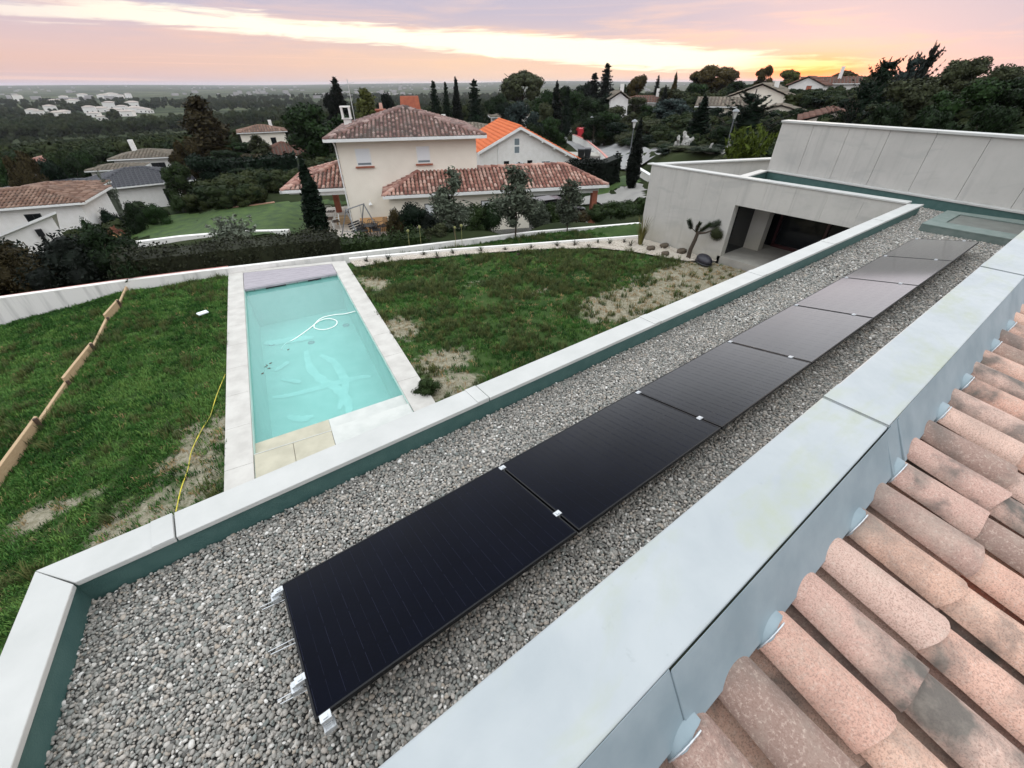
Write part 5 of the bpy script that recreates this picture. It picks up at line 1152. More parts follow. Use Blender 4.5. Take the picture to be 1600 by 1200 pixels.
# things on the patio
def at_nb(name, label, cat, u, v, rot=0, group=None): x, y = nbw(u, v); return thing(name, label, cat, (x, y, GH+.012), HA+rot, group)
b = at_nb('timber_board', 'large orange brown board leaning on the cream house wall behind dark metal chairs', 'board', 1.32, -.10)
q = MB().hexa([(-.85, -.22, 0), (.85, -.22, 0), (.85, -.19, 0), (-.85, -.19, 0)], [(-.85, -.02, .86), (.85, -.02, .86), (.85, .01, .86), (-.85, .01, .86)]).build('board', 'orange_panel', b); 
MB().box(-.86, -.80, -.24, -.20, .0, .1).box(.80, .86, -.24, -.20, 0, .1).build('batten', 'orange_panel', b)
def chair_parts(m, seatm, w=.5, sh=.44, bh=.9, metal=True):
    d = {}
    for n_, (sx_, sy_) in {'leg': (-1, -1), 'leg.a': (1, -1), 'leg.b': (-1, 1), 'leg.c': (1, 1)}.items(): d[n_] = MB().tube([(sx_*w*.42, sy_*w*.42, 0), (sx_*w*.40, sy_*w*.40, sh)], .018, 6).mesh('leg', m)
    d['seat'] = MB().box(-w/2, w/2, -w/2, w/2, sh, sh+.05).mesh('seat', seatm); bk = MB()
    for k in range(5): bk.tube([(-w*.44+w*.22*k, w*.44, sh), (-w*.44+w*.22*k, w*.52, bh-.05)], .013, 5)
    bk.tube([(-w*.46, w*.52, bh-.06), (-w*.3, w*.53, bh), (w*.3, w*.53, bh), (w*.46, w*.52, bh-.06)], .018, 6); d['backrest'] = bk.mesh('backrest', m)
    for n_, s_ in (('armrest', -1), ('armrest.a', 1)): d[n_] = MB().tube([(s_*w*.5, w*.48, sh+.24), (s_*w*.52, -w*.35, sh+.22), (s_*w*.48, -w*.42, sh)], .015, 6).mesh('armrest', m)
    return d
CH_D = chair_parts('dark_metal', 'dark_metal'); CH_W = chair_parts('white_paint', 'dark_wood')
def chair(pr_, name, label, u, v, rot, group):
    t = at_nb(name, label, 'chair', u, v, rot, group)
    for n_, me in pr_.items(): link(n_.split('.')[0], me, t)
for i, (u, v, r_) in enumerate(((.55, -.75, 2.8), (1.25, -.95, .2), (1.85, -.7, -.9), (.7, -1.5, .3), (1.5, -1.55, .1))): chair(CH_D, 'metal_chair', 'dark wrought metal armchair grouped in front of the orange board', u, v, r_, 'dark metal chairs by the orange board')
t = at_nb('garden_table', 'dark round metal garden table between the wrought chairs', 'table', 1.15, -1.25); MB().lathe([(.001, .72), (.45, .72), (.45, .69), (.001, .69)], 18).build('table_top', 'dark_metal', t)
for k in range(3): MB().tube([(math.cos(k*2.09)*.35, math.sin(k*2.09)*.35, 0), (math.cos(k*2.09)*.05, math.sin(k*2.09)*.05, .4), (math.cos(k*2.09)*.3, math.sin(k*2.09)*.3, .69)], .016, 6).build('leg', 'dark_metal', t)
for i, (u, v, r_) in enumerate(((-2.35, 1.2, 1.3), (-1.25, 1.15, -1.3))): chair(CH_W, 'patio_chair', ['white framed patio chair at the left end of the patio table', 'white framed patio chair at the right end of the patio table'][i], u, v, r_, 'white patio chairs')
for i, (u, v) in enumerate(((-1.9, 4.0), (-.6, 3.6))): chair(CH_W, 'lounge_chair', ['white lounge chair at the back of the patio, near the brick pillar', 'white lounge chair at the back of the patio, against the house wall'][i], u, v, 3.0, 'white lounge chairs under the porch')
t = at_nb('patio_table', 'white patio table with dark slats under the porch edge', 'table', -1.8, 1.0); MB().box(-.45, .45, -.35, .35, .68, .72).build('table_top', 'dark_wood', t)
for sx_ in (-1, 1):
    for sy_ in (-1, 1): MB().tube([(sx_*.40, sy_*.3, 0), (sx_*.36, sy_*.28, .68)], .022, 6).build('leg', 'white_paint', t)
t = at_nb('wooden_planter', 'brown wooden bench box on the patio beside the house corner', 'bench', -.75, 2.3)
for k in range(4): MB().box(-.6, .6, -.3, .3, .02+k*.12, .12+k*.12).build('plank', 'wood', t)
MB().box(-.55, .55, -.25, .25, .0, .02).build('base', 'dark_wood', t)
sw = thing('swing_frame', 'grey metal A frame garden swing standing on the patio edge', 'swing', (8.156,26.912, GH+.012), HA+R(55)); 
for s_ in (-1, 1):
    for k in (-1, 1): MB().tube([(s_*.95, k*.8, 0), (s_*.8, 0, 1.85)], .035, 8).build('leg', 'grey_metal', sw)
    MB().tube([(s_*.9, -.5, .62), (s_*.9, .5, .62)], .02, 6).build('brace', 'grey_metal', sw)
    MB().tube([(s_*.5, .05, 1.83), (s_*.5, .12, .55)], .012, 5).build('hanger', 'grey_metal', sw)
MB().tube([(-.85, 0, 1.85), (.85, 0, 1.85)], .035, 8).build('crossbar', 'grey_metal', sw); 
for k in range(4): MB().box(-.5, .5, -.1+k*.1, -.03+k*.1, .5, .53).build('seat_slat', 'dark_metal', sw)
for k in range(3): MB().box(-.5, .5, .30+k*.04, .33+k*.04, .6+k*.13, .68+k*.13).build('back_slat', 'dark_metal', sw)

# cars
def car(name, label, x, y, rot, body, L=4.3, Wd=1.75, H=1.5, van=False, z=None):
    t = thing(name, label, 'van' if van else 'car', (x, y, gz(x, y)+.06 if z is None else z), rot)
    prof = [(-.5, .30), (-.5, .62), (-.47, .80), (-.30, .88), (-.16, 1.38 if not van else 1.6), (.02, 1.47 if not van else 1.9), (.30, 1.42 if not van else 1.92), (.46, .98 if not van else 1.85), (.5, .85), (.5, .32)]
    prof = [(a*L, b*H/1.5) for a, b in prof]; n = len(prof); vs = []; ys = [-.5, -.47, .47, .5]
    for k, yy in enumerate((-.5, -.36, .36, .5)):
        for (a, b) in prof:
            tum = max(0, (b-.85*H/1.5))*.22; w = Wd*yy; w = w - math.copysign(min(tum, .2), yy) if abs(yy) > .4 else w*.98; vs.append((a, w, b+(.015 if abs(yy) < .4 else 0)))
    fs = [(k*n+i, k*n+(i+1) % n, (k+1)*n+(i+1) % n, (k+1)*n+i) for k in range(3) for i in range(n)]+[tuple(range(n-1, -1, -1)), tuple(range(3*n, 4*n))]
    bm = bmesh.new(); bv = [bm.verts.new(v) for v in vs]; [bm.faces.new([bv[q] for q in f]) for f in fs]; bmesh.ops.recalc_face_normals(bm, faces=bm.faces); me = bpy.data.meshes.new('body'); bm.to_mesh(me); bm.free(); me.materials.append(MATS[body]); o = link('body', me, t)
    bv_ = o.modifiers.new('bevel', 'BEVEL'); bv_.width = .06; bv_.segments = 2; bv_.limit_method = 'ANGLE'
    zt = prof[4][1]; zb = .90*H/1.5
    MB().hexa([(prof[3][0]+.02, -Wd*.40, zb), (prof[3][0]+.05, -Wd*.40, zb-.01), (prof[3][0]+.05, Wd*.40, zb-.01), (prof[3][0]+.02, Wd*.40, zb)], [(prof[4][0]-.06, -Wd*.34, zt-.04), (prof[4][0]-.02, -Wd*.34, zt-.04), (prof[4][0]-.02, Wd*.34, zt-.04), (prof[4][0]-.06, Wd*.34, zt-.04)]).build('windscreen', 'glass_dark', t)
    for s_ in (-1, 1):
        for a, b in ((-.22, .02), (.05, .34)):
            y0, y1 = s_*(Wd*.5-.012), s_*(Wd*.5-.085)
            MB().poly([(a*L+(.03*L if a < 0 else 0), y0+s_*.004, zb+.03), (b*L, y0+s_*.004, zb+.03), (b*L-(.05*L if b > .3 else 0), y1+s_*.01, zt-.06), (a*L+(.08*L if a < 0 else 0), y1+s_*.01, zt-.06)][::s_]).build('side_window', 'glass_dark', t)
        for a in (-.31, .31):
            w = MB().lathe([(.16, -.1), (.3, -.1), (.32, -.07), (.32, .07), (.3, .1), (.16, .1)], 16); ww = w.build('wheel', 'tyre', t, (a*L, s_*(Wd/2-.1), .32)); ww.rotation_euler = (R(90), 0, 0); MB().lathe([(.001, .105), (.17, .11), (.19, .09)], 12).build('rim', 'galvanised', ww); MB().lathe([(.001, -.105), (.17, -.11), (.19, -.09)][::-1], 12).build('rim', 'galvanised', ww)
        MB().box(-L/2-.012, -L/2+.03, s_*Wd*.34-.16, s_*Wd*.34+.16, .60, .74).build('headlight', 'pure_white', t); MB().box(L/2-.03, L/2+.012, s_*Wd*.36-.12, s_*Wd*.36+.12, .62, .80).build('taillight', 'red_frame', t)
    return t
x_, y_ = nbw(13.4, -.1); car('parked_car', 'black car parked under the carport behind the young trees', x_, y_, HA+R(188), 'car_black', z=GH+.02)
# the gabled house behind, same axes as the neighbour's
gx, gy = nbw(14.4, 14.0)
gh_ = thing('gabled_house', 'white gabled house with bright orange tile roof behind the carport wing', 'house', (gx, gy, 0), HA)
L_, R_, D_ = -4.1, 6.5, 10.0; zl, zr, zt = -2.3, -3.42, -.34; pt = .48
MB().raw([(L_+.3, 0, -8), (R_-.4, 0, -8), (R_-.4, 0, zr+.1), (0, 0, zt-.06), (L_+.3, 0, zl+.05), (L_+.3, D_, -8), (R_-.4, D_, -8), (R_-.4, D_, zr+.1), (0, D_, zt-.06), (L_+.3, D_, zl+.05)], [(0, 1, 2, 3, 4), (9, 8, 7, 6, 5), (1, 6, 7, 2), (5, 0, 4, 9)]).build('wall', 'white_render', gh_)
roof_on(gh_, [[(L_, D_+.3, zl), (L_, -.35, zl), (0, -.35, zt), (0, D_+.3, zt)], [(R_, -.35, zr), (R_, D_+.3, zr), (0, D_+.3, zt), (0, -.35, zt)]], [((0, -.35, zt+.03), (0, D_+.3, zt+.03))], 'orange_tiles', .30, .42)
for (a, za, b, zb_) in ((L_, zl, 0, zt), (0, zt, R_, zr)): MB().hexa([(a, -.42, za-.20), (b, -.42, zb_-.20), (b, -.35, zb_-.20), (a, -.35, za-.20)], [(a, -.42, za+.03), (b, -.42, zb_+.03), (b, -.35, zb_+.03), (a, -.35, za+.03)]).build('barge_board', 'white_paint', gh_)
for k in range(5):
    u_ = .9+k*1.2; MB().box(u_-.06, u_+.06, -.42, 0, zt-.48*u_-.30, zt-.48*u_-.16).build('rafter_end', 'white_paint', gh_)
for z_ in (-1.85, -2.5): window(gh_, 'y', 0, -.28, z_, .55, .62, frame='white_paint', glass='pane', bars=0)
for u_ in (-1.3, 1.0): window(gh_, 'y', 0, u_, -3.6, .5, .5, frame='dark_frame', glass='glass_dark', bars=0)
window(gh_, 'y', 0, 2.6, -3.75, .9, .55, frame='white_paint', glass='pane', bars=1); window(gh_, 'y', 0, -.1, -3.7, .75, .5, frame='blind', glass='blind', bars=0)
MB().tube([(-2.1, -.05, -1.5), (-2.1, -.05, -5)], .04, 6).build('downpipe', 'white_paint', gh_)

# houses to the left, down the slope
simple_house('tiled_house', 'long white house with a brown hipped tile roof at the left edge', -12.1, 44.9, R(-13), 12.5, 5.4, 2.85, .24, 'hip', 'clay_brown', wins=[('y', 0, 3.4, .45, .9, 1.9, 'dark_frame', 'glass_dark'), ('y', 0, -1.5, .5, 1.2, 1.8, 'dark_frame', 'glass_dark')], over=.35, z=-6.65, pw_=.24)
simple_house('tiled_house', 'brown roofed wing at right angles behind the long white tiled house', -8.6, 48.2, R(-13), 5.2, 5, 2.6, .2, 'hip', 'clay_brown', over=.3, z=-6.5, pw_=.26, wins=[('y', 0, 2.4, .6, .8, 1.4, 'dark_frame', 'glass_dark')])
ax = thing('white_annex', 'white annexe with mono pitch roof edge and black downpipe at the left edge', 'house', (-7.4, 33.9, -6.6), R(14))
MB().raw([(-3.5, 0, -2), (1.3, 0, -2), (1.3, 0, 3.75), (-3.5, 0, 2.5), (-3.5, 4, -2), (1.3, 4, -2), (1.3, 4, 2.0), (-3.5, 4, .75)], [(0, 1, 2, 3), (7, 6, 5, 4), (1, 5, 6, 2), (4, 0, 3, 7), (3, 2, 6, 7)]).build('wall', 'white_render', ax)
MB().hexa([(-3.7, -.2, 2.46), (1.55, -.2, 3.82), (1.55, 4.2, 2.0), (-3.7, 4.2, .66)], [(-3.7, -.2, 2.58), (1.55, -.2, 3.94), (1.55, 4.2, 2.12), (-3.7, 4.2, .78)]).build('roof', 'white_paint', ax)
MB().box(.35, .62, -.2, -.02, 2.85, 3.2).tube([(.48, -.1, 2.9), (.52, -.09, 2.2), (.52, -.09, -.6)], .075, 8).build('downpipe', 'dark_frame', ax)
simple_house('slate_house', 'low white house with a black hipped roof among the trees', -3.0, 61.6, R(2), 8.6, 7, 2.9, .30, 'hip', 'slate_tiles', wins=[('y', 0, 2.1, .6, 1.0, 1.7, 'dark_frame', 'glass_dark')], over=.5, z=-8.5, pw_=.4)
simple_house('slate_house', 'long low black roofed wing to the left of the black hipped house', -10.0, 63.5, R(3), 9, 5, 2.6, .22, 'hip', 'slate_tiles', over=.4, z=-8.4, pw_=.4)
simple_house('villa', 'white villa with a mossy grey green roof and flat terrace in front', -2.6, 90.5, R(-14), 7.6, 6.5, 3.0, .22, 'hip', 'clay_grey', over=.5, z=-9.1, chim=(-1.5, 3, 5.2), wins=[('y', 0, -2, .8, 1.3, 1.3, 'dark_frame', 'glass_dark'), ('y', 0, 1.5, .8, 1.8, 1.5, 'dark_frame', 'glass_dark')], pw_=.45)
simple_house('villa', 'lower grey roofed wing of the mossy roofed villa, nearer and to its left', -6.2, 84.5, R(-14), 5.5, 4, 2.6, .18, 'hip', 'clay_grey', over=.4, z=-9.2, pw_=.45)
simple_house('cottage', 'small white cottage with pinkish tile roof at far left', -15.0, 95.0, R(-6), 4.2, 5, 2.9, .3, 'hip', 'clay_wing', z=-9.3, pw_=.5)
simple_house('cottage', 'tall narrow white house below the pinkish roofed cottage', -16.3, 86, R(18), 2.6, 6, 3.6, .12, 'gable', 'clay_grey', z=-9.6, along='y', pw_=.5, wins=[('y', 0, .3, 1.4, .7, .8, 'dark_frame', 'glass_dark')])
simple_house('cream_house', 'cream two storey house with beige roof beyond the brown tree', 17.6, 108, R(-8), 8.2, 7, 3.4, .26, 'hip', 'clay_brown', wall='cream_render', z=-8.3, pw_=.5, wins=[('y', 0, -2, 1.2, 1, 1.2, 'dark_frame', 'glass_dark'), ('y', 0, 1.6, 1.2, 1, 1.2, 'dark_frame', 'glass_dark')], chim=(2, 4, 5.2))
simple_house('red_roof_house', 'house with a dark red pyramid roof left of the cream house', 13.4, 70.3, R(-10), 6.4, 6.4, 2.3, .42, 'hip', 'clay_dark', z=-7.5, pw_=.45)
simple_house('back_house', 'low house with dull brown roof behind the orange roof', 37.5, 62.5, R(-30), 8.5, 5, 2.5, .22, 'hip', 'clay_grey', z=-5.2, pw_=.5, chim=(-3, 2.5, 4.3))
simple_house('back_house', 'dark red roofed house just behind the peak of the orange roof', 38.0, 53.5, R(-35), 6, 6, 2.4, .34, 'hip', 'clay_dark', z=-5.3, pw_=.45, chim=(2, 3, 4.6))
simple_house('back_house', 'white house with flat terrace beneath the big stone pine', 52, 70, R(-30), 7, 6, 4.0, .15, 'hip', 'clay_grey', z=-6.0, pw_=.6, wins=[('y', 0, -1.5, 2.0, 1, 1, 'dark_frame', 'glass_dark')], chim=(2.5, 2, 5.6))
# houses up the hill on the right
simple_house('hill_house', 'brown roofed bungalow with white chimney high among the dark trees', 85.5, 68.5, R(-52), 10.5, 7, 3.0, .28, 'hip', 'clay_dark', z=-3.6, pw_=.5, chim=(2.6, 3, 5.4), wins=[('y', 0, -2.5, .7, 1.2, 1.4, 'dark_frame', 'glass_dark'), ('y', 0, 1.5, .7, 1.2, 1.4, 'dark_frame', 'glass_dark')])
simple_house('hill_house', 'narrow white gabled house end showing between the trees above the road', 66.5, 58.5, R(-40), 3.0, 7, 3.9, .6, 'gable', 'clay_grey', z=-3.4, along='y', pw_=.5, chim=(.5, 2, 6.1), wins=[('y', 0, 0, 1.6, .6, .9, 'dark_frame', 'glass_dark')])
simple_house('hill_house', 'pale house with large side gable and grey tile roof on the right hill', 74.64,38.53, R(-72), 11.5, 10, 2.0, .36, 'gable', 'clay_grey', wall='cream_render', z=-1.6, along='y', pw_=.5, over=.5, chim=(1.6, 2, 4.6))
simple_house('hill_house', 'low grey tiled porch wing to the left of the large gabled house', 67.18,39.63, R(-60), 6.5, 6, 2.0, .28, 'gable', 'clay_grey', wall='cream_render', z=-2.0, along='x', pw_=.5, over=.5, wins=[('y', 0, -1.5, .2, 1.4, 1.7, 'dark_frame', 'glass_dark')])
simple_house('hill_house', 'lower cream gable in front of the large gabled house', 65.22,30.49, R(-66), 6, 5, 1.3, .26, 'gable', 'clay_grey', wall='cream_render', z=-1.7, along='y', pw_=.5)
simple_house('hill_house', 'highest house on the right hill, pale with purplish roof against the sunset', 111.57,44.17, R(-66), 10, 8, 3.2, .24, 'gable', 'clay_dark', z=-.7, along='x', pw_=.6, chim=(1.5, 3, 6.0), wins=[('y', 0, -4, 1.6, .9, 1.5, 'red_frame', 'chimney_orange'), ('y', 0, 2.5, 1.3, 1.2, 1.2, 'dark_frame', 'glass_dark')])
simple_house('hill_house', 'small gable wing at the left end of the highest house', 104.56,45.43, R(-78), 6, 6, 2.9, .42, 'gable', 'clay_dark', z=-.7, along='y', pw_=.6, wins=[('y', 0, .6, 1.6, .9, 1.3, 'red_frame', 'chimney_orange')])
simple_house('hill_house', 'pink beige house with sloping red roof edge just above the tall concrete wall', 46.8, 17.2, R(-66), 4.4, 7, 1.5, .30, 'gable', 'clay_dark', wall='cream_render', z=-1.4, along='y', pw_=.45)
plain('town_wall', (.40, .38, .38), .9, (.26, .25, .25), .01); plain('far_wall', (.78, .76, .73), .9, (.68, .65, .60), .05); plain('pale_roof', (.42, .37, .33), .9, (.30, .25, .22), .1); plain('pink_stone', (.46, .25, .17), .9, (.34, .20, .14), 3)
# the white village across the valley
vil = [(52,176,9,5),(62,178,7,5),(82,171,9,6),(90,181,12,6),(103,178,10,5),(142,173,10,7),(147,181,10,5),(160,173,13,5),(172,166,10,7),(182,176,12,6),(190,170,9,5),(196,179,14,6),(209,164,13,5),(216,173,14,6),(225,174,10,5),(160,186,8,5),(236,175,6,4),(118,160,9,4),(131,151,8,4),(162,152,9,4),(178,150,10,4),(187,152,6,4),(203,151,5,5),(30,156,6,6),(100,154,6,4),(85,160,8,4)]
for i, (px, py, w_, h_) in enumerate(vil):
    VX = [(-111.3,841.9,849.2),(-101.0,800.5,806.8),(-100.8,917.8,923.3),(-78.7,728.6,732.8),(-75.7,777.4,781.1),(-55.5,827.2,829.0),(-46.7,707.9,709.5),(-44.3,835.7,836.9),(-40.0,965.9,966.8),(-28.2,758.0,758.5),(-25.0,880.5,880.9),(-19.1,704.8,705.0),(-11.1,1022.8,1022.9),(-6.8,790.9,790.9),(-1.0,777.0,777.0),(-37.0,638.0,639.0),(5.9,761.7,761.7),(-100.9,1271.4,1275.4),(-129.3,1945.5,1949.8),(-77.8,1791.6,1793.3),(-59.5,1965.2,1966.1),(-41.8,1746.6,1747.1),(-19.6,1815.9,1816.0),(-230.8,1659.5,1675.5),(-154.6,1714.7,1721.7),(-134.5,1305.0,1311.9)]
    x, y, D = VX[i]; s_ = D/640*1.0
    t = thing('village_house', 'small white house in the village across the dark wooded valley', 'house', (x, y, gz(x, y)-.2), R(90)*0+math.atan2(y, x)-R(90)+random.uniform(-.4, .4), 'white houses of the village across the valley')
    W_, H_ = w_*s_, max(3.0, h_*s_*.75); d_ = W_*.7; MB().box(-W_/2, W_/2, 0, d_, -3, H_).build('wall', 'far_wall', t)
    fs_, _ = hipped(-W_/2-.4, W_/2+.4, -.4, d_+.4, H_, .26); b_ = MB(); [b_.poly(f) for f in fs_]; b_.build('roof', 'pale_roof', t)
    window(t, 'y', 0, -W_*.2, .9, 1.4, 1.4, 'dark_frame', 'glass_dark', bars=0); window(t, 'y', 0, W_*.2, .9, 1.4, 1.4, 'dark_frame', 'glass_dark', bars=0)
# a far town in the plain, too many to count
tb = MB()
for k in range(420):
    a = R(random.uniform(35, 100)); D = math.exp(random.uniform(math.log(1300), math.log(6000))); x, y = D*math.cos(a+.06*math.sin(D/300)), D*math.sin(a+.06*math.sin(D/300))
    if math.sin(a*9+D/900)+math.sin(a*23) < -.2: continue
    z = gz(x, y); w_ = random.uniform(7, 22); d_ = random.uniform(7, 14); h_ = random.choice((4, 5, 6, 7, 10)); tb.box(x-w_/2, x+w_/2, y-d_/2, y+d_/2, z-2, z+h_)
kind(tb.build('distant_town', 'town_wall'), 'stuff')

# ------------------------------------------------------------------ trees one by one
S = 'trees of the neighbourhood'
tree('tall_tree', 'upright_tree', 'brown', (5.55,74.79,8.56,6.51), 'tall brown green tree standing above the valley left of the houses', var=0)
tree('tall_tree', 'broadleaf', 'brown', (2.24,65.96,6.96,3.56), 'lower brownish tree in front of the tall brown green tree')
tree('stone_pine', 'broadleaf', 'green', (16.40,59.79,7.21,8.41), 'large round dark green tree behind the porch of the cream house', var=1)
tree('evergreen', 'cypress', 'black', (25.59,81.06,9.87,3.42), 'dark pointed evergreen on the skyline left of the yellowish tree')
tree('evergreen', 'broadleaf', 'black', (24.39,80.38,9.03,3.37), 'dark bushy evergreen hugging the pointed one on the skyline')
tree('willow', 'upright_tree', 'yellow', (25.70,69.39,8.31,5.34), 'yellowish green willow like tree behind the tv antenna', var=2)
tree('evergreen', 'broadleaf', 'black', (27.23,66.65,8.02,3.08), 'small dark evergreen left of the orange chimney')
tree('spruce', 'spruce', 'deep', (37.34,70.75,8.94,4.12), 'leftmost spruce right of the orange chimney')
tree('spruce', 'spruce', 'deep', (39.92,71.62,8.70,3.04), 'narrow spruce between the other spruce and the slim cypress')
tree('cypress', 'cypress', 'black', (40.36,69.08,9.18,1.98), 'slim dark cypress right of the spruces on the skyline')
tree('spruce', 'spruce', 'deep', (45.99,72.67,9.19,5.79), 'broad spruce right of the slim cypress')
tree('stone_pine', 'stone_pine', 'olive', (67.39,86.94,11.67,10.32), 'big rounded stone pine alone on the skyline at centre', var=0)
tree('blue_tree', 'broadleaf', 'blue', (38.20,48.83,6.81,5.08), 'blue green tree right behind the peak of the orange roof')
tree('cypress', 'cypress', 'black', (50.49,56.80,8.59,2.28), 'dark cypress left of the road')
tree('conifer', 'spruce', 'deep', (62.59,67.43,8.15,3.22), 'short conifer just right of the dark cypress by the road')
tree('lacy_cedar', 'spruce', 'black', (86.24,80.54,13.13,8.72), 'tall lacy cedar on the skyline above the road', var=1)
tree('lacy_cedar', 'spruce', 'black', (83.00,81.03,11.54,7.88), 'shorter lacy cedar left of the tall one above the road', var=2)
tree('round_tree', 'broadleaf', 'warm', (90.97,75.15,9.05,5.54), 'round brownish tree right of the lacy cedars')
tree('conifer', 'spruce', 'black', (99.13,76.14,7.82,3.47), 'thin small conifer on the skyline right of the round brownish tree')
tree('cypress', 'cypress', 'warm', (95.74,68.97,7.82,1.87), 'very thin cypress lit by the sunset')
tree('cypress', 'cypress', 'black', (84.26,62.65,5.51,1.70), 'small cypress in front of the bungalow on the hill')
tree('stone_pine', 'stone_pine', 'warm', (110.25,68.89,9.76,11.89), 'stone pine on the skyline left of the sunset', var=1)
tree('bushy_tree', 'broadleaf', 'warm', (124.30,64.41,7.31,4.72), 'bushy tree directly left of the sunset glow')
tree('bushy_tree', 'broadleaf', 'yellow', (135.90,63.49,5.99,6.60), 'loose tree glowing orange in front of the setting sun')  # the sunset glow is put into its yellow leaf tint
tree('stone_pine', 'stone_pine', 'warm', (140.41,52.77,5.41,6.01), 'flat topped pine behind the highest house')
tree('bushy_tree', 'broadleaf', 'warm', (142.46,46.96,4.84,3.72), 'small tree in the glow right of the highest house')
tree('cypress', 'cypress', 'black', (29.67,23.74,4.99,1.21), 'tall black cypress in front of the street lamp by the driveway')
tree('cypress', 'cypress', 'deep', (47.27,30.02,4.66,2.49), 'dark cypress right of the white sculptures')
tree('cedar', 'cedar', 'deep', (46.04,24.17,4.89,7.95), 'spiky blue grey cedar above the concrete roof', var=0)
tree('bamboo', 'bamboo', 'lime', (29.37,15.05,4.07,2.65), 'bright yellow green bamboo clump beside the tall concrete wall', var=1)
tree('blue_tree', 'broadleaf', 'blue', (62.13,43.77,3.88,6.67), 'bluish tree in the middle of the right hand gardens')
tree('round_tree', 'broadleaf', 'green', (66.14,51.78,3.22,3.43), 'ball shaped green tree left of the bluish tree')
tree('round_tree', 'broadleaf', 'olive', (77.11,63.67,4.42,4.82), 'olive green tree below the round brownish tree')
tree('bushy_tree', 'broadleaf', 'deep', (56.88,33.47,2.36,3.33), 'dark bushy tree left of the spiky cedar')
tree('bushy_tree', 'broadleaf', 'deep', (83.30,55.33,2.82,4.97), 'dark tree under the stone pine left of the sunset')
# the dark mass on the right
for q in [('cedar', 'black', (56.01,15.07,6.39,4.21), 'tallest pointed cedar of the dark grove on the right'), ('cedar', 'blue', (49.98,14.36,5.61,4.32), 'blue green cedar left of the tallest cedar in the grove'), ('cedar', 'deep', (43.84,13.94,4.74,4.74), 'feathery cedar at the left edge of the right hand grove'),
          ('broadleaf', 'olive', (48.86,10.61,4.42,3.77), 'olive green crown right of the tallest cedar'), ('broadleaf', 'olive', (45.29,8.08,3.74,3.26), 'olive green crown near the right edge of the picture'), ('cedar', 'deep', (37.94,12.67,4.00,3.98), 'low spreading cedar above the pink beige house'),
          ('broadleaf', 'olive', (36.76,9.64,3.82,3.72), 'wide olive green tree in front of the cedars'), ('broadleaf', 'green', (35.29,7.12,3.54,3.44), 'wide green tree above the tall concrete wall'), ('broadleaf', 'dark', (35.61,5.29,2.85,2.88), 'dark tree cut by the right edge'),
          ('broadleaf', 'deep', (58.53,20.45,2.55,3.24), 'dark shrubby tree below the highest house'), ('broadleaf', 'deep', (72.53,28.70,1.41,4.01), 'rounded shrubby tree in front of the highest house'), ('broadleaf', 'dark', (55.18,23.57,2.12,2.89), 'dark shrub tree below the cream gable'),
          ('cedar', 'black', (32.22,10.87,3.60,1.94), 'low black cedar branches touching the tall concrete wall'), ('broadleaf', 'dark', (31.70,9.17,3.78,2.39), 'dark bush just above the tall concrete wall'), ('broadleaf', 'dark', (31.24,6.93,3.66,2.33), 'dark thicket above the middle of the tall concrete wall'), ('broadleaf', 'dark', (30.61,4.88,3.46,2.01), 'dark thicket above the right end of the tall concrete wall')]:
    tree('grove_tree' if q[0] == 'broadleaf' else 'cedar', q[0], q[1], q[2], q[3])
# gardens between the road and the hill
G1 = 'dark garden trees around the road'
gl_ = 'dark evergreen garden tree among the many beyond the road'
for q in [(66.84,68.91,7.16,4.81), (63.24,61.19,6.61,5.05), (68.02,61.95,6.81,5.66), (63.62,54.85,5.13,4.77), (56.05,51.32,4.79,4.39), (53.36,51.27,4.28,3.40), (55.81,48.59,2.72,3.73), (58.20,42.39,1.39,3.45), (54.94,36.57,0.65,3.08), (43.30,25.01,2.16,2.23), (52.37,29.28,1.49,2.36), (52.43,40.09,1.81,3.22),
          (58.07,68.76,7.33,4.11), (52.47,75.57,6.86,4.23), (49.19,68.09,5.63,3.26), (47.44,56.80,5.85,3.24), (42.14,48.17,4.61,2.84), (36.65,44.95,3.97,2.30), (78.58,43.87,1.46,3.83), (89.00,64.64,5.06,5.07), (100.08,66.22,5.64,4.81), (104.70,58.64,4.74,4.51), (57.90,27.26,1.65,2.20), (48.10,19.75,1.65,1.99), (43.09,16.10,1.81,1.52), (81.33,88.24,8.78,5.41), (88.71,89.48,9.50,5.61), (69.43,47.28,0.45,3.90), (91.37,77.80,8.54,5.17)]:
    plant('garden_tree', 'broadleaf', ('dark', 'deep', 'olive', 'green')[_tn[0] % 4], q[0], q[1], q[2]*1.08, q[3]*1.25, gl_, 'tree', G1)
for q in [(69.57,66.32,1.6,4.0), (67.97,62.27,1.8,4.2), (65.33,57.50,1.6,4.2), (51.83,43.69,1.7,4.0), (50.41,40.73,1.6,4.0), (46.48,36.01,1.5,3.6), (38.83,28.22,0.77,2.59), (37.91,26.06,0.65,2.79), (37.26,23.40,1.52,2.07), (55.91,51.47,2.67,3.90), (36.30,21.12,0.41,1.92), (35.23,18.94,0.84,1.77), (60.13,61.48,3.37,3.78), (38.91,26.37,0.99,2.60), (38.67,24.92,1.75,2.71), (36.76,22.32,0.99,2.19), (38.38,27.13,0.67,2.30), (36.44,20.89,0.40,2.10), (35.07,23.12,0.40,3.03), (34.17,20.79,0.40,2.82), (35.03,24.94,0.40,2.45), (33.24,18.41,0.79,2.16), (32.84,17.04,1.46,2.04)]:
    plant('garden_shrub', 'shrub', ('dark', 'deep', 'olive')[_tn[0] % 3], *q, 'dark rounded shrub in the gardens along the road', 'shrub', 'rounded shrubs along the road')
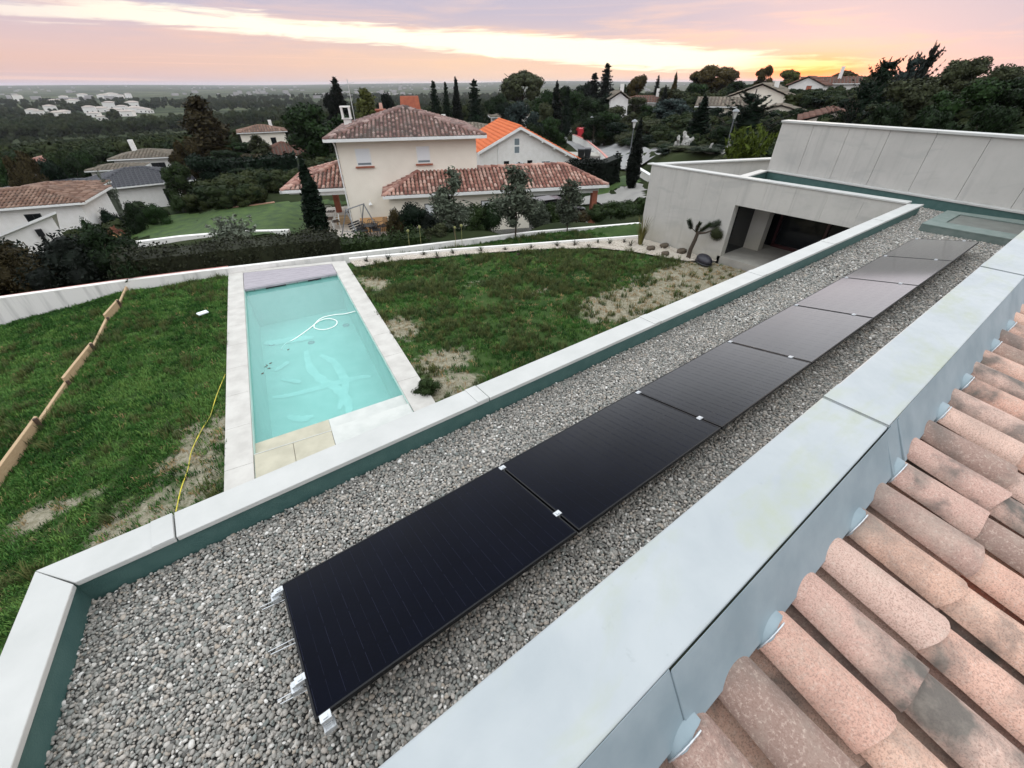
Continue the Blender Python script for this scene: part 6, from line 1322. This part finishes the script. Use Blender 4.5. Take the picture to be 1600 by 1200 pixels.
# left slope
G2 = 'trees on the wooded slope at left'
for q in [(-10.84,61.04,6.62,2.38), (-10.29,77.32,5.35,2.73), (-10.45,67.19,5.34,2.75), (-8.97,71.44,5.02,2.26), (-9.03,87.54,5.07,2.60), (-10.69,57.01,5.66,1.85), (0.44,58.00,4.67,2.93), (3.08,61.92,4.57,3.52), (5.32,65.79,2.45,3.62), (8.51,73.51,2.29,3.74), (8.33,61.44,2.07,3.25), (7.72,85.65,5.58,3.84), (9.18,55.24,1.30,2.47), (5.94,55.68,1.98,2.55), (-14.07,72.65,5.10,2.31), (1.34,73.99,3.89,2.41)]:
    plant('slope_tree', 'broadleaf', ('deep', 'dark', 'green', 'brown', 'mid')[_tn[0] % 5], q[0], q[1], q[2]*1.1, q[3]*1.25, 'bushy dark tree on the wooded slope left of the cream house', 'tree', G2)
tree('yellow_tree', 'upright_tree', 'olive', (10.66,71.21,3.31,3.29), 'olive yellow tree left of the red pyramid roof', var=1)
for q in [(-4.95,44.73,2.09,1.61), (-3.27,41.87,2.31,1.86), (-1.98,42.95,1.73,1.87), (-0.18,46.00,1.77,2.28), (1.76,47.97,1.10,2.33), (3.48,49.88,0.69,2.02), (-5.91,40.57,2.76,1.20), (5.53,51.71,0.40,2.20), (7.87,53.42,0.40,2.14)]:
    plant('slope_shrub', 'shrub', ('deep', 'dark', 'green', 'mid')[_tn[0] % 4], *q, 'big dark shrub bordering the far side of the neighbour lawn', 'shrub', 'shrubs behind the neighbour lawn')
hedge('tall_hedge', 'tall clipped dark hedge behind the neighbour lawn left of the cream house', [(1.26,70.89), (6.83,57.36), (11.73,56.32)], 1.6, 2.2, tint='deep', n=60, size=.24, jit=.1)
hedge('clipped_hedge', 'tall clipped box hedge between the carport wing and the road', [nbw(13.0, 9.2), nbw(21.5, 7.4)], 2.0, 2.05, tint='black', n=140, size=.14, jit=.05)
# near hedges and bushes behind the white boundary wall
hz_ = lambda x: float(np.interp(x, [-9, -3, 1, 8], [-3.1, -2.95, -3.0, -3.3]))
for i, q in enumerate([(-8.9, 20.6, 2.1, 3.2), (-7.2, 20.9, 2.3, 3.2), (-5.6, 20.6, 2.2, 3.0), (-4.2, 20.4, 2.3, 2.8), (-6.4, 22.4, 2.6, 3.2), (-3.1, 21.2, 2.2, 2.6)]):
    plant('dark_bush', 'shrub', ('black', 'deep', 'brown', 'black', 'deep', 'dark')[i], *q[:2], *q[2:], 'large dark bush overhanging the left end of the white boundary wall', 'shrub', 'dark bushes behind the left end of the boundary wall', z=-3.1)
tree('small_conifer', 'feather_bush', 'dark', (-2.35, 18.9, 1.0, 1.3), 'small feathery bush at the end of the streaked white wall', cat='shrub', z=-2.75)
hedge('boundary_hedge', 'long dark leafy hedge running behind the pool boundary wall', [(-2.6, 19.6), (.6, 18.9), (3.6, 18.45), (4.6, 18.25)], 1.3, 1.10, z=hz_, tint='hedge', n=620, size=.06, jit=.08)
hedge('boundary_hedge', 'lower sparser hedge right of the cypress in front of the patio', [(4.9, 20.4), (7.0, 19.6), (8.8, 19.1)], 1.0, .68, z=lambda x: -3.62, tint='mid', n=330, size=.085, jit=.11)
tree('cypress', 'cypress', 'deep', (5.80,26.88,4.68,1.39), 'dark green cypress leaning left beside the patio of the cream house', z=-4.9, lean=(.0, -.01), var=0)
tree('silver_bush', 'feather_bush', 'silver', (1.71,30.45,1.79,3.26), 'silvery grey olive bush on the neighbour lawn', cat='shrub', var=0)
tree('silver_bush', 'feather_bush', 'silver', (-4.95,51.76,3.66,1.36), 'silvery bush in front of the black roofed house', cat='shrub', var=1)
# three young trees in front of the carport wing, and the shrubs along the second wall
YT = [(9.234,16.762, 3.15, 2.2), (11.744,15.565, 3.15, 2.4), (14.317,14.878, 2.5, 1.7)]
for (x, y, h_, w_), l in zip(YT, ('leftmost young evergreen tree in front of the carport wing', 'middle young evergreen tree in front of the carport wing', 'rightmost and smallest young evergreen tree, in front of the parked car')): plant('young_tree', 'young_tree', 'dust', x, y, h_, w_, l, z=-3.0)
SH = [(622,372,1.0,.9,'brown'), (650,366,1.1,1.5,'deep'), (676,368,.85,1.2,'black'), (690,374,.6,1.2,'olive'), (742,362,1.0,1.3,'mid'), (765,358,1.1,1.3,'dark'), (840,352,.9,1.3,'dust'), (858,350,.8,1.0,'mid'), (905,346,.75,1.0,'brown'), (930,342,.95,1.2,'mid'), (955,338,1.0,1.3,'mid'), (978,336,1.0,1.3,'mid'), (1000,332,1.0,1.1,'mid'), (660,378,.45,1.0,'olive'), (705,368,.7,1.0,'dark')]
SHP = [(8.38,21.37),(9.43,21.43),(10.04,20.67),(10.09,19.78),(12.21,19.90),(13.13,19.82),(15.74,18.80),(16.43,18.60),(18.18,17.95),(19.33,17.78),(20.53,17.60),(21.47,17.26),(22.64,17.15),(9.09,20.00),(10.82,20.07)]
for (px, py, h_, w_, tn), (x, y) in zip(SH, SHP): plant('border_shrub', 'shrub', tn, x, y, h_*(1.75 if px < 890 else 1.05), w_*(1.6 if px < 890 else 1.45), 'leafy evergreen shrub in the border before the carport wing', 'shrub', 'shrubs in the border before the carport wing', z=-3.75)
def bed_plant(x, y, s_, i):
    t = thing('bed_plant', 'small spiky plant set in the pale pebble bed', 'plant', (x, y, GZ+.01), 0, 'spiky plants dotted along the pebble bed'); g = np.random.default_rng(i); mb = MB()
    for k in range(26):
        a = g.uniform(0, 6.28); e = g.uniform(.25, 1.3); l = s_*g.uniform(.6, 1.1); w = .012; dx, dy = math.cos(a)*math.cos(e), math.sin(a)*math.cos(e); mb.raw([(-dy*w, dx*w, 0), (dy*w, -dx*w, 0), (dx*l*.6+dy*w, dy*l*.6-dx*w, math.sin(e)*l*.7), (dx*l*.6-dy*w, dy*l*.6+dx*w, math.sin(e)*l*.7), (dx*l, dy*l, math.sin(e)*l*.85)], [(0, 1, 2, 3), (3, 2, 4)])
    o = mb.build('leaves', 'leaf', t); o.color = (*TINT[('dark', 'mid', 'deep', 'olive')[i % 4]], 1); MB().ico((0, 0, .02), (s_*.22, s_*.22, .05), 1, .2, i).build('stem', 'bark', t)
for i, (x, y) in enumerate([(4.80,15.84),(5.00,15.43),(5.55,15.54),(6.88,15.18),(7.16,14.59),(7.92,14.67),(8.15,14.02),(8.95,14.18),(9.82,13.71),(9.91,12.96),(10.80,13.27),(10.81,12.66),(11.81,12.81),(11.65,12.32),(12.51,12.48),(12.80,11.95),(13.47,12.08),(13.81,11.71),(14.42,11.47),(14.30,11.02)]): bed_plant(x, y, (.26, .2, .3, .22, .34)[i % 5], i)
tg = thing('tall_grass', 'tall yellowish grass clump at the corner of the concrete facade', 'plant', (14.749,10.885, GZ)); mb = MB(); g_ = np.random.default_rng(3)
for k in range(90):
    a = g_.uniform(0, 6.28); l = g_.uniform(.6, 1.35); e = g_.uniform(.05, .45); P = [Vector((math.cos(a)*(.08+e*l*t*t), math.sin(a)*(.08+e*l*t*t), l*t*(1-.3*e*t))) for t in (0, .4, .75, 1)]; s_ = Vector((-math.sin(a), math.cos(a), 0))*.011
    mb.raw([P[0]-s_, P[0]+s_, P[1]+s_, P[1]-s_, P[2]+s_*.7, P[2]-s_*.7, P[3]], [(0, 1, 2, 3), (3, 2, 4, 5), (5, 4, 6)])
o = mb.build('blades', 'leaf', tg); o.color = (.19, .175, .06, 1)
for i, (x, y, r_) in enumerate([(14.58,10.19,0.16),(15.26,10.07,0.17),(14.51,9.45,0.15),(15.21,9.21,0.18)]):
    o = MB().ico((0, 0, r_*.35), (r_*1.25, r_, r_*.62), 2, .17, i+3, False).build('garden_rock', 'rock', None, (x, y, GZ)); tag(o, ['brown garden rock nearest the tall grass clump', 'brown garden rock against the concrete facade', 'mossy garden rock at the lawn edge', 'brown garden rock beside the trunk of the brush headed tree'][i], 'rock')
# the tree with brush shaped heads
yx, yy = 14.911,8.685
yt = thing('yucca_tree', 'small tree with a thick leaning trunk and brush shaped green heads before the facade', 'tree', (yx, yy, GZ))
RV = Vector((math.sin(AZ), -math.cos(AZ), 0))
def yv(a, z, d=0): q = RV*a; return Vector((q.x, q.y, z))+Vector((math.cos(AZ), math.sin(AZ), 0))*d
MB().tube([yv(0, -.1), yv(.02, .35), yv(.10, .70), yv(.13, .92)], [.085, .075, .07, .06], 9).build('trunk', 'bark', yt)
MB().tube([yv(.13, .88), yv(.06, 1.08), yv(.04, 1.22)], [.055, .045, .04], 7).tube([yv(.13, .9), yv(.30, 1.05, .05), yv(.42, 1.12, .05)], [.05, .04, .03], 7).tube([yv(.13, .92), yv(.38, .98, -.1), yv(.55, 1.04, -.1)], [.045, .035, .03], 7).tube([yv(.1, .95), yv(-.08, 1.08), yv(-.16, 1.16)], [.02, .015, .012], 6).build('limb', 'bark', yt)
def brush(c, d, L, r, i):
    g = np.random.default_rng(i); mb = MB(); d = Vector(d).normalized(); c = Vector(c); a = d.orthogonal().normalized(); b = d.cross(a)
    for k in range(520):
        t = g.uniform(0, 1); an = g.uniform(0, 6.28); rr = a*math.cos(an)+b*math.sin(an); p = c+d*L*t; q = p+(rr*r*g.uniform(.7, 1.1)+d*r*g.uniform(.2, .9)); s_ = d.cross(rr)*.008; mb.raw([p-s_, p+s_, q+s_*.4, q-s_*.4], [(0, 1, 2, 3)])
    o = mb.build('leaf_head', 'leaf', yt); o.color = (*TINT[('mid', 'dust', 'olive')[i % 3]], 1)
brush(yv(.20, .98, .05), yv(.6, .45), .42, .13, 0); brush(yv(.50, 1.18, .0), yv(.8, .3), .34, .15, 1); brush(yv(.55, 1.06, -.1), yv(.8, -.3), .34, .22, 2); brush(yv(-.14, 1.08), yv(-.4, .8), .34, .11, 4); brush(yv(.58, .92, -.1), yv(.7, -.1), .34, .20, 5); brush(yv(.05, 1.0), yv(.15, .6), .3, .10, 3)
rv = thing('covered_mower', 'dark plum coloured rounded cover lying on the lawn against the facade', 'cover', (14.941,8.041, GZ), R(60))
MB().ico((0, 0, .10), (.42, .24, .20), 3, .03, 2).build('cover', 'plum_cover', rv); MB().ico((0, 0, .01), (.45, .27, .05), 2, .03, 4).build('base', 'dark_frame', rv)
plant('deck_weed', 'shrub', 'mid', 2.840,7.001, .42, .75, 'straggly weed spilling over the right edge of the pool deck near the parapet', 'plant', z=-2.66)
for i, (x, y, l) in enumerate([(7.054,16.907, 'pale seed head on a thin stem, left of the young trees'), (7.605,16.921, 'taller pale seed head on a thin stem, left of the young trees'), (8.638,15.717, 'pale seed head on a thin stem below the leftmost young tree'), (8.900,15.625, 'pale seed head just right of another below the leftmost young tree')]):
    t = thing('seed_head', l, 'plant', (x, y, -2.85), 0, 'pale seed heads by the bed wall'); MB().tube([(0, 0, -.1), (.02, .01, .4), (.03, 0, .72+.06*i)], .009, 5).build('stem', 'dry_leaf', t); MB().ico((.03, 0, .78+.06*i), .055, 2, .25, i, False).build('flower', 'dry_leaf', t)
# timber edging on the left lawn
PLK = [(-4.596,9.262), (-4.081,11.062), (-3.749,12.667), (-3.314,14.127), (-3.041,15.884), (-2.776,16.877), (-2.546,18.531)]
for i in range(len(PLK)-1):
    a, b = Vector((*PLK[i], 0)), Vector((*PLK[i+1], 0)); d = (b-a); L_ = d.length+.12; za, zb_ = float(lawn_z(a.x, a.y)), float(lawn_z(b.x, b.y)); up = .25 if i % 2 == 0 else .14
    o = MB().hexa([(0, -.022, -.25), (L_, -.022, -.25+zb_-za), (L_, .022, -.25+zb_-za), (0, .022, -.25)], [(0, -.022, up-.02), (L_, -.022, up-.02+zb_-za), (L_, .022, up+.0+zb_-za), (0, .022, up)]).build('timber_plank', 'wood', None, (a.x, a.y, za), math.atan2(d.y, d.x), bevel=.006); tag(o, ['timber edging plank nearest the left edge of the picture', 'second timber edging plank from the left edge', 'third timber edging plank, in the middle of the row', 'fourth timber edging plank from the left edge', 'fifth timber edging plank, a short one', 'farthest timber edging plank, ending at the white wall'][i], 'plank', 'timber planks edging the left lawn')
    q = MB().box(-.03, .03, -.03, .03, -.3, up+.01).build('edging_stake', 'dark_wood', None, (b.x+.04, b.y-.02, zb_)); tag(q, 'dark stake holding the timber edging of the left lawn', 'stake', 'stakes of the timber edging')
rp = thing('marking_tape', 'yellow marking tape lying across the left lawn beside the pool deck', 'tape', (0, 0, 0)); RP = [(-1.868,6.573), (-1.760,7.056), (-1.631,7.552), (-1.513,7.936), (-1.289,8.558), (-1.135,8.978), (-0.927,9.574), (-0.659,10.508)]
tp = smooth_pts([(x, y, float(lawn_z(x, y))+.05+.03*math.sin(i*2.3)) for i, (x, y) in enumerate(RP)], 5)
MB().tube(tp, .010, 5).build('tape', 'yellow_rope', rp)
o = MB().box(-.14, .14, -.10, .10, 0, .05).build('plastic_lid', 'plastic_white', None, (-0.724,14.444, GZ+.02), .3, bevel=.02); tag(o, 'small pale plastic lid lying on the left lawn', 'lid')
ur = thing('flower_urn', 'orange clay urn with faded reddish plant behind the dark bushes', 'urn', (-4.009,34.973, -5.1)); MB().lathe([(.12, 0), (.26, .25), (.30, .5), (.22, .62), (.25, .68), (.001, .66)], 14).build('pot', 'orange_panel', ur)
mb = MB(); mb.raw(leafcloud(np.random.default_rng(4), [(0, 0, .85), (.2, .1, .75), (-.2, 0, .78)], [.26, .2, .2], 160, .12).tolist(), [(i, i+1, i+2, i+3) for i in range(0, 640, 4)]); o = mb.build('plant', 'leaf', ur); o.color = (.28, .12, .08, 1)
wall_run('garden_wall', 'low white edging wall along the near side of the neighbour lawn', [(-4.103,34.201), (-1.055,33.786), (2.101,32.754), (4.768,31.072)], .35, -6.5, lambda x: -4.82, 'white_render')
wall_run('garden_wall', 'pinkish dry wall strip at the far side of the neighbour lawn', [(2.49,40.71), (4.48,40.36), (5.91,40.40)], .25, -6.5, lambda x: -4.84, 'pink_stone')
# street things
def lamp(name, label, x, y, h):
    t = thing(name, label, 'street lamp', (x, y, gz(x, y)), 0, 'lantern street lamps'); MB().tube([(0, 0, -.2), (0, 0, .5), (0, 0, h-.7)], [.09, .07, .04], 8).build('pole', 'lamp_metal', t)
    l = MB().lathe([(.10, h-.68), (.24, h-.18), (.001, h-.18)], 4, smooth=False).build('lantern', 'lamp_glass', t); MB().lathe([(.30, h-.18), (.22, h-.06), (.06, h), (.001, h+.05)], 8).build('lamp_cap', 'grey_metal', t)
    MB().tube([(.10, 0, h-.70), (.24, 0, h-.18)], .02, 4).tube([(-.10, 0, h-.70), (-.24, 0, h-.18)], .02, 4).tube([(0, .10, h-.70), (0, .24, h-.18)], .02, 4).tube([(0, -.10, h-.70), (0, -.24, h-.18)], .02, 4).build('lantern_frame', 'lamp_metal', t)
lamp('street_lamp', 'lantern street lamp left of the black cypress, tallest in view', 37.11,30.45, 3.75); lamp('street_lamp', 'lantern street lamp halfway up the road by the van', 59.76,58.14, 3.9); lamp('street_lamp', 'farthest lantern street lamp at the bend of the road', 81.21,85.58, 4.2); lamp('street_lamp', 'lantern street lamp behind the yellow green bamboo clump', 38.44,21.40, 3.4)
x_, y_ = 59.83,60.57; car('delivery_van', 'small dark van with red sides parked at the road bend', x_, y_, R(238), 'car_red', 3.9, 1.8, 1.7, True)
x_, y_ = 64.71,68.08; car('parked_car', 'white car parked beyond the red van on the road', x_, y_, R(236), 'car_white', 4.0, 1.7, 1.45)
wall_run('road_wall', 'white and pink roadside wall along the left edge of the road', [(59.21,62.04), (52.47,51.76), (43.69,40.73), (35.24,30.60)], .25, -7, lambda x: float(np.interp(x, [36, 60], [-3.75, -4.5])), 'white_render', 'pink_cap', .05, .02)
wall_run('gate_wall', 'white gate wall and pillar at the driveway behind the black cypress', [(35.96,29.75), (34.21,27.33), (31.65,23.67)], .3, -7, lambda x: -3.35, 'white_render', 'white_paint', .06, .03)
sh_ = thing('garden_shed', 'flat grey shed roof between the gabled house and the road', 'shed', (40.40,41.62, -5.6), R(-44)); MB().box(-2.8, 2.8, 0, 3, -2, 1.15).build('wall', 'white_render', sh_); MB().box(-3, 3, -.2, 3.2, 1.15, 1.3).build('roof', 'slab', sh_)
for i, px in enumerate([(39.56,39.70), (41.23,40.29)]):
    t = thing('waste_bin', 'green wheeled bin beside the grey shed', 'bin', (*px, gz(*px)), R(-40), 'wheeled bins beside the shed'); MB().hexa([(-.3, -.3, .1), (.3, -.3, .1), (.3, .3, .1), (-.3, .3, .1)], [(-.4, -.4, 1.1), (.4, -.4, 1.1), (.4, .4, 1.1), (-.4, .4, 1.1)]).build('body', 'dark_frame', t); MB().hexa([(-.42, -.42, 1.1), (.42, -.42, 1.1), (.42, .42, 1.1), (-.42, .42, 1.1)], [(-.4, -.35, 1.2), (.4, -.35, 1.2), (.4, .42, 1.25), (-.4, .42, 1.25)]).build('lid', 'dark_frame', t)
    for s_ in (-1, 1): w = MB().lathe([(.001, -.04), (.1, -.04), (.1, .04), (.001, .04)], 10).build('wheel', 'tyre', t, (s_*.3, .28, .1)); w.rotation_euler = (0, R(90), 0)
# pale weathered sculptures in the garden across the road
def sculpture(x, y, h, label, i):
    g = random.Random(i); t = thing('stone_sculpture', label, 'sculpture', (x, y, gz(x, y)), g.uniform(0, 6)); mb = MB()
    for k in range(9):
        q = k/8; r_ = h*(.20-.11*q)*g.uniform(.8, 1.3); mb.ico((g.uniform(-.12, .12)*h*(1-q*.4)+.10*h*math.sin(q*3+i), g.uniform(-.1, .1)*h, h*q*.9), (r_, r_*g.uniform(.7, 1.1), r_*1.25), 2, .16, i*9+k, False)
    me = mb.mesh('figure', 'pale_rock')
    for v in me.vertices: v.co += Vector((g.uniform(-.03, .03), g.uniform(-.03, .03), g.uniform(-.03, .03)))
    link('figure', me, t); MB().ico((0, 0, -.02), (.5, .45, .18), 2, .15, i, False).build('plinth', 'pale_rock', t)
for i, (px, D, yt_, l) in enumerate(((1060, 46, 212, 'leftmost pale weathered stone sculpture, the shortest of the left group'), (1070, 47, 205, 'middle pale weathered stone sculpture of the left group'), (1081, 46, 200, 'tallest pale weathered stone sculpture of the left group'), (1111, 40, 226, 'slender pale stone sculpture between the two sculpture groups'), (1141, 40, 217, 'pale stone sculpture left of the bamboo clump'), (1151, 41, 225, 'small round pale stone sculpture next to the bamboo clump'))):
    x, y, zt_ = [(37.97,25.96,-1.01),(39.07,26.13,-0.73),(38.53,25.13,-0.40),(34.38,20.45,-1.03),(35.00,19.36,-0.60),(36.14,19.37,-1.01)][i]; sculpture(x, y, min(1.9, max(.6, zt_-gz(x, y))), l, i+5)

# ------------------------------------------------------------------ woods that read as one mass
WCROWN = []
def woods():
    N = 26000; a = np.radians(rng.uniform(-6, 112, N)); D = np.exp(rng.uniform(math.log(70), math.log(1500), N)); x, y = D*np.cos(a), D*np.sin(a); ad = np.degrees(a); z = ground_z(x, y)
    ok = (D > np.interp(ad, [-6, 30, 40, 48, 60, 75, 82, 112], [95, 165, 150, 130, 118, 118, 84, 80]))
    for (hx, hy, hr) in [(-2.6, 93, 9), (-6.2, 84, 7), (-15, 95, 6), (-16.3, 86, 6), (17.6, 110, 10), (85, 70, 12), (52, 72, 10)]: ok &= np.hypot(x-hx, y-hy) > hr
    for (ha_, hd_) in ((80.8, 111), (78.5, 72), (91.5, 91)): ok &= ~((np.abs(ad-ha_) < 3.2) & (D > hd_-45) & (D < hd_+3))
    for (px, py, D_) in [(-111.3,841.9,849.2),(-101.0,800.5,806.8),(-100.8,917.8,923.3),(-78.7,728.6,732.8),(-75.7,777.4,781.1),(-55.5,827.2,829.0),(-46.7,707.9,709.5),(-44.3,835.7,836.9),(-40.0,965.9,966.8),(-28.2,758.0,758.5),(-25.0,880.5,880.9),(-19.1,704.8,705.0),(-11.1,1022.8,1022.9),(-6.8,790.9,790.9),(-1.0,777.0,777.0),(-37.0,638.0,639.0),(5.9,761.7,761.7),(-100.9,1271.4,1275.4),(-129.3,1945.5,1949.8),(-77.8,1791.6,1793.3),(-59.5,1965.2,1966.1),(-41.8,1746.6,1747.1),(-19.6,1815.9,1816.0),(-230.8,1659.5,1675.5),(-154.6,1714.7,1721.7),(-134.5,1305.0,1311.9)]: ok &= ~((np.hypot(x-px, y-py) < 10) | ((np.abs(np.arctan2(y, x)-math.atan2(py, px)) < .011) & (D < D_) & (D > D_-110)))
    lim = np.interp(ad, [-6, 20, 36, 50, 60, 75, 84, 100, 112], [.0, -.01, .012, .022, .032, .040, .064, .066, .066]); h = rng.uniform(6.5, 12, N); top = CAM_Z-lim*D
    h = np.minimum(h, np.where(D < 420, np.maximum(top-z, 2.4), 99)); ok &= h > 1.0
    clear = np.sin(x*.011+1.3)*np.cos(y*.009)+.5*np.sin(x*.027-y*.021); ok &= ~((D > 420) & (clear > .25)); ok &= rng.random(N) < np.where(D > 420, .75, 1)
    x, y, z, h, D = x[ok], y[ok], z[ok], h[ok], D[ok]; n = len(x); w = h*rng.uniform(.75, 1.15, n)
    cr = []
    for k in range(4):
        g = np.random.default_rng(300+k); cs = []; rs = []
        for i in range(9): an = g.uniform(0, 6.28); q = g.uniform(.1, .32); cs.append((math.cos(an)*q, math.sin(an)*q, g.uniform(.28, .8))); u_ = g.uniform(.13, .22); rs.append((u_, u_, u_))
        me = leafmesh('crown', leafcloud(g, cs, rs, 700, .06, shell=(.75, 1.15)), [(c, np.array(r)*.85) for c, r in zip(cs, rs)], m='wood_leaf', seed=k); cr.append(me)
    WCROWN.extend(cr)
    scatter('woodland', np.stack([x, y, z-.1*h], 1), np.stack([np.zeros(n), np.zeros(n), rng.uniform(0, 6.28, n)], 1), np.stack([w, w, h], 1), cr)
leaf_mat('wood_leaf', (.006, .012, .007), (.026, .040, .016), .8, False)
def wl():
    m = MATS['wood_leaf']
wl(); woods()
def undergrowth():
    N = 9000; a = np.radians(rng.uniform(-4, 100, N)); D = np.exp(rng.uniform(math.log(31), math.log(135), N)); x, y = D*np.cos(a), D*np.sin(a); ad = np.degrees(a); z = ground_z(x, y)
    road = np.array(ROADLINE); s = np.linspace(0, len(road)-1, 160); rx, ry = np.interp(s, np.arange(len(road)), road[:, 0]), np.interp(s, np.arange(len(road)), road[:, 1])
    ok = np.min(np.hypot(x[:, None]-rx[None], y[:, None]-ry[None]), 1) > 5.2
    for o in bpy.data.objects:
        if o.get('category') in ('house', 'shed') and o.name != 'flat_roof_house': ok &= np.hypot(x-o.location.x, y-o.location.y) > 6.5+.02*np.hypot(x, y)*0
    for poly in CLEAR: ok &= ~inside(poly, x, y)
    u = (x-HO[0])*math.cos(HA)+(y-HO[1])*math.sin(HA); v = -(x-HO[0])*math.sin(HA)+(y-HO[1])*math.cos(HA)
    ok &= ~((u > -8) & (u < 24) & (v > -9) & (v < 15)); ok &= (x < 14) | (y > 14) | (x > 27); ok &= ~((ad > 42) & (ad < 60) & (D < 66)); ok &= ~((ad > 72) & (D < 41)); ok &= ~((ad > 87.5) & (ad < 96.5) & (D > 45) & (D < 96)); ok &= ~((ad > 77) & (ad < 83) & (D > 50) & (D < 112)); ok &= ~((ad > 28) & (ad < 40.5) & (D < 52))
    h = rng.uniform(.7, 2.3, N); x, y, z, h, D = x[ok], y[ok], z[ok], h[ok], D[ok]; n = len(x); w = h*rng.uniform(1.0, 1.9, n)
    scatter('undergrowth', np.stack([x, y, z-.15*h], 1), np.stack([np.zeros(n), np.zeros(n), rng.uniform(0, 6.28, n)], 1), np.stack([w, w, h], 1), WCROWN)
undergrowth()

# where alike plants can be told apart only by place, count them from the left
def from_left(group, fmt):
    inv = cam.matrix_world.inverted(); L = []
    for o in COL.objects:
        if o.get('group') == group:
            q = inv @ Vector((o.location.x, o.location.y, o.location.z)); L.append((q.x/max(.1, -q.z), o))
    W_ = ['leftmost', 'second', 'third', 'fourth', 'fifth', 'sixth', 'seventh', 'eighth', 'ninth', 'tenth', 'eleventh', 'twelfth', 'thirteenth', 'fourteenth', 'fifteenth', 'sixteenth', 'seventeenth', 'eighteenth', 'nineteenth', 'twentieth', 'twenty first', 'twenty second', 'twenty third', 'twenty fourth', 'twenty fifth', 'twenty sixth', 'twenty seventh', 'twenty eighth', 'twenty ninth', 'thirtieth']
    for i, (_, o) in enumerate(sorted(L, key=lambda t: t[0])): o['label'] = fmt % ('leftmost' if i == 0 else W_[i]+' from the left', )
from_left(G2, 'dark bushy tree on the wooded slope at left, %s')
# most share their look
from_left(G1, 'dark evergreen garden tree beyond the road, %s of its kind')
from_left('shrubs behind the neighbour lawn', 'big dark shrub bordering the far side of the neighbour lawn, %s')
from_left('rounded shrubs along the road', 'dark rounded shrub in the gardens along the road, %s')
from_left('dark bushes behind the left end of the boundary wall', 'large dark bush overhanging the left end of the boundary wall, %s')
from_left('shrubs in the border before the carport wing', 'leafy evergreen shrub in the border before the carport wing, %s')
from_left('white houses of the village across the valley', 'small white house in the village across the valley, %s')
from_left('stakes of the timber edging', 'dark stake of the timber edging on the left lawn, %s')
from_left('leaves floating on the pool', 'small dark leaf floating on the pool, %s')
from_left('dark metal chairs by the orange board', 'dark wrought metal armchair before the orange board, %s')
from_left('wheeled bins beside the shed', 'dark wheeled bin beside the grey shed, %s')
from_left('spiky plants dotted along the pebble bed', 'small spiky plant in the pale pebble bed, %s')

# ------------------------------------------------------------------ air
hzm = bpy.data.materials.new('haze'); hzm.use_nodes = True; T_ = NT(hzm.node_tree); T_.n.clear(); pv_ = T_.new('ShaderNodeVolumePrincipled'); pv_.inputs['Color'].default_value = (.86, .88, .98, 1); pv_.inputs['Density'].default_value = .00007; pv_.inputs['Anisotropy'].default_value = .3
om = T_.new('ShaderNodeOutputMaterial'); T_.l.new(pv_.outputs[0], om.inputs['Volume']); MATS['haze'] = hzm
kind(MB().box(-15000, 15000, -15000, 15000, -60, 34).build('haze', 'haze'), 'stuff')
